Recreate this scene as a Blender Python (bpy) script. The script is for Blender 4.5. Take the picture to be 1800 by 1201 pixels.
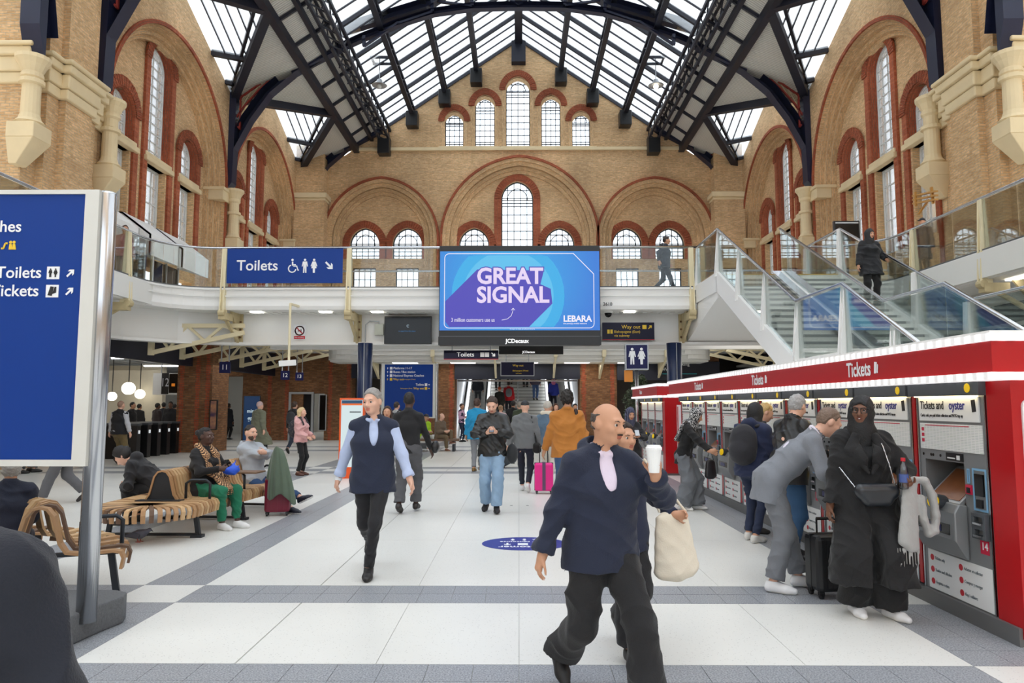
import bpy, bmesh, math, random
import numpy as np
from mathutils import Vector, Matrix, Euler
from mathutils.geometry import tessellate_polygon

for _o in list(bpy.data.objects): bpy.data.objects.remove(_o)
SC = bpy.context.scene
COL = SC.collection
PI = math.pi
random.seed(7)

# ------------------------------------------------------------------ camera
EYE = 1.62
FPX = 1260.0
PITCH = math.atan(111.5 / FPX)
YAW = math.atan(12 * math.cos(PITCH) / FPX)
_cd = bpy.data.cameras.new('camera')
_cd.sensor_width = 36.0
_cd.lens = 36.0 * FPX / 1800.0
_cd.clip_start = 0.05
_cd.clip_end = 400
CAM = bpy.data.objects.new('camera', _cd)
COL.objects.link(CAM)
CAM.location = (0, 0, EYE)
CAM.rotation_euler = (PI / 2 + PITCH, 0, YAW)
SC.camera = CAM

# ------------------------------------------------------------------ light and exposure
SC.view_settings.view_transform = 'Standard'
SC.view_settings.look = 'None'
SC.view_settings.gamma = 1.0
SC.view_settings.use_curve_mapping = False
SC.view_settings.exposure = 0.0
W = bpy.data.worlds.new('overcast_sky')
SC.world = W
W.use_nodes = True
_n = W.node_tree.nodes
_bg = _n['Background']
_bg.inputs[0].default_value = (0.93, 0.97, 1.0, 1)
_bg.inputs[1].default_value = 3.25
SC.cycles.use_denoising = True
SC.cycles.max_bounces = 8
SC.cycles.diffuse_bounces = 4
SC.cycles.glossy_bounces = 3
SC.cycles.transmission_bounces = 4
SC.cycles.transparent_max_bounces = 16
SC.cycles.caustics_reflective = False
SC.cycles.caustics_refractive = False
SC.cycles.sample_clamp_indirect = 6.0

def area_light(name, loc, sx, sy, power, color=(1, 0.97, 0.92), rot=(0, 0, 0)):
    l = bpy.data.lights.new(name, 'AREA')
    l.shape = 'RECTANGLE'; l.size = sx; l.size_y = sy; l.energy = power; l.color = color
    o = bpy.data.objects.new(name, l); COL.objects.link(o)
    o.location = loc; o.rotation_euler = rot
    return o

# ------------------------------------------------------------------ materials
def lin(c):
    r = []
    for x in c[:3]:
        x = x / 255.0
        r.append(x / 12.92 if x <= 0.04045 else ((x + 0.055) / 1.055) ** 2.4)
    return (r[0], r[1], r[2], 1.0)

MATS = {}
def pm(name, col, rough=0.5, metal=0.0, var=0.10, vs=3.0, bump=0.0, bs=60.0, emit=0.0, spec=0.5, coat=0.0, sheen=0.0):
    """procedural Principled material: base colour broken up by object-space noise, optional bump"""
    if name in MATS: return MATS[name]
    m = bpy.data.materials.new(name); m.use_nodes = True
    nt = m.node_tree; b = nt.nodes['Principled BSDF']
    c = lin(col)
    b.inputs['Base Color'].default_value = c
    b.inputs['Roughness'].default_value = rough
    b.inputs['Metallic'].default_value = metal
    b.inputs['Specular IOR Level'].default_value = spec
    b.inputs['Coat Weight'].default_value = coat
    b.inputs['Sheen Weight'].default_value = sheen
    tc = nt.nodes.new('ShaderNodeTexCoord')
    if var > 0:
        nz = nt.nodes.new('ShaderNodeTexNoise'); nz.inputs['Scale'].default_value = vs; nz.inputs['Detail'].default_value = 5
        nt.links.new(tc.outputs['Object'], nz.inputs['Vector'])
        mx = nt.nodes.new('ShaderNodeMix'); mx.data_type = 'RGBA'
        mx.inputs[6].default_value = tuple(min(1, x * (1 - var)) for x in c[:3]) + (1,)
        mx.inputs[7].default_value = tuple(min(1, x * (1 + var)) for x in c[:3]) + (1,)
        nt.links.new(nz.outputs['Fac'], mx.inputs[0])
        nt.links.new(mx.outputs[2], b.inputs['Base Color'])
    if bump > 0:
        nb = nt.nodes.new('ShaderNodeTexNoise'); nb.inputs['Scale'].default_value = bs; nb.inputs['Detail'].default_value = 3
        nt.links.new(tc.outputs['Object'], nb.inputs['Vector'])
        bp = nt.nodes.new('ShaderNodeBump'); bp.inputs['Strength'].default_value = bump; bp.inputs['Distance'].default_value = 0.01
        nt.links.new(nb.outputs['Fac'], bp.inputs['Height'])
        nt.links.new(bp.outputs['Normal'], b.inputs['Normal'])
    if emit > 0:
        b.inputs['Emission Color'].default_value = c
        b.inputs['Emission Strength'].default_value = emit
    MATS[name] = m
    return m

def uvbrick(name, c1, c2, mortar, bw=0.225, rh=0.075, ms=0.010, dirt=0.35, bump=0.5, rough=0.9):
    if name in MATS: return MATS[name]
    m = bpy.data.materials.new(name); m.use_nodes = True
    nt = m.node_tree; b = nt.nodes['Principled BSDF']; b.inputs['Roughness'].default_value = rough
    b.inputs['Specular IOR Level'].default_value = 0.2
    uv = nt.nodes.new('ShaderNodeUVMap'); uv.uv_map = 'UVMap'
    br = nt.nodes.new('ShaderNodeTexBrick')
    br.inputs['Color1'].default_value = lin(c1); br.inputs['Color2'].default_value = lin(c2)
    br.inputs['Mortar'].default_value = lin(mortar)
    br.inputs['Scale'].default_value = 1.0; br.inputs['Mortar Size'].default_value = ms
    br.inputs['Mortar Smooth'].default_value = 0.3; br.inputs['Bias'].default_value = 0.0
    br.inputs['Brick Width'].default_value = bw; br.inputs['Row Height'].default_value = rh
    nt.links.new(uv.outputs[0], br.inputs['Vector'])
    tc = nt.nodes.new('ShaderNodeTexCoord')
    nz = nt.nodes.new('ShaderNodeTexNoise'); nz.inputs['Scale'].default_value = 0.45; nz.inputs['Detail'].default_value = 6
    nt.links.new(tc.outputs['Object'], nz.inputs['Vector'])
    cr = nt.nodes.new('ShaderNodeMapRange'); cr.inputs[1].default_value = 0.3; cr.inputs[2].default_value = 0.7
    cr.inputs[3].default_value = 1 - dirt; cr.inputs[4].default_value = 1.12
    nt.links.new(nz.outputs['Fac'], cr.inputs[0])
    n2 = nt.nodes.new('ShaderNodeTexNoise'); n2.inputs['Scale'].default_value = 7.0; n2.inputs['Detail'].default_value = 2
    mp = nt.nodes.new('ShaderNodeMapping'); mp.inputs['Scale'].default_value = (1, 3, 1)
    nt.links.new(uv.outputs[0], mp.inputs[0]); nt.links.new(mp.outputs[0], n2.inputs['Vector'])
    c2r = nt.nodes.new('ShaderNodeMapRange'); c2r.inputs[1].default_value = 0.25; c2r.inputs[2].default_value = 0.75
    c2r.inputs[3].default_value = 0.78; c2r.inputs[4].default_value = 1.2
    nt.links.new(n2.outputs['Fac'], c2r.inputs[0])
    mu = nt.nodes.new('ShaderNodeMath'); mu.operation = 'MULTIPLY'
    nt.links.new(cr.outputs[0], mu.inputs[0]); nt.links.new(c2r.outputs[0], mu.inputs[1])
    mx = nt.nodes.new('ShaderNodeVectorMath'); mx.operation = 'SCALE'
    nt.links.new(br.outputs['Color'], mx.inputs[0]); nt.links.new(mu.outputs[0], mx.inputs['Scale'])
    nt.links.new(mx.outputs[0], b.inputs['Base Color'])
    bp = nt.nodes.new('ShaderNodeBump'); bp.inputs['Strength'].default_value = bump; bp.inputs['Distance'].default_value = 0.012
    bp.invert = True
    nt.links.new(br.outputs['Fac'], bp.inputs['Height']); nt.links.new(bp.outputs['Normal'], b.inputs['Normal'])
    MATS[name] = m
    return m

def glassmat(name, tint=(0.93, 0.97, 0.96), refl=0.10, milky=0.0, rough=0.02, milk=(0.9, 0.95, 1)):
    """sheet glass: mostly see-through, some mirror reflection, optionally a milky translucent share"""
    if name in MATS: return MATS[name]
    m = bpy.data.materials.new(name); m.use_nodes = True
    nt = m.node_tree; nt.nodes.remove(nt.nodes['Principled BSDF'])
    out = nt.nodes['Material Output']
    tr = nt.nodes.new('ShaderNodeBsdfTransparent'); tr.inputs[0].default_value = (*tint, 1)
    gl = nt.nodes.new('ShaderNodeBsdfGlossy'); gl.inputs['Roughness'].default_value = rough
    fr = nt.nodes.new('ShaderNodeFresnel'); fr.inputs[0].default_value = 1.45
    ma = nt.nodes.new('ShaderNodeMath'); ma.operation = 'MULTIPLY'; ma.inputs[1].default_value = refl / 0.04 * 0.5
    ma.use_clamp = True
    nt.links.new(fr.outputs[0], ma.inputs[0])
    mx = nt.nodes.new('ShaderNodeMixShader')
    nt.links.new(ma.outputs[0], mx.inputs[0])
    first = tr
    if milky > 0:
        tl = nt.nodes.new('ShaderNodeBsdfTranslucent'); tl.inputs[0].default_value = (*milk, 1)
        m2 = nt.nodes.new('ShaderNodeMixShader')
        tc = nt.nodes.new('ShaderNodeTexCoord')
        nz = nt.nodes.new('ShaderNodeTexNoise'); nz.inputs['Scale'].default_value = 0.6
        nt.links.new(tc.outputs['Object'], nz.inputs['Vector'])
        mr = nt.nodes.new('ShaderNodeMapRange'); mr.inputs[3].default_value = milky * 0.6; mr.inputs[4].default_value = min(1, milky * 1.4)
        nt.links.new(nz.outputs['Fac'], mr.inputs[0]); nt.links.new(mr.outputs[0], m2.inputs[0])
        nt.links.new(tr.outputs[0], m2.inputs[1]); nt.links.new(tl.outputs[0], m2.inputs[2])
        first = m2
    nt.links.new(first.outputs[0], mx.inputs[1]); nt.links.new(gl.outputs[0], mx.inputs[2])
    nt.links.new(mx.outputs[0], out.inputs[0])
    MATS[name] = m
    return m

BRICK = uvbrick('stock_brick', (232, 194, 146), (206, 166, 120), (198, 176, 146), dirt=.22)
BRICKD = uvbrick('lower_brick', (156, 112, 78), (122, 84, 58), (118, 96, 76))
RED = uvbrick('red_brick', (196, 112, 80), (172, 90, 64), (150, 112, 90), bw=0.075, rh=0.225, ms=0.008)
REDF = uvbrick('red_quoin_brick', (186, 100, 70), (160, 80, 56), (130, 96, 76))
STONE = pm('cream_stone', (226, 206, 166), 0.75, var=0.14, vs=1.5, bump=0.25, bs=25)
IRON = pm('navy_ironwork', (29, 32, 46), 0.5, var=0.2, vs=2, bump=0.1)
IRONB = pm('blue_black_ironwork', (24, 30, 56), 0.45, var=0.2, vs=2)
REDLINE = pm('red_painted_edging', (150, 52, 44), 0.6)
FILI = pm('cream_filigree', (205, 190, 160), 0.6)
CREAM = pm('cream_painted_steel', (232, 220, 184), 0.45, var=0.08)
WHITE = pm('white_painted_panel', (240, 240, 238), 0.45, var=0.03, vs=0.7)
WHITE2 = pm('off_white_panel', (232, 232, 228), 0.55, var=0.05, vs=0.8)
WFRAME = pm('white_window_frame', (226, 230, 230), 0.5)
LEAD = pm('dark_glazing_bar', (52, 54, 60), 0.5)
STEEL = pm('brushed_steel', (196, 198, 202), 0.22, 1.0, var=0.06, vs=8)
DSTEEL = pm('grey_machine_steel', (150, 152, 154), 0.38, 0.7, var=0.08, vs=4)
SILVER = pm('silver_paint', (172, 176, 180), 0.35, 0.3, var=0.06)
NAVY = pm('navy_fascia', (18, 24, 44), 0.5, var=0.15, vs=1)
SIGNBLUE = pm('sign_blue', (4, 56, 138), 0.4, var=0.05, vs=1, spec=0.25)
SIGNNAVY = pm('sign_navy', (16, 20, 76), 0.4, var=0.05, spec=0.25)
SIGNDARK = pm('sign_midnight', (17, 17, 46), 0.4, var=0.06, spec=0.25)
BLACK = pm('black_plastic', (20, 21, 24), 0.4, var=0.1)
BLACKG = pm('black_gloss', (10, 11, 13), 0.18, var=0.0, spec=0.3)
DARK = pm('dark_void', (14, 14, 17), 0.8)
CHAR = pm('charcoal_plastic', (64, 70, 76), 0.45, var=0.06)
TXTW = pm('white_lettering', (240, 242, 245), 0.5, var=0.0)
TXTY = pm('yellow_lettering', (232, 196, 52), 0.5, var=0.0)
TXTK = pm('black_lettering', (24, 25, 30), 0.5, var=0.0)
TXTR = pm('red_lettering', (196, 32, 48), 0.5, var=0.0)
KRED = pm('kiosk_red', (180, 17, 25), 0.32, var=0.05, vs=1.2)
KREDP = pm('label_crimson', (206, 36, 72), 0.4)
GRAN = pm('grey_granite', (114, 117, 122), 0.38, var=0.35, vs=70, bump=0.0)
GRAND = pm('dark_granite', (92, 94, 97), 0.6, var=0.5, vs=80, bump=0.1, bs=90)
GLASS = glassmat('clear_glass', (0.93, 0.965, 0.96), 0.055)
GLASSG = glassmat('green_edged_glass', (0.92, 0.965, 0.955), 0.05)
GLASSW = glassmat('window_glass', (0.92, 0.95, 0.98), 0.06, milky=0.25)
GLASSR = glassmat('roof_glass', (0.97, 0.985, 1.0), 0.05, milky=0.2)

# ------------------------------------------------------------------ mesh builder
def frame_axes(t, up=(0, 0, 1)):
    t = Vector(t).normalized(); u = Vector(up)
    if abs(t.dot(u)) > 0.98: u = Vector((0, 1, 0)) if abs(t.y) < 0.9 else Vector((1, 0, 0))
    s = t.cross(u).normalized(); w = s.cross(t).normalized()
    return t, s, w

class MB:
    def __init__(s):
        s.v = []; s.f = []; s.m = []; s.uv = []
    def poly(s, pts, mat=0, uv=None):
        i = len(s.v); s.v += [tuple(p) for p in pts]
        s.f.append(tuple(range(i, i + len(pts)))); s.m.append(mat); s.uv.append(uv)
    def faces(s, verts, faces, mat=0):
        i = len(s.v); s.v += [tuple(p) for p in verts]
        for f in faces:
            s.f.append(tuple(i + k for k in f)); s.m.append(mat); s.uv.append(None)
    def hexa(s, p, mat=0):   # p: 4 bottom (ccw from above) then 4 top
        s.faces(p, [(3, 2, 1, 0), (4, 5, 6, 7), (0, 1, 5, 4), (1, 2, 6, 5), (2, 3, 7, 6), (3, 0, 4, 7)], mat)
    def box(s, x0, y0, z0, x1, y1, z1, mat=0):
        x0, x1 = min(x0, x1), max(x0, x1); y0, y1 = min(y0, y1), max(y0, y1); z0, z1 = min(z0, z1), max(z0, z1)
        s.hexa([(x0, y0, z0), (x1, y0, z0), (x1, y1, z0), (x0, y1, z0), (x0, y0, z1), (x1, y0, z1), (x1, y1, z1), (x0, y1, z1)], mat)
    def beam(s, a, b, w, h, mat=0, up=(0, 0, 1)):
        a = Vector(a); b = Vector(b); t, sd, u = frame_axes(b - a, up)
        sd = sd * (w / 2); u = u * (h / 2)
        s.hexa([a - sd - u, b - sd - u, b + sd - u, a + sd - u, a - sd + u, b - sd + u, b + sd + u, a + sd + u][0:8] if False else
               [a - u - sd, a - u + sd, b - u + sd, b - u - sd, a + u - sd, a + u + sd, b + u + sd, b + u - sd], mat)
    def tube(s, pts, r, n=8, mat=0, cap=True):
        pts = [Vector(p) for p in pts]; k = len(pts)
        rr = r if isinstance(r, (list, tuple)) else [r] * k
        base = len(s.v); prev = None
        for i in range(k):
            t = (pts[min(i + 1, k - 1)] - pts[max(i - 1, 0)])
            if t.length < 1e-9: t = Vector((0, 0, 1))
            t.normalize()
            if prev is None: _, sd, w = frame_axes(t)
            else:
                sd = prev - t * prev.dot(t)
                if sd.length < 1e-6: _, sd, w = frame_axes(t)
                sd.normalize(); w = t.cross(sd)
                w = -w if False else w
            prev = sd.copy(); w = t.cross(sd)
            for j in range(n):
                a = 2 * PI * j / n
                s.v.append(tuple(pts[i] + (sd * math.cos(a) + w * math.sin(a)) * rr[i]))
        for i in range(k - 1):
            for j in range(n):
                a = base + i * n + j; b = base + i * n + (j + 1) % n
                s.f.append((a, b, b + n, a + n)); s.m.append(mat); s.uv.append(None)
        if cap:
            s.f.append(tuple(base + j for j in reversed(range(n)))); s.m.append(mat); s.uv.append(None)
            s.f.append(tuple(base + (k - 1) * n + j for j in range(n))); s.m.append(mat); s.uv.append(None)
    def lathe(s, prof, n=16, c=(0, 0, 0), mat=0):
        base = len(s.v); k = len(prof)
        for r, z in prof:
            for j in range(n):
                a = 2 * PI * j / n
                s.v.append((c[0] + r * math.cos(a), c[1] + r * math.sin(a), c[2] + z))
        for i in range(k - 1):
            for j in range(n):
                a = base + i * n + j; b = base + i * n + (j + 1) % n
                s.f.append((a, b, b + n, a + n)); s.m.append(mat); s.uv.append(None)
        s.f.append(tuple(base + j for j in reversed(range(n)))); s.m.append(mat); s.uv.append(None)
        s.f.append(tuple(base + (k - 1) * n + j for j in range(n))); s.m.append(mat); s.uv.append(None)
    def plate(s, outer, holes, w0, w1, fr, mat=0, edge=None):
        """flat slab with holes; outline in (u,v), extruded along w; fr maps (u,v,w) -> xyz"""
        loops = [outer] + list(holes)
        tess = tessellate_polygon([[Vector((u, v, 0)) for u, v in lp] for lp in loops])
        flat = [p for lp in loops for p in lp]
        n = len(flat); base = len(s.v)
        s.v += [tuple(fr(u, v, w0)) for u, v in flat] + [tuple(fr(u, v, w1)) for u, v in flat]
        for t in tess:
            a, b, c = t
            s.f.append((base + a, base + b, base + c)); s.m.append(mat); s.uv.append(None)
            s.f.append((base + n + c, base + n + b, base + n + a)); s.m.append(mat); s.uv.append(None)
        k = 0
        em = mat if edge is None else edge
        for lp in loops:
            for i in range(len(lp)):
                a = base + k + i; b = base + k + (i + 1) % len(lp)
                s.f.append((a, b, b + n, a + n)); s.m.append(em); s.uv.append(None)
            k += len(lp)
    def arcband(s, pts_in, pts_out, w0, w1, fr, mat=0, closed=False, uvr=None):
        """ring segment between two matching 2D polylines, extruded; brick UVs run along the arc"""
        L = 0; prev = None; us = []
        for a, b in zip(pts_in, pts_out):
            mpt = ((a[0] + b[0]) / 2, (a[1] + b[1]) / 2)
            if prev: L += math.dist(prev, mpt)
            us.append(L); prev = mpt
        for i in range(len(pts_in) - 1):
            a, b, c, d = pts_in[i], pts_out[i], pts_out[i + 1], pts_in[i + 1]
            th = math.dist(a, b); u0, u1 = us[i], us[i + 1]
            s.poly([fr(*a, w1), fr(*b, w1), fr(*c, w1), fr(*d, w1)], mat, [(u0, 0), (u0, th), (u1, th), (u1, 0)])
            dw = abs(w1 - w0)
            s.poly([fr(*a, w0), fr(*a, w1), fr(*d, w1), fr(*d, w0)], mat, [(u0, 0), (u0, dw), (u1, dw), (u1, 0)])
            s.poly([fr(*b, w0), fr(*c, w0), fr(*c, w1), fr(*b, w1)], mat, [(u0, 0), (u1, 0), (u1, dw), (u0, dw)])
        for i in (0, len(pts_in) - 1):
            a, b = pts_in[i], pts_out[i]
            s.poly([fr(*a, w0), fr(*b, w0), fr(*b, w1), fr(*a, w1)], mat)
    def mesh(s, name, mats, smooth=False, fix=True):
        me = bpy.data.meshes.new(name)
        me.from_pydata(s.v, [], s.f)
        for m in (mats if isinstance(mats, (list, tuple)) else [mats]): me.materials.append(m)
        uvl = me.uv_layers.new(name='UVMap')
        me.polygons.foreach_set('material_index', s.m)
        if fix:
            bm = bmesh.new(); bm.from_mesh(me)
            if not any(u for u in s.uv):
                bmesh.ops.recalc_face_normals(bm, faces=bm.faces)
            bm.to_mesh(me); bm.free(); uvl = me.uv_layers[0]
        V = me.vertices
        uvd = np.zeros(len(me.loops) * 2, dtype=np.float32)
        for p in me.polygons:
            cu = s.uv[p.index] if p.index < len(s.uv) else None
            nx, ny, nz = (abs(x) for x in p.normal)
            for k, li in enumerate(p.loop_indices):
                if cu: uvd[2 * li], uvd[2 * li + 1] = cu[k]
                else:
                    co = V[me.loops[li].vertex_index].co
                    if nz > nx and nz > ny: uvd[2 * li], uvd[2 * li + 1] = co.x, co.y
                    elif nx > ny: uvd[2 * li], uvd[2 * li + 1] = co.y, co.z
                    else: uvd[2 * li], uvd[2 * li + 1] = co.x, co.z
        uvl.data.foreach_set('uv', uvd)
        if smooth: me.polygons.foreach_set('use_smooth', [True] * len(me.polygons))
        me.update()
        return me
    def build(s, name, mats, parent=None, smooth=False, kind=None, bevel=0, loc=None, rot=None, fix=True, label=None):
        return link(name, s.mesh(name, mats, smooth, fix), parent, loc, rot, kind, bevel, label)

def link(name, me, parent=None, loc=None, rot=None, kind=None, bevel=0, label=None):
    o = bpy.data.objects.new(name, me); COL.objects.link(o)
    if parent is not None: o.parent = parent
    if loc is not None: o.location = loc
    if rot is not None: o.rotation_euler = rot
    if kind: o['kind'] = kind
    if label: o['label'] = label
    if bevel:
        b = o.modifiers.new('bevel', 'BEVEL'); b.width = bevel; b.segments = 2; b.limit_method = 'ANGLE'
    return o

def thing(name, label, cat, loc=(0, 0, 0), rotz=0.0, group=None):
    o = bpy.data.objects.new(name, None); COL.objects.link(o)
    o.empty_display_size = 0.1
    o.location = loc; o.rotation_euler = (0, 0, rotz)
    return tag(o, label, cat, group)

def tag(o, label, cat, group=None):
    o['label'] = label; o['category'] = cat
    if group: o['group'] = group
    return o

def struct(o, label=None):
    o['kind'] = 'structure'
    if label: o['label'] = label
    return o

def sgroup(name, label=None):
    o = bpy.data.objects.new(name, None); COL.objects.link(o); o['kind'] = 'structure'
    if label: o['label'] = label
    return o

KIDS = {}
def copy_tree(o, loc=None, rotz=None, label=None):
    c = o.copy(); COL.objects.link(c)
    if loc is not None: c.location = loc
    if rotz is not None: c.rotation_euler = (0, 0, rotz)
    if label: c['label'] = label
    for ch in o.children:
        d = ch.copy(); COL.objects.link(d); d.parent = c
        for g in ch.children:
            e = g.copy(); COL.objects.link(e); e.parent = d
    return c

# ------------------------------------------------------------------ lettering
TXC = {}
def text_mesh(s, size, mat, bold=0.0, sx=1.0, depth=0.002, align='LEFT', shear=0.0):
    key = (s, size, mat.name, bold, sx, depth, align, shear)
    if key in TXC: return TXC[key]
    cu = bpy.data.curves.new('lettering', 'FONT')
    cu.body = s; cu.size = size; cu.offset = bold * size; cu.extrude = depth / 2; cu.align_x = align; cu.align_y = 'CENTER'
    cu.shear = shear; cu.resolution_u = 3
    o = bpy.data.objects.new('tmp', cu)
    me = bpy.data.meshes.new_from_object(o)
    bpy.data.objects.remove(o)
    me.name = 'lettering'
    if sx != 1.0:
        for v in me.vertices: v.co.x *= sx
    me.materials.clear(); me.materials.append(mat)
    TXC[key] = me
    return me

def text(s, size, mat, parent, loc, rot=(PI / 2, 0, 0), bold=0.0, sx=1.0, align='LEFT', shear=0.0, depth=0.002, name='lettering'):
    """text standing in the XZ plane facing -Y by default"""
    return link(name, text_mesh(s, size, mat, bold, sx, depth, align, shear), parent, loc, rot)

def flat2(polys, mat, parent, loc, rot=(PI / 2, 0, 0), name='pictogram', depth=0.002):
    """thin flat emblem from 2D outlines"""
    b = MB()
    for pl in polys: b.plate(pl, [], -depth / 2, depth / 2, lambda u, v, w: (u, v, w))
    return b.build(name, mat, parent, loc=loc, rot=rot)

def circ(cx, cy, r, n=16, a0=0, a1=2 * PI):
    return [(cx + r * math.cos(a0 + (a1 - a0) * i / n), cy + r * math.sin(a0 + (a1 - a0) * i / n)) for i in range(n + (0 if abs(a1 - a0 - 2 * PI) < 1e-6 else 1))]

def rect(x0, y0, x1, y1): return [(x0, y0), (x1, y0), (x1, y1), (x0, y1)]
def rrect(x0, y0, x1, y1, r, n=4):
    o = []
    for cx, cy, a in ((x1 - r, y0 + r, -PI / 2), (x1 - r, y1 - r, 0), (x0 + r, y1 - r, PI / 2), (x0 + r, y0 + r, PI)):
        o += [(cx + r * math.cos(a + PI / 2 * i / n), cy + r * math.sin(a + PI / 2 * i / n)) for i in range(n + 1)]
    return o

def man_icon(x, y, s):
    return [circ(x, y + 0.42 * s, 0.085 * s, 12), [(x - 0.15 * s, y + 0.31 * s), (x + 0.15 * s, y + 0.31 * s), (x + 0.22 * s, y - 0.04 * s), (x + 0.16 * s, y - 0.06 * s), (x + 0.11 * s, y + 0.12 * s),
            (x + 0.12 * s, y - 0.5 * s), (x + 0.03 * s, y - 0.5 * s), (x, y - 0.08 * s), (x - 0.03 * s, y - 0.5 * s), (x - 0.12 * s, y - 0.5 * s), (x - 0.11 * s, y + 0.12 * s), (x - 0.16 * s, y - 0.06 * s), (x - 0.22 * s, y - 0.04 * s)]]
def woman_icon(x, y, s):
    return [circ(x, y + 0.42 * s, 0.085 * s, 12), [(x - 0.11 * s, y + 0.31 * s), (x + 0.11 * s, y + 0.31 * s), (x + 0.24 * s, y - 0.02 * s), (x + 0.18 * s, y - 0.05 * s), (x + 0.09 * s, y + 0.16 * s),
            (x + 0.19 * s, y - 0.18 * s), (x + 0.08 * s, y - 0.18 * s), (x + 0.07 * s, y - 0.5 * s), (x - 0.07 * s, y - 0.5 * s), (x - 0.08 * s, y - 0.18 * s), (x - 0.19 * s, y - 0.18 * s), (x - 0.09 * s, y + 0.16 * s), (x - 0.18 * s, y - 0.05 * s), (x - 0.24 * s, y - 0.02 * s)]]
def arrow_icon(x, y, s, ang):
    p = [(-0.09, -0.5), (0.09, -0.5), (0.09, 0.12), (0.3, -0.09), (0.3, 0.14), (0, 0.45), (-0.3, 0.14), (-0.3, -0.09), (-0.09, 0.12)]
    c, q = math.cos(ang), math.sin(ang)
    return [[(x + s * (u * c - v * q), y + s * (u * q + v * c)) for u, v in p]]
def wheel_icon(x, y, s):
    ring = circ(x - 0.05 * s, y - 0.2 * s, 0.3 * s, 14, PI * 0.62, PI * 1.95); rin = circ(x - 0.05 * s, y - 0.2 * s, 0.22 * s, 14, PI * 0.62, PI * 1.95)
    return [circ(x - 0.04 * s, y + 0.42 * s, 0.085 * s, 12), ring + rin[::-1],
            [(x - 0.08 * s, y + 0.3 * s), (x + 0.02 * s, y + 0.3 * s), (x + 0.02 * s, y + 0.12 * s), (x + 0.2 * s, y + 0.12 * s), (x + 0.2 * s, y + 0.04 * s), (x + 0.02 * s, y + 0.04 * s), (x + 0.03 * s, y - 0.06 * s),
             (x + 0.24 * s, y - 0.06 * s), (x + 0.34 * s, y - 0.36 * s), (x + 0.44 * s, y - 0.33 * s), (x + 0.42 * s, y - 0.26 * s), (x + 0.38 * s, y - 0.27 * s), (x + 0.29 * s, y + 0.02 * s), (x + 0.05 * s, y + 0.02 * s), (x - 0.08 * s, y + 0.02 * s)]]
# ------------------------------------------------------------------ survey helper: where a sight line meets an upright plane or the floor
def ray(px, py):
    v = Vector(((px - 900) / FPX, -(py - 600.5) / FPX, -1.0))
    return CAM.rotation_euler.to_matrix() @ v
def at(px, py, Y):
    d = ray(px, py); t = Y / d.y
    return Vector((d.x * t, Y, EYE + d.z * t))
def fl(px, py, z=0.0):
    d = ray(px, py); t = (z - EYE) / d.z
    return Vector((d.x * t, d.y * t, z))

YG = 41.5            # gable wall
XW = 13.0            # side wall face
XB = 13.75           # back of the arched recesses
PIER = (18.1, 21.4)  # big near pier
BAYS = (26.35, 36.3)
RA = 4.55            # lunette radius
SPR = 11.1
DECK = 4.88
ZAP, SLOPE = 23.58, 0.69
def zroof(x): return ZAP - SLOPE * abs(x)

# ------------------------------------------------------------------ floor
def terr_mat():
    m = bpy.data.materials.new('white_terrazzo'); m.use_nodes = True
    nt = m.node_tree; b = nt.nodes['Principled BSDF']; b.inputs['Roughness'].default_value = 0.3
    g = nt.nodes.new('ShaderNodeNewGeometry')
    v = nt.nodes.new('ShaderNodeTexVoronoi'); v.inputs['Scale'].default_value = 42
    nt.links.new(g.outputs['Position'], v.inputs['Vector'])
    r = nt.nodes.new('ShaderNodeValToRGB'); e = r.color_ramp.elements
    e[0].position = 0.0; e[0].color = lin((168, 166, 160)); e[1].position = 0.22; e[1].color = lin((229, 228, 223))
    nt.links.new(v.outputs['Distance'], r.inputs[0])
    n = nt.nodes.new('ShaderNodeTexNoise'); n.inputs['Scale'].default_value = 0.7; n.inputs['Detail'].default_value = 8
    nt.links.new(g.outputs['Position'], n.inputs['Vector'])
    mr = nt.nodes.new('ShaderNodeMapRange'); mr.inputs[3].default_value = 0.86; mr.inputs[4].default_value = 1.05
    nt.links.new(n.outputs['Fac'], mr.inputs[0])
    s = nt.nodes.new('ShaderNodeVectorMath'); s.operation = 'SCALE'
    nt.links.new(r.outputs[0], s.inputs[0]); nt.links.new(mr.outputs[0], s.inputs['Scale'])
    nt.links.new(s.outputs[0], b.inputs['Base Color'])
    r2 = nt.nodes.new('ShaderNodeMapRange'); r2.inputs[3].default_value = 0.22; r2.inputs[4].default_value = 0.42
    nt.links.new(n.outputs['Fac'], r2.inputs[0]); nt.links.new(r2.outputs[0], b.inputs['Roughness'])
    return m
TERR = terr_mat()
def gran_mat():
    m = bpy.data.materials.new('speckled_granite'); m.use_nodes = True
    nt = m.node_tree; b = nt.nodes['Principled BSDF']; b.inputs['Roughness'].default_value = 0.35
    g = nt.nodes.new('ShaderNodeNewGeometry')
    n = nt.nodes.new('ShaderNodeTexNoise'); n.inputs['Scale'].default_value = 95; n.inputs['Detail'].default_value = 2
    nt.links.new(g.outputs['Position'], n.inputs['Vector'])
    r = nt.nodes.new('ShaderNodeValToRGB'); e = r.color_ramp.elements
    e[0].position = 0.3; e[0].color = lin((98, 101, 108)); e[1].position = 0.7; e[1].color = lin((182, 185, 190))
    nt.links.new(n.outputs['Fac'], r.inputs[0]); nt.links.new(r.outputs[0], b.inputs['Base Color'])
    return m
GTILE = gran_mat()
GROUT = pm('pale_grout', (176, 176, 172), 0.8, var=0.05)
fb = MB(); fb.box(-30, -16, -0.30, 30, 52, -0.006)
FLOOR = struct(fb.build('floor', GROUT), 'white terrazzo concourse floor with grey granite bands')
BANDX = [(-5.39, -4.85), (-3.38, -2.83), (2.83, 3.38), (4.85, 5.39)]
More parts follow.
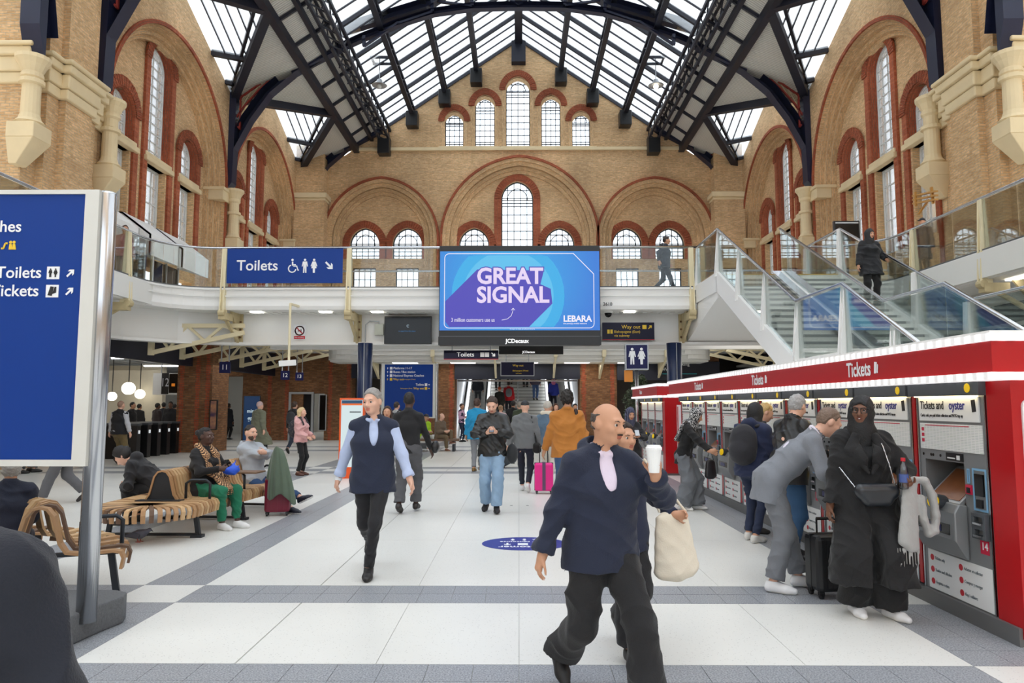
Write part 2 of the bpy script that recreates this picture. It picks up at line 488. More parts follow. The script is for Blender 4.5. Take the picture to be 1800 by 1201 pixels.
BANDY = [(2.1, 2.65), (4.09, 4.65), (6.04, 6.61), (11.2, 11.2001), (17.15, 17.73), (18.4, 19.0), (25.4, 26.2), (27.7, 28.4)]
BANDY = [b for b in BANDY if b[1] - b[0] > 0.01]
slabm = {}
def slab(x0, y0, x1, y1, name, mat, gap=0.004):
    sx, sy = x1 - x0 - gap, y1 - y0 - gap
    key = (round(sx, 2), round(sy, 2), name)
    if key not in slabm:
        b = MB(); e = 0.0015; hx, hy = sx / 2, sy / 2
        b.hexa([(-hx, -hy, -0.02), (hx, -hy, -0.02), (hx, hy, -0.02), (-hx, hy, -0.02), (-hx, -hy, 0), (hx, -hy, 0), (hx, hy, 0), (-hx, hy, 0)])
        slabm[key] = b.mesh(name, mat)
    return link(name, slabm[key], FLOOR, loc=((x0 + x1) / 2, (y0 + y1) / 2, 0))
inx = lambda x: any(a <= x <= b for a, b in BANDX)
iny = lambda y: any(a <= y <= b for a, b in BANDY)
# white slabs between the bands
xs_in = [-2.83, -1.79, -0.9, 0.0, 0.9, 1.79, 2.83]
rows = [(-3, 2.1), (2.65, 4.09), (4.65, 6.04), (6.61, 8.8), (8.8, 11.0), (11.0, 13.1), (13.1, 15.1), (15.1, 17.15), (17.73, 18.4), (19.0, 21.2), (21.2, 23.3), (23.3, 25.4), (26.2, 27.7), (28.4, 30.6), (30.6, 33.0)]
for y0, y1 in rows:
    for x0, x1 in zip(xs_in[:-1], xs_in[1:]): slab(x0 + (0.008 if abs(x0 + 1.79) < .01 else 0), y0, x1, y1, 'terrazzo_slab', TERR)
    for x0, x1 in ((-4.85, -3.38), (3.38, 4.85)): slab(x0, y0, x1, y1, 'terrazzo_slab', TERR)
    for x0, x1 in ((-8.3, -5.39), (-11.5, -8.3), (5.39, 8.4), (8.4, 11.5)): slab(x0, y0, x1, y1, 'terrazzo_slab', TERR)
fw = MB()
for x0, x1, y0, y1 in ((-30, -11.5, -16, 52), (11.5, 30, -16, 52), (-11.5, 11.5, -16, -3), (-11.5, 11.5, 33.0, 52)): fw.box(x0 + .002, y0 + .002, -0.02, x1 - .002, y1 - .002, 0)
fw.build('terrazzo_surround', TERR, FLOOR, kind='stuff')
for bx in BANDX:            # crossings are white squares
    for by in BANDY: slab(bx[0], by[0], bx[1], by[1], 'terrazzo_slab', TERR)
far_tiles = MB()
def gt(x0, y0, x1, y1, solo):
    if solo: slab(x0, y0, x1, y1, 'granite_tile', GTILE)
    else: far_tiles.box(x0 + .002, y0 + .002, -0.02, x1 - .002, y1 - .002, 0)
for y0, y1 in BANDY:        # cross bands
    for x0, x1, n in ((-2.83, 2.83, 20), (-4.85, -3.38, 5), (3.38, 4.85, 5), (-11.5, -5.39, 21), (5.39, 11.5, 21)):
        near = y1 < 7 and abs(x0) < 5 and y1 > 4
        for i in range(n):
            for r in range(2):
                w = (x1 - x0) / n; h = (y1 - y0) / 2
                gt(x0 + i * w, y0 + r * h, x0 + (i + 1) * w, y0 + (r + 1) * h, near)
for x0, x1 in BANDX:        # long bands
    segs = sorted(BANDY); ys = [-3.0] + [v for s in segs for v in s] + [33.0]
    for a, b in zip(ys[::2], ys[1::2]):
        n = max(1, round((b - a) / (0.285 if b < 12 else 0.57)))
        for i in range(n):
            ya, yb = a + (b - a) * i / n, a + (b - a) * (i + 1) / n
            solo = (abs(x0) < 4.0 and 3.8 < ya < 10.5 and x0 < 0) or (x0 > 2 and x0 < 4 and 4.2 < ya < 8)
            for r in range(2):
                w = (x1 - x0) / 2
                gt(x0 + r * w, ya, x0 + (r + 1) * w, yb, solo)
far_tiles.build('distant_granite_tile', GTILE, FLOOR, kind='stuff')

# ------------------------------------------------------------------ arches and windows
def arch_pts(cu, hw, spr, rise, n=12):
    """left foot to right foot; two arcs meeting at the crown (pointed when rise > hw)"""
    R = (hw * hw + rise * rise) / (2 * hw)
    a = math.asin(min(1, rise / R)); out = []
    if rise < hw: a = math.asin(rise / R)
    for i in range(n + 1):
        t = a * i / n
        out.append((cu - hw + R - R * math.cos(t), spr + R * math.sin(t)))
    out += [(2 * cu - u, v) for u, v in reversed(out[:-1])]
    return out
def arch_outline(cu, hw, sill, spr, rise, n=12):
    return [(cu - hw, sill)] + arch_pts(cu, hw, spr, rise, n) + [(cu + hw, sill)]
NWIN = [0]
def window(fr, cu, hw, sill, top, nx, ny, pointed=1.0, arched=True, bars=WFRAME, bw=0.035, wglass=0.0, frm=0.07, border=False, label=None):
    NWIN[0] += 1
    root = sgroup('window_%d' % NWIN[0], label)
    rise = hw * pointed; spr = top - rise if arched else top
    outer = arch_outline(cu, hw, sill, spr, rise) if arched else rect(cu - hw, sill, cu + hw, top)
    inner = arch_outline(cu, hw - frm, sill + frm, spr, rise - frm) if arched else rect(cu - hw + frm, sill + frm, cu + hw - frm, top - frm)
    b = MB(); b.plate(outer, [inner], wglass - 0.05, wglass + 0.06, fr); b.build('window_frame', bars, root)
    b = MB(); b.plate(inner, [], wglass - 0.006, wglass + 0.006, fr); b.build('pane', GLASSW, root)
    b = MB()
    def ytop(u):
        if not arched: return top - frm
        R = (hw * hw + rise * rise) / (2 * hw); x = abs(u - cu)
        q = R * R - (x + R - hw) ** 2
        return spr + (math.sqrt(q) if q > 0 else 0) - frm * 0.5
    def bar(u0, v0, u1, v1, t=bw):
        if abs(u1 - u0) < 1e-6: b.plate(rect(u0 - t / 2, v0, u0 + t / 2, v1), [], wglass - 0.03, wglass + 0.03, fr)
        else: b.plate(rect(u0, v0 - t / 2, u1, v0 + t / 2), [], wglass - 0.03, wglass + 0.03, fr)
    for i in range(1, nx):
        u = cu - hw + 2 * hw * i / nx
        bar(u, sill + frm, u, ytop(u))
    for j in range(1, ny):
        v = sill + (top - sill) * j / ny
        w = hw - frm
        if arched and v > spr:
            R = (hw * hw + rise * rise) / (2 * hw)
            w = math.sqrt(max(0, R * R - (v - spr) ** 2)) - (R - hw) - frm * .5
        if w > 0.1: bar(cu - w, v, cu + w, v)
    if border:
        for v in (sill + frm + 0.16, spr - 0.02, spr - 0.2): bar(cu - hw + frm, v, cu + hw - frm, v, bw * 1.2)
        ia = arch_pts(cu, hw * .62, spr, rise * .62, 8); oa = arch_pts(cu, hw * .62 + bw, spr, rise * .62 + bw, 8)
        b.arcband(ia, oa, wglass - .03, wglass + .03, fr)
    b.build('glazing_bar', bars, root, kind='stuff')
    return root
def surround(fr, cu, hw, sill, top, wd, w0, w1, parent, pointed=1.0, mat=None, name='brick_surround', feet=True):
    rise = hw * pointed; spr = top - rise
    i = arch_pts(cu, hw, spr, rise); o = arch_pts(cu, hw + wd, spr, rise + wd)
    if feet: i = [(cu - hw, sill)] + i + [(cu + hw, sill)]; o = [(cu - hw - wd, sill)] + o + [(cu + hw + wd, sill)]
    b = MB(); b.arcband(i, o, w0, w1, fr); return b.build(name, mat or RED, parent)
def voussoirs(fr, cu, hw, spr, rise, wd, w0, w1, parent, n=40, mat=None):
    """individual wedge bricks of an arch ring, joints open between them"""
    b = MB(); a = arch_pts(cu, hw, spr, rise, n // 2); o = arch_pts(cu, hw + wd, spr, rise + wd, n // 2)
    for k in range(len(a) - 1):
        t = 0.06; j = (k * 7 % 5) * 0.004
        L = lambda p, q, f: (p[0] + (q[0] - p[0]) * f, p[1] + (q[1] - p[1]) * f)
        q = [L(a[k], a[k + 1], t), L(o[k], o[k + 1], t), L(o[k], o[k + 1], 1 - t), L(a[k], a[k + 1], 1 - t)]
        b.hexa([fr(*q[i], w0) for i in range(4)] + [fr(*q[i], w1 + j) for i in range(4)])
    b.build('voussoir', mat or REDF, parent, kind='stuff')

def side(sg):
    """left (-1) or right (+1) nave wall with two lunette bays"""
    nm = 'wall_left' if sg < 0 else 'wall_right'
    F = lambda u, v, w: (sg * (XB - w), u, v)       # w grows into the hall, 0 at the recess back
    D = XB - XW
    root = sgroup(nm, 'brick nave wall with arched lunettes on the %s' % ('left' if sg < 0 else 'right'))
    zT, zW = 15.6, 17.6
    y0, y1, y2, y3 = PIER[1] - 0.02, BAYS[0], 31.3, BAYS[1]
    outer = [(y0, 3.95), (YG, 3.95), (YG, zT), (y3, zW), (y2, zT), (y1, zW), (y0, zT)]
    holes = [arch_outline(c, RA, DECK + 0.02, SPR, RA) for c in BAYS]
    b = MB(); b.plate(outer, holes, 0, D, F); b.build('wall_face', BRICK, root)
    backs = []
    b = MB()
    wins = []
    for c in BAYS:
        wins += [(c, 0.80, 10.9, 15.25), (c - 2.5, 0.72, 10.9, 12.55), (c + 2.5, 0.72, 10.9, 12.55)]
    hol = []
    for c, hw, s, t in wins:
        hol.append(arch_outline(c, hw, s, t - hw, hw))
        hol.append(rect(c - hw * .85, 7.2 if hw > .75 else 7.3, c + hw * .85, 10.55))
    if sg < 0: hol += [rect(c + dx - 0.95, DECK + .02, c + dx + 0.95, 6.7) for c in BAYS[:1] for dx in (-2.4, 0, 2.4)]
    b.plate(rect(y0, DECK, YG, 16.4), hol, -0.45, 0.0, F); b.build('recess_back', BRICK, root)
    for c in BAYS:
        # stepped arch mouldings with a red outer line
        for k, (r0, r1, wa, wb, mt) in enumerate(((RA - .16, RA, 0, D - .18, BRICK), (RA - .34, RA - .16, 0, D - .36, BRICK), (RA - .5, RA - .34, 0, D - .52, BRICK), (RA, RA + .14, D, D + .07, REDF))):
            i = [(c - r0, DECK)] + arch_pts(c, r0, SPR, r0, 16) + [(c + r0, DECK)]
            o = [(c - r1, DECK)] + arch_pts(c, r1, SPR, r1, 16) + [(c + r1, DECK)]
            bb = MB(); bb.arcband(i, o, wa, wb, F); bb.build('arch_moulding', mt, root)
        bb = MB()
        for e in (-1, 1):   # impost blocks
            yy = c + e * (RA - .05)
            bb.box(*F(yy - .42, SPR - .55, 0.0), *F(yy + .42, SPR - .05, D + .12))
            bb.box(*F(yy - .48, SPR - .12, 0.0), *F(yy + .48, SPR + .02, D + .18))
        bb.build('impost', STONE, root, bevel=.03)
    for c, hw, s, t in wins:
        big = hw > .75
        surround(F, c, hw + .02, 7.2, t + .02, .30, 0.0, 0.10, root)
        voussoirs(F, c, hw + .05, t - hw, hw + .05, .36, 0.08, 0.14, root, n=34)
        surround(F, c, hw - .02, 7.2, t, .13, -.3, 0.03, root, mat=REDF, name='inner_surround')
        window(F, c, hw, s, t, 4, 12 if big else 5, wglass=-.28, label='arched upper window of the %s nave wall' % ('left' if sg < 0 else 'right'))
        window(F, c, hw * .85, 7.25, 10.55, 3, 5, arched=False, wglass=-.28, label='square lower window of the %s nave wall' % ('left' if sg < 0 else 'right'))
        bb = MB(); bb.box(*F(c - hw - .25, 10.55, -.3), *F(c + hw + .25, 10.75, 0.22)); bb.box(*F(c - hw - .18, 10.72, -.3), *F(c + hw + .18, 10.92, 0.14)); bb.build('transom_stone', STONE, root, bevel=.03)
        bb = MB()
        for e in (-1, 1): bb.box(*F(c + e * (hw * .85 - .02), 7.2, -.32), *F(c + e * hw * 1.02, 10.55, 0.025))
        bb.build('jamb_brick', BRICK, root)
    # the wide near pier with its stepped brick faces
    b = MB(); a0, a1 = PIER
    for k, (d0, d1, w) in enumerate(((0.0, 3.3, 0.0), (0.55, 2.75, .22), (1.05, 2.25, .42))):
        b.box(*F(a0 + d0, 0, -2.2), *F(a0 + d1, 24, D + w))
    b.build('pier', BRICK, root)
    b = MB()
    for z0, z1, g in ((10.05, 10.35, .10), (10.35, 10.75, .16), (10.75, 10.98, .26), (10.98, 11.1, .34)):
        for d0, d1, w in ((0.0, 3.3, 0.0), (0.55, 2.75, .22), (1.05, 2.25, .42)):
            b.box(*F(a0 + d0 - g, z0, -2.2), *F(a0 + d1 + g, z1, D + w + g))
    b.build('cornice', STONE, root, bevel=.04)
    # engaged stone shafts
    for yy, zb, zt in ((a0 - .12, 7.9, 10.7), (a1 + .18, 8.0, 11.1), (31.3, 8.0, 11.2)):
        b = MB(); p = F(yy, 0, D + .26)
        b.lathe([(.30, zb + .95), (.36, zb + 1.02), (.27, zb + 1.12), (.23, zb + 1.25), (.22, zb + 2.05), (.30, zb + 2.08), (.30, zb + 2.18), (.22, zb + 2.22), (.215, zt - .62), (.27, zt - .55), (.27, zt - .48), (.24, zt - .42), (.33, zt - .22), (.42, zt - .1), (.42, zt)], 16, (p[0], p[1], 0))
        b.build('stone_shaft', STONE, root, smooth=False)
        b = MB(); h = .36
        b.box(p[0] - h, p[1] - h, zb + .55, p[0] + h, p[1] + h, zb + .96)
        q = F(yy, 0, D)
        b.hexa([(q[0] - .1, yy - .2, zb - .1), (q[0] + .1, yy - .2, zb - .1), (q[0] + .1, yy + .2, zb - .1), (q[0] - .1, yy + .2, zb - .1), (p[0] - h, yy - h, zb + .55), (p[0] + h, yy - h, zb + .55), (p[0] + h, yy + h, zb + .55), (p[0] - h, yy + h, zb + .55)])
        b.build('stone_corbel', STONE, root, bevel=.02)
    return root
WL = side(-1); WR = side(1)

# ------------------------------------------------------------------ gable wall
def gable():
    root = sgroup('wall_far', 'far brick gable wall with lancet windows')
    F = lambda u, v, w: (u, YG - w, v)
    G = lambda px, py: (at(px, py, YG).x, at(px, py, YG).z)
    lan = []
    for xa, xb, yt, yb, nx, ny in ((889, 932, 135, 258, 4, 11), (835, 870, 167, 258, 4, 9), (951, 986, 167, 258, 4, 9), (782, 815, 195, 258, 4, 6), (1005, 1038, 195, 258, 4, 6)):
        u0, zt = G(xa, yt); u1, zb = G(xb, yb)
        lan.append(((u0 + u1) / 2, (u1 - u0) / 2, zb, zt, nx, ny))
    low = []   # windows inside the blind arches
    for xa, xb, yt, yb, nx, ny, br in ((881, 938, 314, 520, 5, 14, 0), (806, 859, 397, 452, 5, 5, 1), (958, 1011, 397, 452, 5, 5, 1), (612, 664, 397, 452, 5, 4, 1), (688, 740, 397, 452, 5, 4, 1), (1078, 1131, 397, 452, 5, 4, 1), (1154, 1207, 397, 452, 5, 4, 1)):
        u0, zt = G(xa, yt); u1, zb = G(xb, yb)
        low.append(((u0 + u1) / 2, (u1 - u0) / 2, zb, zt, nx, ny, br))
    arches = []
    for xa, xb, yt in ((790, 1036, 290), (583, 757, 328), (1064, 1238, 328)):
        u0, _ = G(xa, 420); u1, zt = G(xb, yt)
        arches.append(((u0 + u1) / 2, (u1 - u0) / 2, 11.35, zt - 11.35))
    outer = [(-14, DECK), (14, DECK), (14, zroof(14)), (0, ZAP), (-14, zroof(14))]
    holes = [arch_outline(c, h, s, t - h * 1.15, h * 1.15) for c, h, s, t, _, _ in lan] + [arch_outline(c, h, DECK + .05, s, r, 16) for c, h, s, r in arches]
    b = MB(); b.plate(outer, holes, -.5, 0, F); b.build('wall_face', BRICK, root)
    b = MB()
    hol = [arch_outline(c, h, s, t - h * 1.15, h * 1.15) for c, h, s, t, *_ in low]
    hol += [rect(c - h * .78, 6.4, c + h * .78, s - .55) for c, h, s, t, nx, ny, br in low if br]
    b.plate(rect(-13, DECK, 13, 16.6), hol, -1.0, -.5, F); b.build('recess_back', BRICK, root)
    for c, h, s, t, nx, ny in lan:
        surround(F, c, h + .02, s, t + .02, .30, 0, .06, root, 1.15, feet=False); surround(F, c, h + .02, s, t - .3, .2, 0, .04, root, 1.15, BRICK, 'jamb_brick')
        surround(F, c, h - .02, s, t, .16, -.3, .02, root, 1.15, BRICK, 'inner_surround')
        voussoirs(F, c, h + .05, t - h * 1.15, h * 1.15 + .05, .34, .05, .10, root, 26)
        window(F, c, h, s, t, nx, ny, 1.15, bars=LEAD, bw=.035, wglass=-.25, frm=.06, border=True, label='leaded lancet window high in the far gable')
        b = MB(); b.box(*F(c - h - .35, s - .14, -.3), *F(c + h + .35, s, .12)); b.build('window_sill', STONE, root)
    for c, h, s, t, nx, ny, br in low:
        F2 = lambda u, v, w: (u, YG + .5 - w, v)
        surround(F2, c, h, s, t, .42, 0, .07, root, 1.15)
        voussoirs(F2, c, h + .06, t - h * 1.15, h * 1.15 + .06, .36, .06, .10, root, 26)
        window(F2, c, h, s, t, nx, ny, 1.15, bars=LEAD, bw=.04, wglass=-.25, frm=.06, border=True, label='leaded arched window under a blind arch of the far wall')
        if br: window(F2, c, h * .78, 6.4, s - .55, 4, 5, arched=False, bars=LEAD, bw=.04, wglass=-.25, frm=.06, label='square leaded window below an arched one on the far wall')
    for c, h, s, r in arches:
        for d0, d1, w0, w1, mt in ((0, .22, -.5, -.12, BRICK), (-.2, 0, -.5, -.25, BRICK), (-.4, -.2, -.5, -.37, BRICK), (.22, .42, -.1, .16, BRICK), (.42, .55, -.1, .27, REDF)):
            i = [(c - h - d0, 5)] + arch_pts(c, h + d0, s, r + d0, 16) + [(c + h + d0, 5)]
            o = [(c - h - d1, 5)] + arch_pts(c, h + d1, s, r + d1, 16) + [(c + h + d1, 5)]
            b = MB(); b.arcband(i, o, w0, w1, F); b.build('arch_moulding', mt, root)
    z = at(912, 262, YG).z
    b = MB(); b.box(*F(-11.3, z - .12, 0), *F(11.3, z + .08, .16)); b.build('string_course', STONE, root, bevel=.03)
    for sg in (-1, 1):      # corner pilasters
        b = MB(); b.box(sg * 11.25, YG - 1.0, DECK, sg * 13.0, YG, 13.6); b.box(sg * 11.35, YG - .8, 13.6, sg * 13.0, YG, 16.7); b.build('pilaster', BRICK, root)
        b = MB(); b.box(sg * 11.1, YG - 1.15, 13.55, sg * 13.0, YG, 13.85); b.box(sg * 11.2, YG - 1.05, 13.4, sg * 13.0, YG, 13.56); b.box(sg * 11.3, YG - .9, 16.5, sg * 13, YG, 16.75); b.build('pilaster_cap', STONE, root, bevel=.04)
gable()

# ------------------------------------------------------------------ roof
def roof():
    root = sgroup('ceiling', 'pitched glass and iron station roof')
    PUR = [0.0, 2.52, 4.39, 6.3, 7.95]
    YN = -8.0
    R = lambda x, y, d=0.0: (x, y, zroof(x) + d)
    # glass panes between purlins and glazing bars; every pane a part over the far half of the hall
    step = 0.95
    ny = int((YG - 16.0) / step)
    pane_me = {}
    barb = MB(); raf = MB()
    lo = MB()
    for sg in (-1, 1):
        for a, b in zip(PUR[:-1], PUR[1:]):
            for k in range(ny):
                ya = YG - (k + 1) * step; yb = ya + step
                x0, x1 = sg * a, sg * b
                key = (sg, a)
                if key not in pane_me:
                    q = MB(); e = .03; dz = zroof(b) - zroof(a)
                    q.hexa([(0, e, 0), (x1 - x0, e, dz), (x1 - x0, step - e, dz), (0, step - e, 0), (0, e, .012), (x1 - x0, e, dz + .012), (x1 - x0, step - e, dz + .012), (0, step - e, .012)])
                    pane_me[key] = q.mesh('roof_pane', GLASSR)
                link('roof_pane', pane_me[key], root, loc=(x0, ya, zroof(a) + .12))
            x0, x1 = sg * a, sg * b
            lo.poly([R(x0, YN, .12), R(x1, YN, .12), R(x1, YG - ny * step, .12), R(x0, YG - ny * step, .12)])
        for k in range(int((YG - YN) / step)):
            y = YG - k * step
            (raf if k % 3 == 0 else barb).beam(R(0, y, 0.05 if k % 3 == 0 else .1), R(sg * 7.95, y, .05 if k % 3 == 0 else .1), .14 if k % 3 == 0 else .05, .2 if k % 3 == 0 else .08)
    lo.build('distant_roof_pane', GLASSR, root, kind='stuff')
    barb.build('glazing_bar', IRON, root, kind='stuff'); raf.build('rafter', IRON, root, kind='stuff')
    # purlins: lattice girders along the hall
    for sg in (-1, 1):
        for x in PUR[1:]:
            g = MB(); X = sg * x
            top = zroof(x) - .05; d = .42 if x < 7 else .95
            if x < 7:
                g.beam((X, YN, top), (X, YG, top), .26, .12); g.beam((X, YN, top - d), (X, YG, top - d), .26, .10)
                n = 60
            else:
                for dx in (-.28, .28):
                    g.beam((X + dx, YN, top - .1), (X + dx, YG, top - .1), .12, .16); g.beam((X + dx, YN, top - .75), (X + dx, YG, top - .75), .12, .16)
                n = 60
            for i in range(n):
                ya = YN + (YG - YN) * i / n; yb = YN + (YG - YN) * (i + 1) / n
                z0, z1 = (top, top - d) if i % 2 else (top - d, top)
                if x < 7: g.beam((X, ya, z0), (X, yb, z1), .2, .06)
                else:
                    for dx in (-.28, .28): g.beam((X + dx, ya, z0 - .05), (X + dx, yb, z1 + .05), .05, .05)
                    g.beam((X - .28, ya, top - .75), (X + .28, yb, top - .75), .05, .05)
            g.build('purlin', IRON, root)
            c = MB(); c.box(X - .35, YG - .7, top - d - .75, X + .35, YG, top - d + .15); c.build('girder_seat', BLACK, root, bevel=.04)
    g = MB(); g.box(-.22, YN, ZAP - .5, .22, YG, ZAP + .1); g.box(-.42, YG - .5, ZAP - 1.6, .42, YG, ZAP - .3); g.build('ridge_beam', IRON, root)
    # eaves: corrugated lining, V shaped side skylights
    XM, ZM, ZT, ZWP = 9.65, zroof(9.65), 15.6, 17.6
    cor = bpy.data.materials.new('corrugated_lining'); cor.use_nodes = True
    nt = cor.node_tree; bs = nt.nodes['Principled BSDF']; bs.inputs['Base Color'].default_value = lin((196, 194, 184)); bs.inputs['Roughness'].default_value = .6
    tc = nt.nodes.new('ShaderNodeNewGeometry'); wv = nt.nodes.new('ShaderNodeTexWave'); wv.inputs['Scale'].default_value = 2.6; wv.bands_direction = 'Y'; wv.inputs['Distortion'].default_value = 0
    nt.links.new(tc.outputs['Position'], wv.inputs['Vector'])
    bp = nt.nodes.new('ShaderNodeBump'); bp.inputs['Strength'].default_value = .6; bp.inputs['Distance'].default_value = .03
    nt.links.new(wv.outputs['Fac'], bp.inputs['Height']); nt.links.new(bp.outputs[0], bs.inputs['Normal'])
    crm = nt.nodes.new('ShaderNodeMix'); crm.data_type = 'RGBA'; crm.inputs[6].default_value = lin((188, 187, 180)); crm.inputs[7].default_value = lin((228, 226, 217))
    nt.links.new(wv.outputs['Fac'], crm.inputs[0]); nt.links.new(crm.outputs[2], bs.inputs['Base Color'])
    ridge = [16.4 - 4.95, ] + list(BAYS)
    ty = [21.4, 31.3, YG]
    for sg in (-1, 1):
        def slabp(name, pts, mat, th=.05):
            b = MB(); n = len(pts)
            b.faces([p for p in pts] + [(p[0], p[1], p[2] + th) for p in pts], [tuple(range(n)), tuple(range(2 * n - 1, n - 1, -1))] + [(i, (i + 1) % n, (i + 1) % n + n, i + n) for i in range(n)])
            return b.build(name, mat, root)
        X = lambda x: sg * x
        yb = [YN, 16.45, 21.4, 26.35, 31.3, 36.3, YG]
        for a, b_ in zip(yb[:-1], yb[1:]):
            slabp('corrugated_panel', [(X(7.95), a, zroof(7.95)), (X(7.95), b_, zroof(7.95)), (X(XM), b_, ZM), (X(XM), a, ZM)], cor)
        mids = [16.45, 26.35, 36.3, 46.2]; tt = [21.4, 31.3, 41.2]
        for i, t in enumerate(tt):
            m0, m1 = mids[i], min(mids[i + 1], YG)
            slabp('corrugated_panel', [(X(XM), m0, ZM), (X(XW), t, ZT), (X(XM), m1, ZM)] if m1 > t + .5 and mids[i + 1] <= YG else [(X(XM), m0, ZM), (X(XW), t, ZT), (X(XM), YG, ZM)], cor)
        for m in (26.35, 36.3):
            for t in (m - 4.95, min(m + 4.95, YG - .2)):
                slabp('skylight_pane', [(X(XM), m, ZM), (X(XW), m, ZWP), (X(XW), t, ZT)], GLASSR, .02)
                sb = MB(); g2 = MB()
                for f in (.12, .26, .4, .54, .68, .82):
                    def S(x, q):   # point on the triangle: x across from purlin to wall, q along from ridge to trough
                        p0 = Vector((X(XM), m, ZM)); p1 = Vector((X(XW), m, ZWP)); p2 = Vector((X(XW), t, ZT))
                        return p0 + (p1 - p0) * x + (p2 - p1) * q
                    sb.beam(S(f, 0) + Vector((0, 0, .03)), S(f, f) + Vector((0, 0, .03)), .05, .07)
                sb.build('glazing_bar', IRON, root, kind='stuff')
                g2.beam(S(.55, .55), S(1, .55), .2, .25); g2.beam(S(.9, .85), S(1, .85), .2, .2)
                g2.build('skylight_purlin', IRON, root)
                v = MB(); a = Vector((X(XM), m, ZM - .12)); e = Vector((X(XW - .1), t, ZT - .1))
                v.beam(a, e, .34, .34); v.beam(a + Vector((X(.5), 0, .25)), e + Vector((0, (m - t) * .06, .35)), .12, .2); v.build('valley_beam', IRON, root)
        e = MB(); e.box(X(XM) - .16, YN, ZM - .35, X(XM) + .16, YG, ZM + .02); e.build('eaves_purlin', IRON, root)
        e = MB(); e.box(X(8.75) - .09, YN, zroof(8.75) - .25, X(8.75) + .09, YG, zroof(8.75)); e.build('lining_purlin', IRON, root)
        for i in range(13):   # short rafters under the lining
            y = 17 + i * 2.05
            e = MB(); e.beam((X(7.95), y, zroof(7.95) - .08), (X(XM), y, ZM - .08), .1, .14); e.build('lining_rafter', IRON, root)
    # arched trusses
    lowc = [(397, 330), (413, 267), (443, 213), (477, 167), (520, 131), (567, 103), (600, 89), (640, 71), (700, 47), (760, 28), (830, 18), (912, 16)]
    upc = [(400, 152), (450, 128), (510, 98), (555, 72), (600, 45)]
    spn = [(405, 232), (412, 214), (430, 188), (455, 160), (482, 135), (512, 111)]
    Q = lambda p: (at(p[0], p[1], 31.3).x, at(p[0], p[1], 31.3).z)
    low = [Q(p) for p in lowc]; up = [Q(p) for p in upc] + [(-4.2, zroof(4.2) - .55), (-0.0, ZAP - .75)]
    sp = [Q(p) for p in spn]; x_edge = -XW
    def truss(y, full=True):
        for sg in (1, -1):
            F = lambda u, v, w: (sg * u, y + w, v)
            b = MB()
            k = 7
            # bracket: wall post, arched rib and top chord joined, with the spandrel open
            # band below the spandrel opening
            def off(pts, d):
                o = []
                for i, p in enumerate(pts):
                    a = pts[max(i - 1, 0)]; c = pts[min(i + 1, len(pts) - 1)]
                    t = Vector((c[0] - a[0], c[1] - a[1])).normalized(); o.append((p[0] - t.y * d, p[1] + t.x * d))
                return o
            b.arcband(low[:k], off(low[:k], .42), -.26, .26, F)
            if full: b.arcband(low[6:], off(low[6:], .30), -.16, .16, F)
            o2 = [(u, v - .45) for u, v in up]
            if full: b.arcband(o2, up, -.2, .2, F)
            else: b.arcband(o2[:4], up[:4], -.2, .2, F)
            b.plate([(x_edge, SPR + .1), (x_edge + .22, SPR + .4), (x_edge + .3, 15.3), (x_edge, 15.7)], [], -.26, .26, F)
            b.plate([sp[-1], (sp[-1][0] + .1, sp[-1][1] - .6), low[6], (low[6][0], up[4][1] - .2), (up[2][0], up[2][1] - .3)], [], -.2, .2, F)
            for i, j in ((7, 0), (8, 0), (9, 0), (10, 0)) if full else ():
                u, v = low[i]; zt = zroof(u) - .8
                b.beam(F(u, v + .2, 0), F(u, zt, 0), .14, .18, up=(0, 1, 0))
                u2, v2 = low[i + 1] if i < 11 else low[i]
                b.beam(F(u, zt, 0), F(u2, v2 + .2, 0), .1, .12, up=(0, 1, 0))
            b.build('truss_arch', IRONB, root)
            # spandrel filigree and red edging
            corner = (x_edge + .42, sp[0][1] + 2.05)
            pa = [(x_edge + .42, sp[0][1] + .1)] + sp[1:-1] + [sp[-1]] + [(x_edge + .42, Q((405, 172))[1])]
            inn = pa
            e = MB()
            for i in range(len(pa)):
                a, c = pa[i], pa[(i + 1) % len(pa)]
                e.beam(F(*a, -.05), F(*c, -.05), .06, .10, up=(0, 1, 0))
            e.build('red_edging', REDLINE, root)
            f = MB()
            cx = sum(p[0] for p in pa) / len(pa); cz = sum(p[1] for p in pa) / len(pa)
            def inside(u, v):
                c = False; n = len(pa)
                for i in range(n):
                    (x1, z1), (x2, z2) = pa[i], pa[i - 1]
                    if (z1 > v) != (z2 > v) and u < (x2 - x1) * (v - z1) / (z2 - z1) + x1: c = not c
                return c
            rng = random.Random(3); us = [p[0] for p in pa]; vs = [p[1] for p in pa]
            gx = .19; nu = int((max(us) - min(us)) / gx) + 1; nv = int((max(vs) - min(vs)) / gx) + 1
            for iu in range(nu):
                for iv in range(nv):
                    u = min(us) + (iu + .5 * (iv % 2)) * gx; v = min(vs) + iv * gx
                    if not inside(u, v): continue
                    r = .085
                    i1 = circ(u, v, r - .02, 7); o1 = circ(u, v, r + .022, 7)
                    f.arcband(i1 + i1[:1], o1 + o1[:1], -.03, .03, F)
                    f.beam(F(u - .05, v - .1, 0), F(u + .06, v + .11, 0), .035, .05, up=(0, 1, 0))
            f.build('filigree', FILI, root, kind='stuff')
    for y in (21.4, 31.3): truss(y)
    truss(41.1, False)
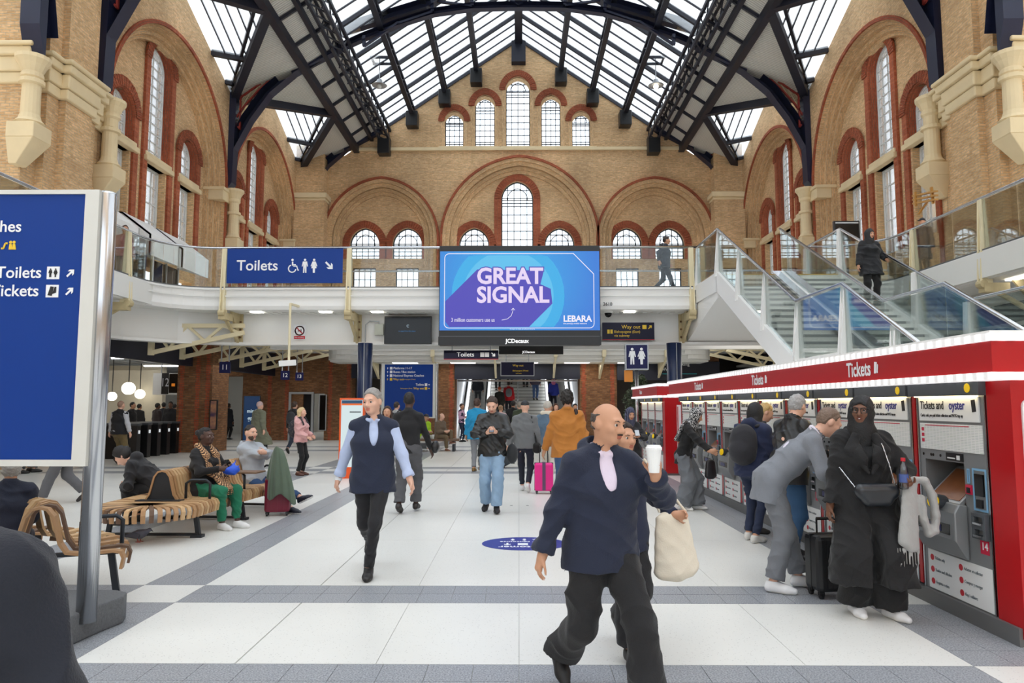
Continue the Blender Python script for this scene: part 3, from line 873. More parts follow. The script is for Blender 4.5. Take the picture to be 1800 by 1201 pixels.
    # longitudinal bracket springing from the near shaft of each big pier towards the camera
    for sg in (-1, 1):
        F = lambda u, v, w: (sg * (XW - .3 + w), PIER[0] - .1 - (u + XW), v)
        b = MB()
        def off2(pts, d):
            return [(p[0] - d * .8, p[1] + d * .4) for p in pts]
        b.arcband(low[:7], off2(low[:7], .42), -.26, .26, F)
        b.arcband([(u, v - .45) for u, v in up[:5]], up[:5], -.2, .2, F)
        b.plate([(x_edge, SPR + .1 - .7), (x_edge + .3, SPR + .4), (x_edge + .35, 15.3), (x_edge, 15.7)], [], -.26, .26, F)
        b.build('truss_arch', IRONB, root)
        f = MB()
        for i in range(9):
            for j in range(10):
                u = x_edge + .5 + i * .27 + (.13 if j % 2 else 0); v = 12.6 + j * .27
                if v < 11.9 + 1.25 * (u - x_edge) ** .75 + .5 or v > 15.4: continue
                i1 = circ(u, v, .125, 8); o1 = circ(u, v, .17, 8)
                f.arcband(i1 + i1[:1], o1 + o1[:1], -.03, .03, F)
                f.beam(F(u - .06, v - .06, 0), F(u + .07, v + .07, 0), .05, .05, up=(0, 1, 0))
        f.build('filigree', FILI, root, kind='stuff')
        e = MB(); e.beam(F(x_edge + .42, 12.6, -.05), F(x_edge + .42, 15.3, -.05), .07, .1); e.build('red_edging', REDLINE, root)
    # outer roofs over the side halls, glazed
    for sg in (-1, 1):
        b = MB(); b.box(sg * 9.65, -8, 16.9, sg * 30, 18.0, 16.95); b.build('side_roof_glass', GLASSR, root)
roof()
# plain outer walls far to either side and behind the camera
b = MB(); b.box(-30.4, -16, -.3, -30, 52, 17); b.build('wall_outer_left', BRICK, kind='structure')
b = MB(); b.box(30, -16, -.3, 30.4, 52, 17); b.build('wall_outer_right', BRICK, kind='structure')
b = MB(); b.plate(rect(-30, -.3, 30, 26), [rect(-12.6 + 6.4 * i, 4.2, -12.6 + 6.4 * i + 5.8, 16.5) for i in range(4)] + [rect(-26, 5, -16, 15), rect(16, 5, 26, 15)], -16.4, -16, lambda u, v, w: (u, w, v)); b.build('wall_back', BRICK, kind='structure')
b = MB()
for i in range(4): b.box(-12.6 + 6.4 * i, -16.25, 4.2, -6.8 + 6.4 * i, -16.2, 16.5)
b.box(-26, -16.25, 5, -16, -16.2, 15); b.box(16, -16.25, 5, 26, -16.2, 15)
b.build('window_back', GLASSW, kind='structure')  # unseen glazing added behind the camera to let in light from the front
for n_, (px_, py_) in enumerate(((667, 150), (1153, 150))):
    p_ = at(px_, py_, 34)
    t_ = thing('pendant_lamp', 'round factory pendant lamp under the %s roof slope' % ('left' if n_ == 0 else 'right'), 'lamp', p_)
    b = MB(); b.lathe([(.02, .75), (.02, .3), (.12, .28), (.16, .12), (.38, 0), (.36, -.03), (.1, .08)], 20); b.build('lamp_shade', SILVER, t_, smooth=True)
    b = MB(); b.lathe([(.08, .02), (.13, -.05), (.1, -.13), (.02, -.16)], 14); b.build('bulb', pm('lamp_glow', (255, 240, 214), .5, emit=6.0 if n_ else 1.2) if n_ else pm('lamp_off', (220, 220, 215), .4), t_, smooth=True)
    b = MB(); b.tube([(0, 0, .7), (0, 0, 1.5)], .02); b.build('lamp_rod', IRON, t_)
    b = MB()
    for dy in (0, .7):
        b.box(-.55, .2 + dy, 1.5, .55, .28 + dy, 1.62)
    b.box(-.5, .2, 1.48, -.42, .98, 1.6); b.box(.42, .2, 1.48, .5, .98, 1.6); b.build('lamp_bracket', IRON, t_)
# ------------------------------------------------------------------ upper gallery, footbridge and its balustrades
YB, YR, YF = 20.0, 23.5, 31.0        # bridge front edge, bridge rear edge, far gallery edge
RAILZ = 6.07
def sweep(path, prof, closed=False):
    """prof: (d, z) outline swept along an XY path; d is measured to the path's left"""
    b = MB(); n = len(prof); P = [Vector(p) for p in path]; rows = []
    for i, p in enumerate(P):
        t = (P[min(i + 1, len(P) - 1)] - P[max(i - 1, 0)]).normalized(); nl = Vector((-t.y, t.x))
        rows.append([(p.x + nl.x * d, p.y + nl.y * d, z) for d, z in prof])
    base = [v for r in rows for v in r]; f = []
    for i in range(len(P) - 1):
        for j in range(n):
            a = i * n + j; c = i * n + (j + 1) % n
            f.append((a, c, c + n, a + n))
    f.append(tuple(range(n))); f.append(tuple(range((len(P) - 1) * n, len(P) * n)))
    b.faces(base, f); return b
def corner(sg, x0, x1, y0, y1, n=8):
    """quarter turn from (x1,y0) running along Y to (x0,y1) running along X"""
    return [(sg * (x1 - (x1 - x0) * (1 - math.cos(PI / 2 * i / n))), y0 + (y1 - y0) * math.sin(PI / 2 * i / n)) for i in range(n + 1)]
LEFT = [(-10, -8), (-10, 6), (-10, 12)] + corner(-1, 8.6, 10, 18.5, 20)
RIGHT = [(10, -8), (10, 6), (10, 12)] + corner(1, 8.6, 10, 18.5, 20)
BR = sgroup('footbridge', 'white footbridge and galleries with glass balustrades')
pl = LEFT + [(5.02, 20)]
prr = [(8.1, 20)] + RIGHT[::-1]
FAS = [(0, 4.40), (0.02, 4.60), (0.02, 4.86), (-.06, 4.86), (-.06, 4.92), (.25, 4.92), (.25, 4.30), (.04, 4.30)]
# d is measured to the left of the walking direction; both paths keep the deck on that side
FASL = [(d, z) for d, z in FAS]
sweep(pl, FASL).build('fascia', WHITE, BR)
sweep(prr, FASL).build('fascia', WHITE, BR)
for p in (pl, prr):
    sweep(p, [(-.05, 4.66), (-.02, 4.66), (-.02, 4.70), (-.05, 4.70)]).build('fascia_bead', WHITE2, BR)
    sweep(p, [(-.065, 4.915), (.1, 4.915), (.1, 4.945), (-.065, 4.945)]).build('deck_edge', pm('grey_rubber', (96, 98, 100), .7), BR)
BEAM = [(1.15, 3.42), (1.15, 3.50), (1.28, 3.50), (1.28, 4.36), (1.5, 4.36), (1.5, 3.40), (1.2, 3.40)]
b0 = [(-11.3, -8), (-11.3, 12), (-11.3, 17.5), (-10.9, 19.4), (-9.9, 20.6), (-8.6, 21.25), (-8.0, 21.3), (9, 21.3)]
BM2 = [(0, 3.48), (0, 4.36), (.25, 4.36), (.25, 3.40), (-.14, 3.40), (-.14, 3.48)]
sweep(b0, BM2).build('main_beam', WHITE, BR)
sweep([(9, 21.3), (10.2, 20.6), (11.0, 19.4), (11.3, 17.5), (11.3, 12), (11.3, -8)], BM2).build('main_beam', WHITE, BR)
deck = MB()
for x0, y0, x1, y1 in ((-13, -8, -9.9, 24), (9.9, -8, 13, 24), (-9.9, 20.1, 9.9, YR), (-13, 24, -8.2, YG), (8.2, 24, 13, YG), (-8.2, YF, 8.2, YG)):
    deck.box(x0, y0, 4.32, x1, y1, DECK)
deck.build('deck_slab', WHITE2, BR, kind='stuff')
rf = MB(); rf.box(-8.2, YR, 3.45, 8.2, YR + .25, 4.9); rf.build('rear_fascia', WHITE, BR)
ff = MB()
for y, z0, z1 in ((YF, 3.98, 4.9), (YF + .12, 3.78, 4.02), (YF + .3, 3.6, 3.8)): ff.box(-8.3, y, z0, 8.3, y + .3, z1)
ff.box(-8.3, YF + .4, 3.5, 8.3, 33.0, 3.62)
for sg in (-1, 1):      # rounded corner soffits of the well
    for k, (z0, z1, r) in enumerate(((3.95, 4.9, 1.5), (3.75, 3.97, 1.35), (3.56, 3.77, 1.2))):
        ff.plate([(sg * 8.3, YF + .3)] + [(sg * (8.3 - r) + sg * r * math.sin(a), YF + .3 - r * math.cos(a) + 0) if False else (sg * (8.3 - r + r * math.sin(a)), YF + .3 - r + r * (1 - math.cos(a))) for a in [PI / 2 * i / 8 for i in range(9)]], [], z0, z1, lambda u, v, w: (u, v, w))
ff.build('far_gallery_fascia', WHITE2, BR)
for sg in (-1, 1):
    e = MB(); e.box(sg * 8.2, YR, 4.0, sg * 8.45, YF, 4.9); e.build('side_fascia', WHITE, BR)

def rail_run(path, parent, z0=4.95, zr=RAILZ, glass=True, r=.034, name='handrail', gmat=None, maxlen=1.9):
    pts = [Vector((p[0], p[1], p[2] if len(p) > 2 else 0)) for p in path]
    t = MB(); t.tube([p + Vector((0, 0, zr)) for p in pts], r, 8); t.build(name, STEEL, parent, smooth=True)
    if not glass: return
    for a, c in zip(pts[:-1], pts[1:]):
        L = (c - a).length; n = max(1, round(L / maxlen))
        for i in range(n):
            p, q = a.lerp(c, i / n), a.lerp(c, (i + 1) / n); d = (q - p).normalized() * .008
            g = MB(); s = Vector((-(q - p).y, (q - p).x, 0)).normalized() * .007
            p, q = p + d, q - d; A = Vector((0, 0, z0)); B = Vector((0, 0, zr - .045))
            g.hexa([p + A - s, q + A - s, q + A + s, p + A + s, p + B - s, q + B - s, q + B + s, p + B + s])
            g.build('glass_panel', gmat or GLASS, parent)
BAL = sgroup('balustrade_front', 'glass balustrade with steel rail along footbridge and galleries')
rail_run(LEFT[1:] + [(-4.8, 20), (-1.3, 20), (1.3, 20), (5.02, 20)], BAL)
rail_run([(8.1, 20)] + RIGHT[::-1][:-1], BAL)
BAL2 = sgroup('balustrade_rear', 'rear balustrade of the footbridge')
rail_run([(-8.2, YR + .1), (8.2, YR + .1)], BAL2, glass=False)
rail_run([(-8.3, YF), (8.3, YF)], BAL2, glass=False)
# cream posts with brackets below
def fin(parent, x, y, dx, dy, name='post', z0=4.2, z1=6.05, mat=None, w0=.16, w1=.09):
    b = MB(); s = Vector((-dy, dx, 0)); d = Vector((dx, dy, 0)); p = Vector((x, y, 0))
    for off, th in ((-.05, .035), (.05, .035)):
        o = p + s * off
        b.hexa([o + d * -.10 - s * th / 2 + Vector((0, 0, z0)), o + d * w0 - s * th / 2 + Vector((0, 0, z0)), o + d * w0 + s * th / 2 + Vector((0, 0, z0)), o - d * .10 + s * th / 2 + Vector((0, 0, z0)),
                o + d * -.0 - s * th / 2 + Vector((0, 0, z1)), o + d * w1 - s * th / 2 + Vector((0, 0, z1)), o + d * w1 + s * th / 2 + Vector((0, 0, z1)), o - d * .0 + s * th / 2 + Vector((0, 0, z1))])
    b.hexa([p - d * .03 - s * .05 + Vector((0, 0, z0)), p + d * .05 - s * .05 + Vector((0, 0, z0)), p + d * .05 + s * .05 + Vector((0, 0, z0)), p - d * .03 + s * .05 + Vector((0, 0, z0)),
            p - d * .0 - s * .05 + Vector((0, 0, z1)), p + d * .05 - s * .05 + Vector((0, 0, z1)), p + d * .05 + s * .05 + Vector((0, 0, z1)), p - d * .0 + s * .05 + Vector((0, 0, z1))])
    o = b.build(name, mat or CREAM, parent); return o
def bracket(parent, x, y, dx, dy, L=1.3, z0=4.36, z1=3.42):
    """bolted arm under the deck edge running back to the main beam; d points inwards"""
    d = Vector((dx, dy, 0)); p = Vector((x, y, 0)); s = Vector((-dy, dx, 0)); V = lambda a, z, k: p + d * a + s * k + Vector((0, 0, z))
    b = MB()
    b.tube([V(-.04, 4.2, -.09), V(-.04, 4.2, .09)], .09, 10)
    b.beam(V(-.05, 4.12, 0), V(.5, 4.12, 0), .2, .2)
    b.beam(V(.15, 4.1, 0), V(L - .02, z1 + .02, 0), .07, .09)
    b.hexa([V(.55, 4.36, -.03), V(L, z1, -.03), V(L, z1, .03), V(.55, 4.36, .03), V(.56, 4.37, -.03), V(L, 4.36, -.03), V(L, 4.36, .03), V(.56, 4.37, .03)])
    b.beam(V(L - .06, z1, 0), V(L - .06, 4.36, 0), .22, .07, up=(0, 1, 0))
    o = b.build('bracket', pm('weathered_cream_steel', (196, 180, 140), .6, var=.25, vs=6), parent)
    k = MB()
    for z in (3.62, 3.85, 4.08):
        for q in (-.06, .06): k.beam(V(L - .1, z, q), V(L - .14, z, q), .05, .05)
    k.build('bolt', pm('rusty_bolt', (110, 84, 56), .7), o)
for x in (-8.35, -4.8, -1.3, 1.3, 4.86):
    fin(BAL, x, YB - .03, 0, 1); bracket(BR, x, YB - .03, 0, 1)
for y in (18.0, 15.3, 12.6, 9.9):
    for sg in (-1, 1): fin(BAL, sg * 9.97, y, sg, 0); bracket(BR, sg * 9.97, y, sg, 0)
for x in (-6.45, -3.75, -1.05, 1.6, 3.7, 6.4):
    d = MB(); d.box(x - .08, YF - .05, 3.7, x + .08, YF + .15, 4.1); d.beam((x, YF, 3.72), (x, 33, 2.85), .09, .1); d.hexa([(x - .03, YF + .3, 3.55), (x - .03, 33, 2.8), (x + .03, 33, 2.8), (x + .03, YF + .3, 3.55), (x - .03, YF + .3, 3.6), (x - .03, 33, 3.5), (x + .03, 33, 3.5), (x + .03, YF + .3, 3.6)])
    d.build('far_bracket', CREAM, BR)
# recessed lights under the deck edges
lt = pm('soffit_light', (255, 250, 240), .5, emit=5.0)
b = MB()
for x in (-7.6, -5.6, -4.1, 3.2, 5.4, 7.2): b.box(x - .16, 20.45, 4.285, x + .16, 20.7, 4.30)
for x in (-5.1, -2.5, 0.3, 2.6, 5.0): b.box(x - .55, 31.9, 3.485, x + .55, 32.3, 3.50)
for y in (6, 9, 12, 15): 
    for sg in (-1, 1): b.box(sg * 10.5, y - .4, 4.285, sg * 10.7, y + .4, 4.30)
b.build('soffit_light', lt, BR, kind='stuff')
# perforated strip along the soffit of the deck edge
b = MB()
for i in range(60):
    x = -8 + i * .27
    if abs(x) > 2.4: b.box(x, 20.75, 4.30, x + .13, 21.2, 4.315)
b.build('perforated_strip', WHITE2, BR, kind='stuff')
# cream cantilever trusses under the side galleries
for sg in (-1, 1):
    for k, y in enumerate((20.2 + 2.45 * i for i in range(5))):
        d = MB(); X = lambda x: sg * x; zt = 3.92
        if k == 0: y += .5
        d.beam((X(10.9), y, zt), (X(8.0), y, zt), .1, .12); d.beam((X(10.75), y, 3.12), (X(8.0), y, 3.72), .1, .12)
        d.beam((X(10.7), y, zt), (X(10.7), y, 3.06), .14, .12, up=(0, 1, 0))
        n = 5
        for i in range(n):
            x0, x1 = 10.7 - 2.6 * i / n, 10.7 - 2.6 * (i + 1) / n; zb = lambda x: 3.12 + (10.75 - x) / 2.75 * .6
            if i % 2 == 0: d.beam((X(x0), y, zt), (X(x1), y, zb(x1)), .07, .07)
            else: d.beam((X(x0), y, zb(x0)), (X(x1), y, zt), .07, .07)
        d.build('cantilever_truss', CREAM, BR)
    d = MB(); d.box(sg * 8.2, YR + .3, 4.0, sg * 13, 33, 4.05); d.build('gallery_soffit', WHITE2, BR)
# navy columns
for x, lab in ((-4.5, 'left'), (4.53, 'right')):
    t = thing('steel_column', 'round navy blue steel column under the %s part of the footbridge' % lab, 'column', (x, 20.9, 0))
    b = MB(); b.lathe([(.215, 0), (.215, 3.42)], 24); b.build('shaft', pm('navy_column_paint', (18, 36, 74), .35, var=.08), t, smooth=True)
    b = MB(); b.lathe([(.30, 0), (.30, .06), (.22, .08)], 24); b.build('base_ring', NAVY, t)
    b = MB(); b.tube([(.02, -.235, .1), (.02, -.235, 3.40)], .013, 6); b.build('conduit', SILVER, t)

# ------------------------------------------------------------------ staircase down from the bridge
ST = sgroup('staircase', 'white double staircase with glass sides and steel handrails')
X0, XM_, X1 = 5.02, 6.6, 8.1
treadm = pm('pale_stair_tread', (236, 236, 230), .55, var=.08, vs=6)
nosem = pm('dark_stair_nosing', (150, 152, 152), .6)
rise = .17
def flight(ya, za, yb, zb):
    n = round((za - zb) / rise); dy = (ya - yb) / n; dz = (za - zb) / n
    for i in range(n):
        y1 = ya - i * dy; z = za - i * dz
        if i == 0: pass
        b = MB(); b.box(X0 + .05, y1 - dy, z - dz - .16, X1 - .05, y1 + .02, z - dz); 
        s = b.build('step', treadm, ST)
        q = MB(); q.box(X0 + .05, y1 - dy - .004, z - dz - .05, X1 - .05, y1 - dy + .03, z - dz + .004); q.build('nosing', nosem, s)
flight(17.85, DECK, 12.9, 2.33)
flight(11.05, 2.33, 6.75, 0.0)
b = MB(); b.box(X0, 17.85, 4.55, X1, 20, DECK); b.box(X0, 11.05, 2.05, X1, 12.9, 2.33); b.build('landing', treadm, ST)
b = MB(); b.box(X0 + .1, 17.83, DECK, X1 - .1, 17.95, DECK + .012); b.box(X0 + .1, 11.07, 2.33, X1 - .1, 11.2, 2.342); b.build('warning_strip', pm('yellow_strip', (222, 176, 40), .6), ST)
for nm, x in (('left', X0), ('centre', XM_), ('right', X1)):
    b = MB()
    def slope(ya, za, yb, zb, lo, hi):
        b.hexa([(x - .06, yb, zb + lo), (x + .06, yb, zb + lo), (x + .06, ya, za + lo), (x - .06, ya, za + lo), (x - .06, yb, zb + hi), (x + .06, yb, zb + hi), (x + .06, ya, za + hi), (x - .06, ya, za + hi)])
    lo = -.42 if nm != 'centre' else -.12
    slope(17.85, DECK, 12.9, 2.33, lo, .10); slope(11.05, 2.33, 6.75, 0, lo if lo > -.2 else -.36, .10)
    b.box(x - .06, 17.83, DECK + lo, x + .06, 20, DECK + .06); b.box(x - .06, 11.04, 2.33 + lo, x + .06, 12.92, 2.33 + .10)
    b.build('stringer', WHITE, ST)
    if nm == 'centre':
        b = MB()
        for (ya, za, yb, zb) in ((17.8, DECK, 12.9, 2.33), (11.0, 2.33, 6.75, 0)):
            for dx in (-.16, .16): b.beam((x + dx, ya, za + .06), (x + dx, yb, zb + .06), .2, .06)
        b.build('wheel_channel', STEEL, ST)
    H = 1.17
    P = [(x, 20, DECK), (x, 17.85, DECK), (x, 12.9, 2.33), (x, 11.05, 2.33), (x, 6.75, 0)]
    if nm == 'centre': P = P[1:]
    rail_run(P, ST, z0=.12, zr=H, r=.03, gmat=GLASSG, maxlen=1.75)
    pts = [Vector(p) for p in P]
    for a, c in zip(pts[:-1], pts[1:]):
        n = max(1, round((c - a).length / 1.85))
        for i in range(n + (1 if c is pts[-1] else 0)):
            p = a.lerp(c, i / n)
            if nm != 'centre': fin(ST, x, p.y, 1 if nm == 'left' else -1, 0, 'baluster_fin', p.z - .05, p.z + H - .03, WHITE, .10, .05)
b = MB(); b.hexa([(X0 - .02, 17.9, 4.3), (X1, 17.9, 4.3), (X1, 21.2, 3.5), (X0 - .02, 21.2, 3.5), (X0 - .02, 17.9, 4.5), (X1, 17.9, 4.5), (X1, 21.2, 4.4), (X0 - .02, 21.2, 4.4)]); b.build('landing_soffit', WHITE, ST)

# ------------------------------------------------------------------ awnings of the gallery shops
for i, (y0, y1) in enumerate(((19.9, 21.7), (22.4, 24.3), (24.6, 26.7))):
    t = thing('shop_awning', ('white box awning nearest the big sign on left gallery', 'white box awning in the middle of the left gallery', 'white box awning nearest the footbridge on left gallery')[i], 'awning', (-12.95, (y0 + y1) / 2, 6.4))
    h = (y1 - y0) / 2
    b = MB(); b.plate([(0, 1.35), (0, 1.4), (.25, 1.4), (1.2, .68), (1.2, 0), (1.15, 0), (1.15, .64), (.23, 1.34)], [], -h, h, lambda u, v, w: (u, w, v)); b.build('canopy', pm('awning_white', (232, 233, 232), .7), t)
    for e in (-h, h - .03): b = MB(); b.plate([(0, .35), (0, 1.4), (.25, 1.4), (1.2, .68), (1.2, 0)], [], e, e + .03, lambda u, v, w: (u, w, v)); b.build('end_panel', MATS['awning_white'], t)
    b = MB(); b.box(.02, -h + .1, -1.45, .08, h - .1, .3); b.build('shopfront_glass', BLACKG, t)
    for e in (-h + .1, 0, h - .15): b = MB(); b.box(.05, e, -1.5, .13, e + .06, .35); b.build('shopfront_mullion', SILVER, t)

# ------------------------------------------------------------------ ground floor under the galleries
LW = sgroup('wall_lower', 'brick piers and openings below the galleries')
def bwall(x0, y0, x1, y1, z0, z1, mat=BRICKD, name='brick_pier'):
    b = MB(); b.box(x0, y0, z0, x1, y1, z1); return b.build(name, mat, LW)
def quoin(x, y, w, z1, face='y'):
    b = MB()
    n = int(z1 / .3)
    for i in range(n):
        ww = w * (1.0 if i % 2 else .7)
        b.box(x - ww / 2, y - .012, i * .3, x + ww / 2, y + .03, i * .3 + .29)
    b.build('red_quoin', REDF, LW, kind='stuff')
# left pier and the angled back wall
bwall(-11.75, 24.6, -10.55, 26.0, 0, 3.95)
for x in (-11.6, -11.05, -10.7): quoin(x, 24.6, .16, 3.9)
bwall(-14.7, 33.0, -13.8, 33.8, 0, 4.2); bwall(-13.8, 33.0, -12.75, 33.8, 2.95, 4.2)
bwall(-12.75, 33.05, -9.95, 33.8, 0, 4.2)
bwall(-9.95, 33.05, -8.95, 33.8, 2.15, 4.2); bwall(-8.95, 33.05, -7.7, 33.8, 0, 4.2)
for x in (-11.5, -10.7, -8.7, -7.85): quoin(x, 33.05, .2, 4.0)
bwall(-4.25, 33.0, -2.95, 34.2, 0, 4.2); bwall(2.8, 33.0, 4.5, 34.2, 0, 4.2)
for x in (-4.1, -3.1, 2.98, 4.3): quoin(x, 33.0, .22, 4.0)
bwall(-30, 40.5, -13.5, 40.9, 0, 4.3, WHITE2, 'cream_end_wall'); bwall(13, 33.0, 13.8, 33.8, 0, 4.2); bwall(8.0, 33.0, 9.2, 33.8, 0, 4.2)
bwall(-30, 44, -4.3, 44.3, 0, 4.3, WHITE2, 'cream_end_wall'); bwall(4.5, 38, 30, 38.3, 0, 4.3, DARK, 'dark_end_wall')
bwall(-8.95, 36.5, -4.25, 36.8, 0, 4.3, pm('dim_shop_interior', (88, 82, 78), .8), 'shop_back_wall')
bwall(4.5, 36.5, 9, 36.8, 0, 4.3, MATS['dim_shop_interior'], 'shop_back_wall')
# navy fascias
b = MB(); b.box(-2.95, 32.9, 2.80, 2.8, 33.1, 3.6); b.box(-7.7, 32.9, 2.85, -4.25, 33.1, 3.6); b.box(4.5, 32.9, 2.75, 9.2, 33.1, 3.6)
b.box(-11.45, 8, 2.95, -11.25, 33, 3.95); b.box(11.25, 8, 2.95, 11.45, 33, 3.95); b.build('navy_fascia', NAVY, LW)
# platform hall beyond the left openings: ceiling, ducts, lights
b = MB(); b.box(-30, 6, 3.6, -11.5, 44, 3.7); b.box(11.5, 6, 3.6, 30, 44, 3.7); b.box(-8.9, 33.1, 3.1, -4.3, 36.5, 3.2); b.box(4.5, 33.1, 3.1, 9.1, 36.5, 3.2); b.build('platform_ceiling', WHITE2, LW)
b = MB()
for i in range(16): b.box(-13.4 - i * .8, 8, 3.35, -13.3 - i * .8, 43, 3.55)
for i in range(18): b.box(-28, 12 + i * 1.6, 3.45, -12, 12.1 + i * 1.6, 3.55)
b.build('ceiling_slat', SILVER, LW, kind='stuff')
tube = pm('strip_light', (250, 252, 255), .5, emit=7.0)
for i, (x, y, l) in enumerate(((-13.2, 24.5, 1.6), (-14.6, 29.5, 1.8), (-16.8, 24, 1.8), (-18.5, 34, 2.4), (-14.0, 36, 2.0), (-21, 27, 2.5))):
    t = thing('strip_light', 'white fluorescent strip light under the left platform hall ceiling, ' + ('nearest the brick pier', 'over the ticket gates', 'left of the globe lamps', 'far back on the left', 'far back by the end wall', 'farthest left')[i], 'light', (x, y, 3.2), group='strip lights in platform hall')
    b = MB(); b.box(-l / 2, -.06, 0, l / 2, .06, .05); b.build('diffuser', tube, t)
    b = MB(); b.box(-l / 2 - .05, -.09, .05, l / 2 + .05, .09, .11); b.box(-.02, -.02, .11, .02, .02, .4); b.build('housing', WHITE, t)
for i, (px, py, Y, r) in enumerate(((226, 683, 27, .24), (246, 693, 30, .2), (197, 697, 27, .17), (243, 710, 36, .2), (203, 707, 33, .13))):
    p = at(px, py, Y)
    t = thing('globe_lamp', ('largest glowing globe lamp in the platform hall', 'globe lamp right of the largest one', 'globe lamp left of the largest, close by the totem pole', 'globe lamp low behind the others', 'smallest globe lamp far back in platform hall')[i], 'lamp', p, group='globe lamps in platform hall')
    b = MB(); b.lathe([(r * math.sin(a), -r * math.cos(a)) for a in [PI * k / 10 for k in range(1, 10)]], 14); b.build('globe', pm('globe_glow', (255, 247, 228), .5, emit=4.0), t, smooth=True)
    b = MB(); b.tube([(0, 0, r), (0, 0, 3.5 - p.z)], .02, 6); b.build('stem', BLACK, t)
# ticket gates
for i in range(5):
    y = 21.75 + i * .62
    t = thing('ticket_gate', 'dark ticket gate at the platform entrance on the left, ' + ('nearest of the row', 'second of the row', 'middle of the row', 'second from the brick pier', 'next to the brick pier')[i], 'gate', (-12.15, y, 0), group='row of ticket gates')
    if i == 0:
        b = MB(); b.box(-.65, -.11, .0, .65, .11, 1.0); g0 = b.mesh('gate_body', BLACK)
        b = MB(); b.box(-.67, -.13, 1.0, .67, .13, 1.06); g1 = b.mesh('gate_top', CHAR)
        b = MB(); b.box(.655, -.05, .75, .66, .05, .85); g2 = b.mesh('indicator', pm('gate_indicator', (220, 225, 230), .4, emit=.6))
        b = MB(); b.box(.1, .12, .35, .16, .30, .95); g3 = b.mesh('gate_flap', CHAR)
    for nm, me in (('gate_body', g0), ('gate_top', g1), ('indicator', g2), ('gate_flap', g3)): link(nm, me, t)
# extra furniture of the platform hall: red kiosk front and cream partitions
b = MB(); b.box(-30, 30, 0, -20.5, 30.2, 3.0); b.build('cream_partition', WHITE2, LW)
b = MB(); b.box(-17.8, 30.5, 0, -15.2, 30.8, 3.3); b.build('cream_partition', pm('cream_partition', (206, 198, 178), .7), LW)
t = thing('shop_kiosk', 'small shop kiosk with red panels in the platform hall', 'shop', (-19.2, 27.5, 0))
b = MB(); b.box(-1.6, 0, 0, 1.6, .3, 1.1); b.box(-1.6, 0, 2.1, 1.6, .3, 2.5); b.build('shop_frame', WHITE2, t)
b = MB(); b.box(-1.5, .1, 1.1, -.7, .2, 2.1); b.box(.5, .1, 1.1, 1.3, .2, 2.1); b.build('red_panel', pm('dull_red', (140, 30, 36), .5), t)
b = MB(); b.box(-.7, .12, 1.1, .5, .2, 2.1); b.build('shop_window', BLACKG, t)

# ------------------------------------------------------------------ escalator hall
EH = sgroup('wall_escalator', 'bright escalator hall with white walls behind the far opening')
b = MB(); b.box(-3.2, 34.2, 0, -2.95, 46, 6.8); b.box(2.8, 34.2, 0, 3.05, 46, 6.8); b.box(-3.2, 46, 0, 3.05, 46.2, 6.8); b.build('side_wall', pm('bright_white_panel', (235, 237, 240), .35), EH)
b = MB(); b.box(-3.2, 33.2, 5.6, 3.05, 46, 5.7); b.build('ceiling_panel', WHITE, EH)
b = MB()
for i in range(4): b.box(-2.6, 35 + i * 2.6, 5.54, 2.5, 35.5 + i * 2.6, 5.59)
b.build('ceiling_light', pm('escalator_ceiling_light', (250, 252, 255), .5, emit=6.0), EH)
ESC0, ESC1, EZ = 34.2, 42.2, 4.6
def incline(y): return (y - ESC0) / (ESC1 - ESC0) * EZ
esm = pm('escalator_step', (112, 110, 106), .5, var=.2, vs=10)
STR = thing('central_stairs', 'wide central stairs with pale steps between two escalators', 'stairs', (-.05, ESC0, 0))
n = 27
for i in range(n):
    y = (ESC1 - ESC0) * i / n; z = EZ * (i + 1) / n
    b = MB(); b.box(-1.42, y, z - EZ / n, 1.42, y + (ESC1 - ESC0) / n + .02, z); s = b.build('step', pm('stair_grey', (236, 236, 232), .6), STR)
    q = MB(); q.box(-1.42, y - .004, z - .05, 1.42, y + .05, z + .004); q.build('nosing', pm('step_nosing', (172, 172, 166), .6), s)
b = MB(); b.beam((0, .1, .9), (0, 8.0, EZ + .9), .06, .06); b.beam((0, .1, .5), (0, 8.0, EZ + .5), .03, .03)
for i in range(6): b.tube([(0, .2 + i * 1.5, incline(ESC0 + .2 + i * 1.5)), (0, .2 + i * 1.5, incline(ESC0 + .2 + i * 1.5) + .9)], .03, 6)
b.build('centre_handrail', STEEL, STR)
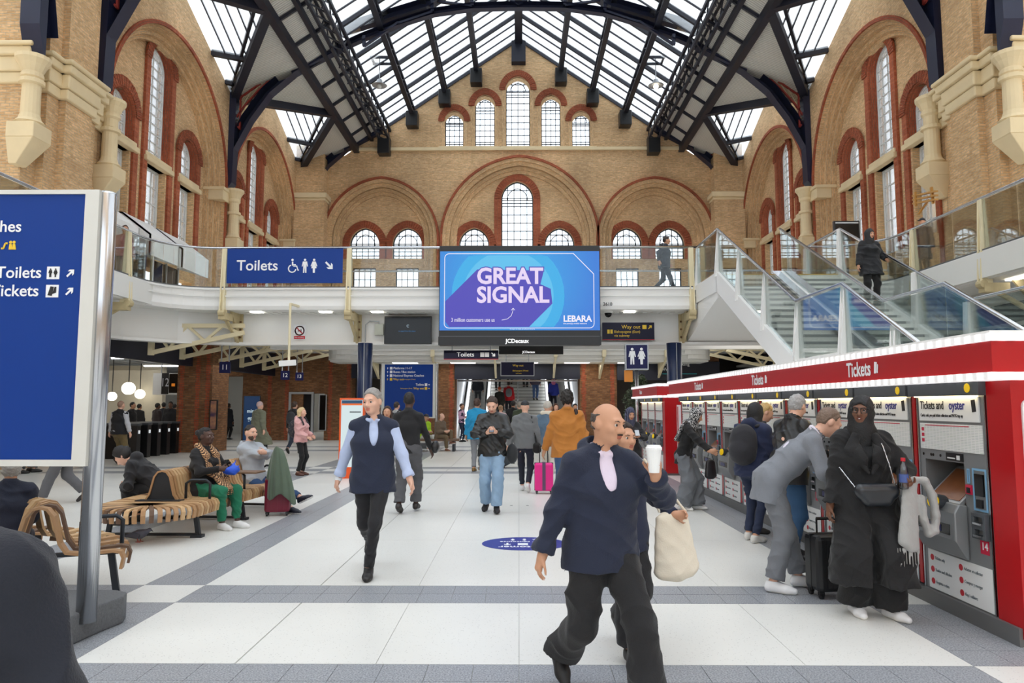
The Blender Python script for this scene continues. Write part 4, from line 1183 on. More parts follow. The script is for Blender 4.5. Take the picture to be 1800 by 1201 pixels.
for sg, lab in ((-1, 'escalator on the left of the central stairs'), (1, 'escalator on the right of the central stairs')):
    t = thing('escalator', lab, 'escalator', (sg * 2.1 - .05, ESC0, 0))
    sl = EZ / (ESC1 - ESC0)
    for e in (-1, 1):
        b = MB(); x = e * .52
        b.hexa([(x - .09, -.5, 0), (x + .09, -.5, 0), (x + .09, 8, EZ - .3), (x - .09, 8, EZ - .3), (x - .09, -.5, .35), (x + .09, -.5, .35), (x + .09, 8, EZ + .25), (x - .09, 8, EZ + .25)])
        b.build('skirt_panel', pm('white_lit_panel', (240, 243, 246), .25, emit=1.6), t)  # glow added to the skirt colour to brighten the hall, not a lamp
        b = MB(); b.hexa([(x - .02, -.4, .35), (x + .02, -.4, .35), (x + .02, 8, EZ + .25), (x - .02, 8, EZ + .25), (x - .02, -.2, 1.05), (x + .02, -.2, 1.05), (x + .02, 8, EZ + .98), (x - .02, 8, EZ + .98)]); b.build('balustrade', STEEL, t)
        b = MB(); b.tube([(x, -.6, .45), (x, -.72, .75), (x, -.5, 1.0), (x, 0, 1.1), (x, 8, EZ + 1.02)], .045, 8); b.build('rubber_handrail', BLACK, t, smooth=True)
    for i in range(24):
        b = MB(); y = 8 * i / 24; b.box(-.43, y, EZ * i / 24 - .2, .43, y + 8 / 24 + .01, EZ * (i + 1) / 24 - .02); b.build('step', esm, t)
# white arch frame lights around escalator mouth
b = MB(); b.box(-2.9, 33.9, 2.72, 2.75, 34.1, 2.8); b.build('mouth_trim', STEEL, EH)

# ------------------------------------------------------------------ fill lamps added under the galleries and in the escalator hall
area_light('gallery_lamp', (-17, 26, 3.1), 8, 14, 120)
area_light('gallery_lamp', (15, 22, 3.1), 5, 16, 300)
area_light('gallery_lamp', (0, 32.2, 3.4), 12, .8, 45)
area_light('gallery_lamp', (0, 39, 5.4), 5, 6, 2400, (1, 1, 1))
area_light('gallery_lamp', (8.5, 24.5, 4.1), 5, 8, 160)
area_light('gallery_lamp', (0, 34.6, 5.2), 5, 2, 700, (1, 1, 1), (math.radians(50), 0, 0))  # tilted fill added to brighten the stair risers
area_light('gallery_lamp', (-9.6, 27.5, 3.0), 2, 8, 40)
area_light('gallery_lamp', (0, 22.2, 3.3), 14, 1.5, 90)
RZ = (PI / 2, 0, 0)                       # stands upright facing the camera
RL = (PI / 2, 0, -PI / 2)                 # stands upright facing -X (towards the middle from the right side)
def slabm(name, mat, parent, pts, d0, d1, bevel=0, **k):
    b = MB(); b.plate(pts, [], d0, d1, lambda u, v, w: (u, w, v)); return b.build(name, mat, parent, bevel=bevel, **k)

# ------------------------------------------------------------------ ticket machine kiosks
LED = pm('led_strip_white', (250, 248, 248), .4, emit=1.5)
LEDW = pm('header_lamp', (255, 232, 180), .4, emit=5.0)
def dots_mat():
    m = bpy.data.materials.new('light_bulb_strip'); m.use_nodes = True
    nt = m.node_tree; b = nt.nodes['Principled BSDF']; b.inputs['Base Color'].default_value = (.8, .8, .8, 1)
    g = nt.nodes.new('ShaderNodeNewGeometry'); s = nt.nodes.new('ShaderNodeSeparateXYZ'); nt.links.new(g.outputs['Position'], s.inputs[0])
    a = nt.nodes.new('ShaderNodeMath'); a.operation = 'ADD'; nt.links.new(s.outputs[0], a.inputs[0]); nt.links.new(s.outputs[1], a.inputs[1])
    w = nt.nodes.new('ShaderNodeMath'); w.operation = 'MULTIPLY'; w.inputs[1].default_value = 2 * PI / .115; nt.links.new(a.outputs[0], w.inputs[0])
    c = nt.nodes.new('ShaderNodeMath'); c.operation = 'SINE'; nt.links.new(w.outputs[0], c.inputs[0])
    r = nt.nodes.new('ShaderNodeMapRange'); r.inputs[1].default_value = -.6; r.inputs[2].default_value = 1; r.inputs[3].default_value = .3; r.inputs[4].default_value = 1.1
    nt.links.new(c.outputs[0], r.inputs[0]); b.inputs['Emission Color'].default_value = (1, .98, .98, 1); nt.links.new(r.outputs[0], b.inputs['Emission Strength'])
    return m
DOTS = dots_mat()
MINFO = bpy.data.materials.new('printed_fare_table'); MINFO.use_nodes = True
_nt = MINFO.node_tree; _b = _nt.nodes['Principled BSDF']; _b.inputs['Roughness'].default_value = .4
_t = _nt.nodes.new('ShaderNodeTexCoord'); _br = _nt.nodes.new('ShaderNodeTexBrick')
_br.inputs['Scale'].default_value = 1; _br.inputs['Brick Width'].default_value = .045; _br.inputs['Row Height'].default_value = .012; _br.inputs['Mortar Size'].default_value = .004; _br.offset = 0
_br.inputs['Color1'].default_value = lin((196, 204, 204)); _br.inputs['Color2'].default_value = lin((206, 216, 206)); _br.inputs['Mortar'].default_value = lin((240, 241, 240))
_uv = _nt.nodes.new('ShaderNodeUVMap'); _uv.uv_map = 'UVMap'; _nt.links.new(_uv.outputs[0], _br.inputs['Vector']); _nt.links.new(_br.outputs['Color'], _b.inputs['Base Color'])
PAPER = pm('white_label', (236, 238, 238), .45, var=.02)
BLUEL = pm('pale_blue_outline', (130, 178, 214), .5)
AMBER = pm('amber_touchscreen', (128, 78, 46), .2, var=.2, vs=8, emit=.04)
CARDY = pm('card_reader_yellow', (246, 204, 24), .4, emit=.2)
CASE = pm('machine_grey', (142, 145, 147), .42, .35, var=.08, vs=3)
CASED = pm('machine_dark_grey', (78, 83, 88), .5, var=.08)
MW = .98
def build_machine(lod):
    """local frame: u = along the row (0 near the camera, .90 far), v = height, d = out of the face"""
    P = []
    F = lambda u, v, d: (-d, u, v)
    def add(name, mat, b, parent=0, bevel=0): P.append((name, b.mesh(name, mat), parent, bevel))
    b = MB(); b.plate(rect(0, .02, .90, 1.79), [rect(.30, .80, .82, 1.175)], -.02, 0, F); b.plate(rect(0, .02, .90, 1.79), [], -.55, -.30, F)
    for q in (rect(.28, .78, .30, 1.2), rect(.82, .78, .84, 1.2), rect(.28, 1.175, .84, 1.2), rect(.28, .78, .84, .80)): b.plate(q, [], -.3, -.02, F)
    add('cabinet', CASE, b)
    b = MB(); b.box(-.07, -.02, 1.69, .02, .92, 1.80); add('header_box', CASED, b, bevel=.006)
    b = MB(); b.box(-.05, .08, 1.682, -.004, .86, 1.69); add('header_lamp', LEDW, b)
    b = MB(); b.plate([F(0, 0, 0)[1:] and (.10 + .035 * math.cos(a), 1.745 + .035 * math.sin(a)) for a in [2 * PI * i / 12 for i in range(12)]], [], .07, .073, F); add('sticker', CARDY, b)
    b = MB(); b.plate(rect(.07, 1.49, .86, 1.68), [], .002, .012, F); add('header_sign', PAPER, b)
    b = MB(); b.plate(rect(.05, 1.26, .86, 1.47), [], .002, .010, F); add('fare_table', MINFO, b)
    b = MB()
    for z in (1.42, 1.375, 1.33): b.plate(rect(.80, z - .014, .835, z + .014), [], .0105, .012, F)
    b.plate(rect(.20, 1.452, .78, 1.458), [], .0105, .012, F); add('fare_table_mark', KREDP, b)
    b = MB(); b.plate(rect(.30, 1.185, .52, 1.245), [], .002, .006, F); add('notice', SIGNDARK if False else BLACK, b)
    b = MB(); b.plate(rect(.34, 1.195, .38, 1.23), [], .006, .008, F); b.plate(rect(.40, 1.20, .5, 1.21), [], .006, .008, F); add('notice_print', PAPER, b)
    b = MB()
    for u in (.60, .70, .73, .84): b.plate([(u + .012 * math.cos(a), 1.215 + .012 * math.sin(a)) for a in [2 * PI * i / 8 for i in range(8)]], [], .001, .004, F)
    add('sensor', BLACKG, b)
    # slanted touch screen and the shroud below it
    b = MB(); b.hexa([F(.34, .86, .03), F(.78, .86, .03), F(.78, .85, .0), F(.34, .85, .0), F(.34, 1.12, -.24), F(.78, 1.12, -.24), F(.78, 1.11, -.27), F(.34, 1.11, -.27)]); add('screen_bezel', SILVER, b)
    b = MB(); b.hexa([F(.37, .885, .012), F(.75, .885, .012), F(.75, .875, .0), F(.37, .875, .0), F(.37, 1.10, -.21), F(.75, 1.10, -.21), F(.75, 1.095, -.22), F(.37, 1.095, -.22)]); add('touch_screen', AMBER, b)
    b = MB(); b.plate([(0.0, .86), (.07, .87), (.11, .80), (.11, .60), (.03, .46), (0.0, .45)], [], .28, .86, lambda u, v, w: (-u, w, v)); add('shroud', CASE, b, bevel=.012)
    b = MB(); b.plate(rect(.34, .63, .78, .71), [], .105, .113, F); add('delivery_tray', BLACKG, b)
    b = MB(); b.plate(rect(.45, .645, .68, .695), [], .113, .116, F); add('tray_notice', pm('faded_blue_notice', (58, 62, 110), .4), b)
    b = MB(); b.tube([F(.50, .86, .06), F(.47, .87, .15)], [.055, .06], 14); add('card_reader', CHAR, b)
    b = MB(); b.tube([F(.47, .87, .15), F(.468, .871, .157)], .052, 16); b.tube([F(.468, .871, .157), F(.467, .8715, .161)], .028, 12); add('reader_face', CARDY, b)
    # payment column
    b = MB(); b.plate(rect(.04, .84, .20, 1.15), [rect(.055, .855, .185, 1.135)], .001, .006, F); b.plate(rect(.235, 1.03, .265, 1.14), [rect(.243, 1.04, .257, 1.13)], .001, .006, F); add('blue_outline', BLUEL, b)
    b = MB(); b.plate(rect(.07, .95, .17, 1.11), [], .001, .012, F); add('pin_screen', BLACKG, b)
    b = MB(); b.plate(rect(.09, .865, .155, .925), [], .001, .016, F); add('coin_slot', BLACK, b)
    b = MB(); b.plate(rect(.21, .95, .28, 1.02), [], .001, .012, F); add('red_card_slot', KREDP, b)
    b = MB(); b.plate(rect(.225, .96, .265, 1.0), [], .012, .016, F); add('card_slot', BLACK, b)
    b = MB(); b.plate(rect(.03, .64, .19, .83), [rect(.06, .76, .16, .80), rect(.06, .67, .16, .71)], .001, .04, F); add('note_slot', CASED, b, bevel=.004)
    b = MB(); b.plate(rect(.06, .745, .16, .76), [], .03, .05, F); b.plate(rect(.06, .655, .16, .67), [], .03, .05, F); add('slot_lip', STEEL, b)
    b = MB(); b.plate(rect(.055, .535, .15, .635), [], .001, .005, F); add('number_label', KREDP, b)
    b = MB(); b.plate(rect(.03, .13, .84, .44), [], .001, .006, F); add('language_panel', PAPER, b)
    b = MB()
    for r, z in enumerate((.38, .285, .19)):
        for u in (.78, .40): b.plate([(u + .025 * math.cos(a), z + .025 * math.sin(a)) for a in [2 * PI * i / 10 for i in range(10)]], [], .006, .008, F)
    add('flag_badge', TXTR, b)
    b = MB(); b.plate(rect(-.0, .02, .012, 1.69), [], 0, .012, F); add('edge_trim', STEEL, b)
    b = MB(); b.plate(rect(.885, .02, .90, 1.69), [], 0, .012, F); add('edge_trim', STEEL, b)
    b = MB(); b.plate(rect(.92, .14, .965, 1.70), [], -.03, .012, F); add('red_divider', KRED, b)
    return P
MACH = build_machine(0)
def kiosk(name_label, y0, nm, first, label_first, x=3.40, ylist=None):
    k = thing('ticket_kiosk', name_label, 'kiosk', (x, y0, 0))
    L = nm * MW + .34
    b = MB(); b.box(-.04, 0, 0, 2.0, L, .12); b.build('plinth', pm('plinth_grey', (112, 112, 112), .5, .3), k)
    b = MB(); b.box(.56, .06, .12, 1.95, L - .06, 1.80); b.build('core', CASED, k)
    b = MB(); b.box(.0, L - .1, .12, 2.0, L, 1.80); b.build('end_panel', KRED, k)
    b = MB(); b.box(-.015, -.02, 0.05, 2.0, .24, 1.80); b.build('end_panel', KRED, k)
    b = MB(); b.box(-.22, -.16, 1.83, 2.15, L + .12, 2.06); b.build('canopy_fascia', KRED, k)
    for z0, z1, nm_ in ((1.79, 1.84, 'lower_light_strip'), (2.05, 2.10, 'upper_light_strip')):
        b = MB(); b.box(-.25, -.19, z0, 2.18, L + .15, z1); b.build(nm_, DOTS, k)
    b = MB(); b.box(-.24, -.18, 2.10, 2.17, L + .14, 2.12); b.build('canopy_roof', WHITE, k)
    return k, L
def tick_icon(parent, y, z, s, x=-.226):
    b = MB(); F = lambda u, v, w: (x - w, y - u, z + v)
    b.plate([(0, 0), (.045 * s, .0), (.06 * s, .11 * s), (.012 * s, .115 * s)], [], 0, .004, F); b.plate([(.05 * s, .01 * s), (.07 * s, .0), (.085 * s, .08 * s), (.07 * s, .09 * s)], [], 0, .004, F)
    return b.build('ticket_emblem', TXTW, parent)
k1, L1 = kiosk('long red ticket kiosk with a row of machines on the right', 5.0, 10, 14, 1)
for y in (1.55, 4.4, 7.6):
    text('Tickets', .19, TXTW, k1, (-.225, y + .42, 1.945), RL, bold=.02, sx=.85); tick_icon(k1, y - .12, 1.90, .9)
text('Tickets', .19, TXTW, k1, (.06, -.165, 1.945), RZ, bold=.02, sx=.85)
slabm('poster_frame', TXTW, k1, rrect(.05, .75, .95, 1.66, .05), -.035, -.02)
slabm('poster_print', KREDP, k1, rect(.10, 1.32, .9, 1.60), -.042, -.035)
k2, L2 = kiosk('smaller red ticket kiosk behind the long one', 16.75, 3, 0, 0)
text('Tickets', .15, TXTW, k2, (-.225, 2.2, 1.945), RL, bold=.02, sx=.85)
b = MB(); b.box(.25, -.30, .45, .31, -.06, 1.62); b.build('flag_sign', TXTW, k2)
b = MB(); b.box(.247, -.22, .5, .313, -.14, 1.58); b.build('flag_sign_stripe', KRED, k2)
def place_machine(y, lab, num, kio_x=3.40, head='Tickets and', detail=True):
    m = thing('ticket_machine', lab, 'ticket machine', (kio_x - .005, y, 0), group='ticket machines in the red kiosks')
    for nm_, me, _, bv in MACH: link(nm_, me, m, bevel=bv)
    if detail:
        text(head, .094, TXTK, m, (-.014, .835, 1.615), RL, bold=.008, sx=.76); text('oyster', .100, pm('oyster_blue', (40, 40, 130), .5, var=0), m, (-.014, .435, 1.615), RL, bold=.012, sx=.78)
        text('Cards, cash, pre-paid ticket collection and PAYG top up', .036, TXTK, m, (-.014, .835, 1.535), RL, sx=.70)
        b = MB(); b.plate([(.10, 1.57), (.145, 1.565), (.155, 1.655), (.11, 1.66)], [], .012, .015, lambda u, v, d: (-d, u, v)); b.build('ticket_emblem', TXTK, m)
        text(num, .075, TXTW, m, (-.007, .135, .59), RL, bold=.02)
        for r, (a, c) in enumerate((('Tickets only', 'Acheter et collecter'), ('Kaufen und abholen', 'Comprar y recoger'), ('Acquista e ritira', 'Kup i odbierz'))):
            text(a, .034, pm('grey_print', (120, 128, 134), .6, var=0), m, (-.008, .74, .38 - .095 * r), RL, sx=.8); text(c, .034, MATS['grey_print'], m, (-.008, .36, .38 - .095 * r), RL, sx=.8)
    return m
ords = ['nearest the camera, numbered 14', 'second from the near end, numbered 13', 'third from the near end', 'fourth from the near end', 'fifth from the near end', 'sixth from the near end', 'seventh from the near end', 'eighth from the near end', 'ninth from the near end', 'tenth, at the far end']
for i in range(10):
    place_machine(5.26 + i * MW, 'grey ticket machine of the long kiosk, ' + ords[i], str(14 - i), detail=True)
for i in range(3):
    place_machine(17.0 + i * MW, 'grey ticket machine of the small far kiosk, ' + ('nearest', 'middle', 'farthest')[i] + ' of three', str(4 - i), detail=False)

# ------------------------------------------------------------------ big advertising screen on the bridge
YS = 19.62
S = thing('advertising_screen', 'large blue advertising screen hung on the front of the footbridge', 'screen', (0, YS, 0))
xa, xb = at(772, 500, YS).x, at(1055, 500, YS).x
zt, z1, z2, zb = at(912, 432, YS).z, at(912, 442, YS).z, at(912, 581, YS).z, at(912, 607, YS).z
b = MB(); b.box(xa, 0, zb, xb, .34, zt); b.build('screen_body', BLACK, S, bevel=.01)
b = MB(); b.box(xa - .01, -.03, zb, xb + .01, 0, zb + .235); b.build('lower_bezel', BLACK, S)
b = MB(); b.box(xa + .03, -.032, zb + .235, xb - .03, -.0, zb + .25); b.build('bezel_line', pm('bezel_grey', (90, 92, 96), .4), S)
def screen_mat(name, c1, c2, st=1.0):
    m = bpy.data.materials.new(name); m.use_nodes = True; nt = m.node_tree; b = nt.nodes['Principled BSDF']
    tc = nt.nodes.new('ShaderNodeTexCoord'); s = nt.nodes.new('ShaderNodeSeparateXYZ'); nt.links.new(tc.outputs['Object'], s.inputs[0])
    ln = nt.nodes.new('ShaderNodeVectorMath'); ln.operation = 'LENGTH'
    mp = nt.nodes.new('ShaderNodeMapping'); mp.inputs['Location'].default_value = (.3, 0, -5.25); nt.links.new(tc.outputs['Object'], mp.inputs[0])
    nt.links.new(mp.outputs[0], ln.inputs[0])
    r = nt.nodes.new('ShaderNodeMapRange'); r.inputs[1].default_value = .3; r.inputs[2].default_value = 2.6; nt.links.new(ln.outputs['Value'], r.inputs[0])
    mx = nt.nodes.new('ShaderNodeMix'); mx.data_type = 'RGBA'; mx.inputs[6].default_value = lin(c1); mx.inputs[7].default_value = lin(c2); nt.links.new(r.outputs[0], mx.inputs[0])
    b.inputs['Base Color'].default_value = (.01, .01, .01, 1); b.inputs['Roughness'].default_value = .25
    nt.links.new(mx.outputs[2], b.inputs['Emission Color']); b.inputs['Emission Strength'].default_value = st
    return m
def lit(name, c, st=1.0):
    m = pm(name, c, .4, var=0); b = m.node_tree.nodes['Principled BSDF']; b.inputs['Base Color'].default_value = (.01, .01, .01, 1)
    b.inputs['Emission Color'].default_value = lin(c); b.inputs['Emission Strength'].default_value = st; return m
SB = screen_mat('screen_blue', (10, 160, 226), (14, 108, 206)); SB2 = lit('screen_cyan', (44, 168, 226)); SB3 = lit('screen_pale_cyan', (84, 186, 232))
SP = lit('screen_purple', (70, 62, 178)); SWH = lit('screen_white', (244, 240, 252), .95); SLV = lit('screen_lilac', (232, 214, 246), .95)
slabm('screen_surface', SB, S, rect(xa + .02, z2, xb - .02, z1), -.012, 0)
A = lambda px, py: (at(px, py, YS).x, at(px, py, YS).z)
lim = (A(783, 575), A(1042, 449))
def clipc(cx, cy, r):
    return [(min(max(u, lim[0][0]), lim[1][0]), min(max(v, lim[0][1]), lim[1][1])) for u, v in circ(cx, cy, r, 40)]
c0 = A(893, 520)
slabm('screen_ring', SB2, S, clipc(c0[0], c0[1], 1.56), -.016, -.012); slabm('screen_ring', SB3, S, clipc(c0[0], c0[1], 1.26), -.019, -.016)
slabm('screen_shadow', SP, S, [A(*p) for p in ((839, 474), (956, 476), (950, 500), (968, 508), (971, 534), (930, 575), (790, 575), (783, 566), (783, 530))], -.024, -.019)
def outline_text(s, size, px, py):
    text(s, size, SP, S, (A(px, py)[0], -.026, A(px, py)[1]), RZ, bold=.075, sx=.95); text(s, size, SLV, S, (A(px, py)[0] + .0, -.030, A(px, py)[1]), RZ, bold=.03, sx=.95)
outline_text('GREAT', .62, 838, 487); outline_text('SIGNAL', .62, 838, 520)
text('LEBARA', .235, SWH, S, (A(990, 561)[0], -.026, A(990, 561)[1]), RZ, bold=.03, sx=.95)
text('the pure(ly) mobile network', .058, SWH, S, (A(990, 569)[0], -.026, A(990, 569)[1]), RZ, bold=.01, sx=.97)
text('3 million customers use us', .155, SWH, S, (A(793, 563)[0], -.026, A(793, 563)[1]), RZ, sx=.72)
b = MB(); q = [A(*p) for p in ((882, 563), (892, 561), (899, 555), (902, 545), (902, 542))]
for u, v in zip(q[:-1], q[1:]): b.beam((u[0], -.026, u[1]), (v[0], -.026, v[1]), .012, .012, up=(0, 1, 0))
b.beam((q[-1][0] - .05, -.026, q[-1][1] - .06), (q[-1][0], -.026, q[-1][1]), .012, .012, up=(0, 1, 0)); b.beam((q[-1][0] + .05, -.026, q[-1][1] - .06), (q[-1][0], -.026, q[-1][1]), .012, .012, up=(0, 1, 0)); b.build('screen_arrow', SWH, S)
l0, l1 = A(781, 577), A(1043, 446); ch = A(1008, 482)
pts = rrect(l0[0], l0[1], l1[0], l1[1], .12, 4); pts = [p for p in pts if not (p[0] > ch[0] and p[1] > ch[1])]
pts = [p for p in pts if p[1] < ch[1] and p[0] > 0] + [(l1[0], ch[1]), (ch[0], l1[1])] + [p for p in pts if p[0] < 0]
b = MB()
for u, v in zip(pts, pts[1:] + pts[:1]): b.beam((u[0], -.026, u[1]), (v[0], -.026, v[1]), .018, .008, up=(0, 1, 0))
b.build('screen_border', SWH, S)
text('JCDecaux', .155, lit('maker_white', (250, 250, 250), 1.2), S, (A(889, 600)[0], -.034, A(889, 600)[1]), RZ, bold=.025)
text('The way to do mobile, see website for full terms', .035, SWH, S, (A(896, 579)[0], -.026, A(896, 579)[1]), RZ)

# ------------------------------------------------------------------ signs
def sign(name, label, x0, z0, x1, z1, y, mat, depth=.06, cat='sign', frame=None, rotz=0):
    t = thing(name, label, cat, ((x0 + x1) / 2, y, z0), rotz)
    w, h = (x1 - x0) / 2, z1 - z0
    slabm('sign_panel', mat, t, rect(-w, 0, w, h), 0, depth)
    if frame:
        b = MB(); b.plate(rect(-w - .03, -.03, w + .03, h + .03), [rect(-w, 0, w, h)], -.012, depth + .01, lambda u, v, q: (u, q, v)); b.build('sign_frame', frame, t)
    t['w'] = w; t['h'] = h
    del t['w'], t['h']
    return t, w, h
# Toilets banner on the bridge balustrade
p0, p1 = at(398, 498, 19.85), at(603, 437, 19.85)
t, w, h = sign('toilets_banner', 'wide blue toilets banner on the left of the footbridge balustrade', p0.x, p0.z, p1.x, p1.z, 19.85, SIGNBLUE, .03)
u = lambda px: at(px, 468, 19.85).x - (p0.x + p1.x) / 2
text('Toilets', .42, TXTW, t, (u(416), -.004, h * .5), RZ, bold=.012)
flat2(wheel_icon(0, 0, .40), TXTW, t, (u(515), -.004, h * .5), RZ); flat2(man_icon(0, 0, .40), TXTW, t, (u(536), -.004, h * .5), RZ); flat2(woman_icon(0, 0, .40), TXTW, t, (u(552), -.004, h * .5), RZ)
flat2(arrow_icon(0, 0, .3, math.radians(-135)), TXTW, t, (u(579), -.004, h * .5), RZ, name='arrow')
# television and way-out board on the beam
def A2(px, py, Y): return at(px, py, Y)
a, c = A2(677, 603, 21.0), A2(757, 558, 21.0)
t, w, h = sign('wall_monitor', 'black switched-off monitor on the bridge beam left of the advertising screen', a.x, a.z, c.x, c.z, 21.0, BLACKG, .10, 'monitor', BLACK)
flat2([circ(0, 0, .04, 10, .5, 5.5) + circ(0, 0, .028, 10, .5, 5.5)[::-1]], lit('monitor_cyan', (190, 214, 230), .7), t, (.0, -.003, h * .66), RZ)
text('no signal from this player', .05, lit('monitor_blue', (20, 110, 170), .8), t, (-.28, -.003, h * .46), RZ)
b = MB(); b.box(-.2, .1, h * .3, .2, .32, h * .6); b.build('wall_mount', BLACK, t)
a, c = A2(1059, 598, 21.0), A2(1150, 567, 21.0)
t, w, h = sign('way_out_board', 'dark navy way out board on the bridge beam right of the screen', a.x, a.z, c.x, c.z, 21.0, SIGNDARK, .08)
b = MB(); b.box(-w, -.004, 0, w, .0, .02); b.build('red_stripe', TXTR, t)
text('Way out', .155, TXTY, t, (-w * .26, -.004, h * .74), RZ); text('Bishopsgate (East)', .105, TXTY, t, (-w * .55, -.004, h * .47), RZ); text('via subway', .105, TXTY, t, (-w * .55, -.004, h * .25), RZ)
flat2([rect(-.07, -.06, .0, .06), rect(.02, -.06, .09, .06)], TXTY, t, (-w * .72, -.004, h * .48), RZ); flat2([rect(-.06, -.06, .06, .06)], TXTY, t, (w * .62, -.004, h * .74), RZ); flat2(arrow_icon(0, 0, .15, math.radians(-45)), TXTY, t, (w * .84, -.004, h * .74), RZ, name='arrow')
b = MB(); b.box(-w * .9, .08, h * .2, w * .9, .30, h * .35); b.build('sign_bracket', WHITE2, t)
# hanging boards deeper in
def hang(name, label, pa, pb, Y, mat, depth=.08, cat='sign', frame=None, top=3.9):
    a, c = at(*pa, Y), at(*pb, Y); t, w, h = sign(name, label, a.x, a.z, c.x, c.z, Y, mat, depth, cat, frame)
    b = MB()
    for e in (-.7, .7): b.box(e * w - .015, depth / 2 - .015, h, e * w + .015, depth / 2 + .015, top - a.z)
    b.build('hanger_rod', SILVER, t); return t, w, h
t, w, h = hang('toilets_board', 'long dark toilets board hanging below the footbridge', (780, 632), (876, 616), 23.0, SIGNDARK)
b = MB(); b.box(-w, -.004, 0, w, 0, .015); b.build('red_stripe', TXTR, t)
text('Toilets', .20, TXTW, t, (-w * .52, -.004, h * .52), RZ, bold=.01); flat2([rect(-.14, -.075, -.01, .075), rect(.01, -.075, .14, .075)], pm('pale_grey_print', (200, 200, 204), .5), t, (w * .50, -.004, h * .52), RZ); flat2(arrow_icon(0, 0, .18, math.radians(-135)), TXTW, t, (w * .82, -.004, h * .52), RZ, name='arrow')
t, w, h = hang('small_advertising_screen', 'slim second advertising screen hanging behind the big one', (877, 623), (990, 600), 23.2, BLACK, .12, 'screen')
text('JCDecaux', .1, MATS['maker_white'], t, (-.28, -.004, .07), RZ, bold=.02)
t, w, h = hang('way_out_board', 'framed way out board hanging before the escalators', (881, 660), (938, 637), 30.6, SIGNDARK, .08, 'sign', SILVER)
text('Way out', .13, TXTY, t, (-w * .3, -.004, h * .75), RZ); text('Bishopsgate (West)', .085, TXTY, t, (-w * .3, -.004, h * .35), RZ); text('and taxis', .07, TXTY, t, (-w * .1, -.004, h * .15), RZ)
# platform number plates
for num, px, py, s, Y in (('11', 395, 646, 20, 22.5), ('12', 501, 660, 16, 26.5), ('13', 526, 662, 14, 29.0)):
    t, w, h = hang('platform_plate', 'small blue hanging plate with platform number ' + {'11': 'eleven', '12': 'twelve', '13': 'thirteen'}[num], (px - s / 2, py + s / 2), (px + s / 2, py - s / 2), Y, SIGNNAVY, .05)
    text(num, h * .62, TXTW, t, (0, -.004, h * .5), RZ, align='CENTER', bold=.005)
t, w, h = hang('platform_display', 'white hanging display case with large number 12 at the gates', (268, 694), (325, 656), 25.3, WHITE2, .5, 'sign', None, 3.6)
slabm('number_panel', BLACK, t, rect(-w * .45, .02, w * .0, h), -.01, 0); slabm('display_panel', BLACKG, t, rect(w * .03, .06, w * .6, h * .96), -.01, 0)
text('12', h * .55, pm('thin_grey_print', (200, 202, 206), .5), t, (-w * .23, -.014, h * .55), RZ, align='CENTER', sx=.7); flat2([rect(-.06, -.05, .06, .05)], lit('display_orange', (230, 130, 30), .6), t, (w * .3, -.012, h * .45), RZ)
# no-smoking notices
for px, lab in ((527, 'left'), (1313, 'right')):
    p = at(px, 584, 21.28); t = thing('no_smoking_notice', 'round red no smoking notice on the bridge beam, %s of the screen' % lab, 'sign', (p.x, 21.27, p.z))
    slabm('notice_plate', TXTW, t, rect(-.17, -.22, .17, .22), -.008, 0)
    b = MB(); i = circ(0, .04, .115, 20); o = circ(0, .04, .15, 20); F = lambda u, v, w: (u, w, v); b.arcband(i + i[:1], o + o[:1], -.014, -.008, F); b.beam((-.09, -.011, .13), (.09, -.011, -.05), .03, .006, up=(0, 1, 0)); b.build('red_ring', TXTR, t)
    b = MB(); b.box(-.05, -.013, .02, .06, -.009, .045); b.box(.03, -.013, .05, .05, -.009, .09); b.build('cigarette', TXTK, t)
    slabm('red_caption', TXTR, t, rect(-.165, -.21, .165, -.12), -.012, -.008); text('No smoking', .055, TXTW, t, (-.14, -.016, -.165), RZ)
# toilets cube sign on its pole
Yc = 20.45; a, c = at(1101, 649, Yc), at(1138, 606, Yc)
t = thing('toilets_cube_sign', 'navy cube sign with white man and woman symbols on a pole', 'sign', ((a.x + c.x) / 2, Yc, 0), math.radians(-6))
hw = (c.x - a.x) / 2 * 1.02
b = MB(); b.box(-hw, 0, a.z, hw, 2 * hw, c.z); b.build('sign_cube', SIGNNAVY, t)
b = MB()
for z0_, z1_ in ((a.z - .02, a.z + .01), (c.z - .01, c.z + .02)): b.plate(rect(-hw - .015, -.015, hw + .015, 2 * hw + .015), [], z0_, z1_, lambda u, v, w: (u, v, w))
for x_ in (-hw, hw):
    for y_ in (0, 2 * hw): b.box(x_ - .015, y_ - .015, a.z, x_ + .015, y_ + .015, c.z)
b.build('cube_frame', SILVER, t)
hz = (c.z - a.z); zc = (a.z + c.z) / 2
flat2(man_icon(0, 0, hz * .68), TXTW, t, (-hw * .42, -.004, zc + .02), RZ); flat2(woman_icon(0, 0, hz * .68), TXTW, t, (hw * .42, -.004, zc + .02), RZ)
flat2(man_icon(0, 0, hz * .68), TXTW, t, (-hw - .004, hw * 1.4, zc + .02), (PI / 2, 0, -PI / 2)); flat2(woman_icon(0, 0, hz * .68), TXTW, t, (-hw - .004, hw * .6, zc + .02), (PI / 2, 0, -PI / 2))
b = MB(); b.tube([(0, hw, 0), (0, hw, a.z)], .05, 12); b.build('pole', STEEL, t, smooth=True); b = MB(); b.lathe([(.22, 0), (.22, .03), (.06, .05)], 16, (0, hw, 0)); b.build('pole_base', STEEL, t)
slabm('orange_notice', pm('orange_print', (224, 140, 44), .5), t, rect(-.36, a.z - .36, -.12, a.z - .03), .1, .12)
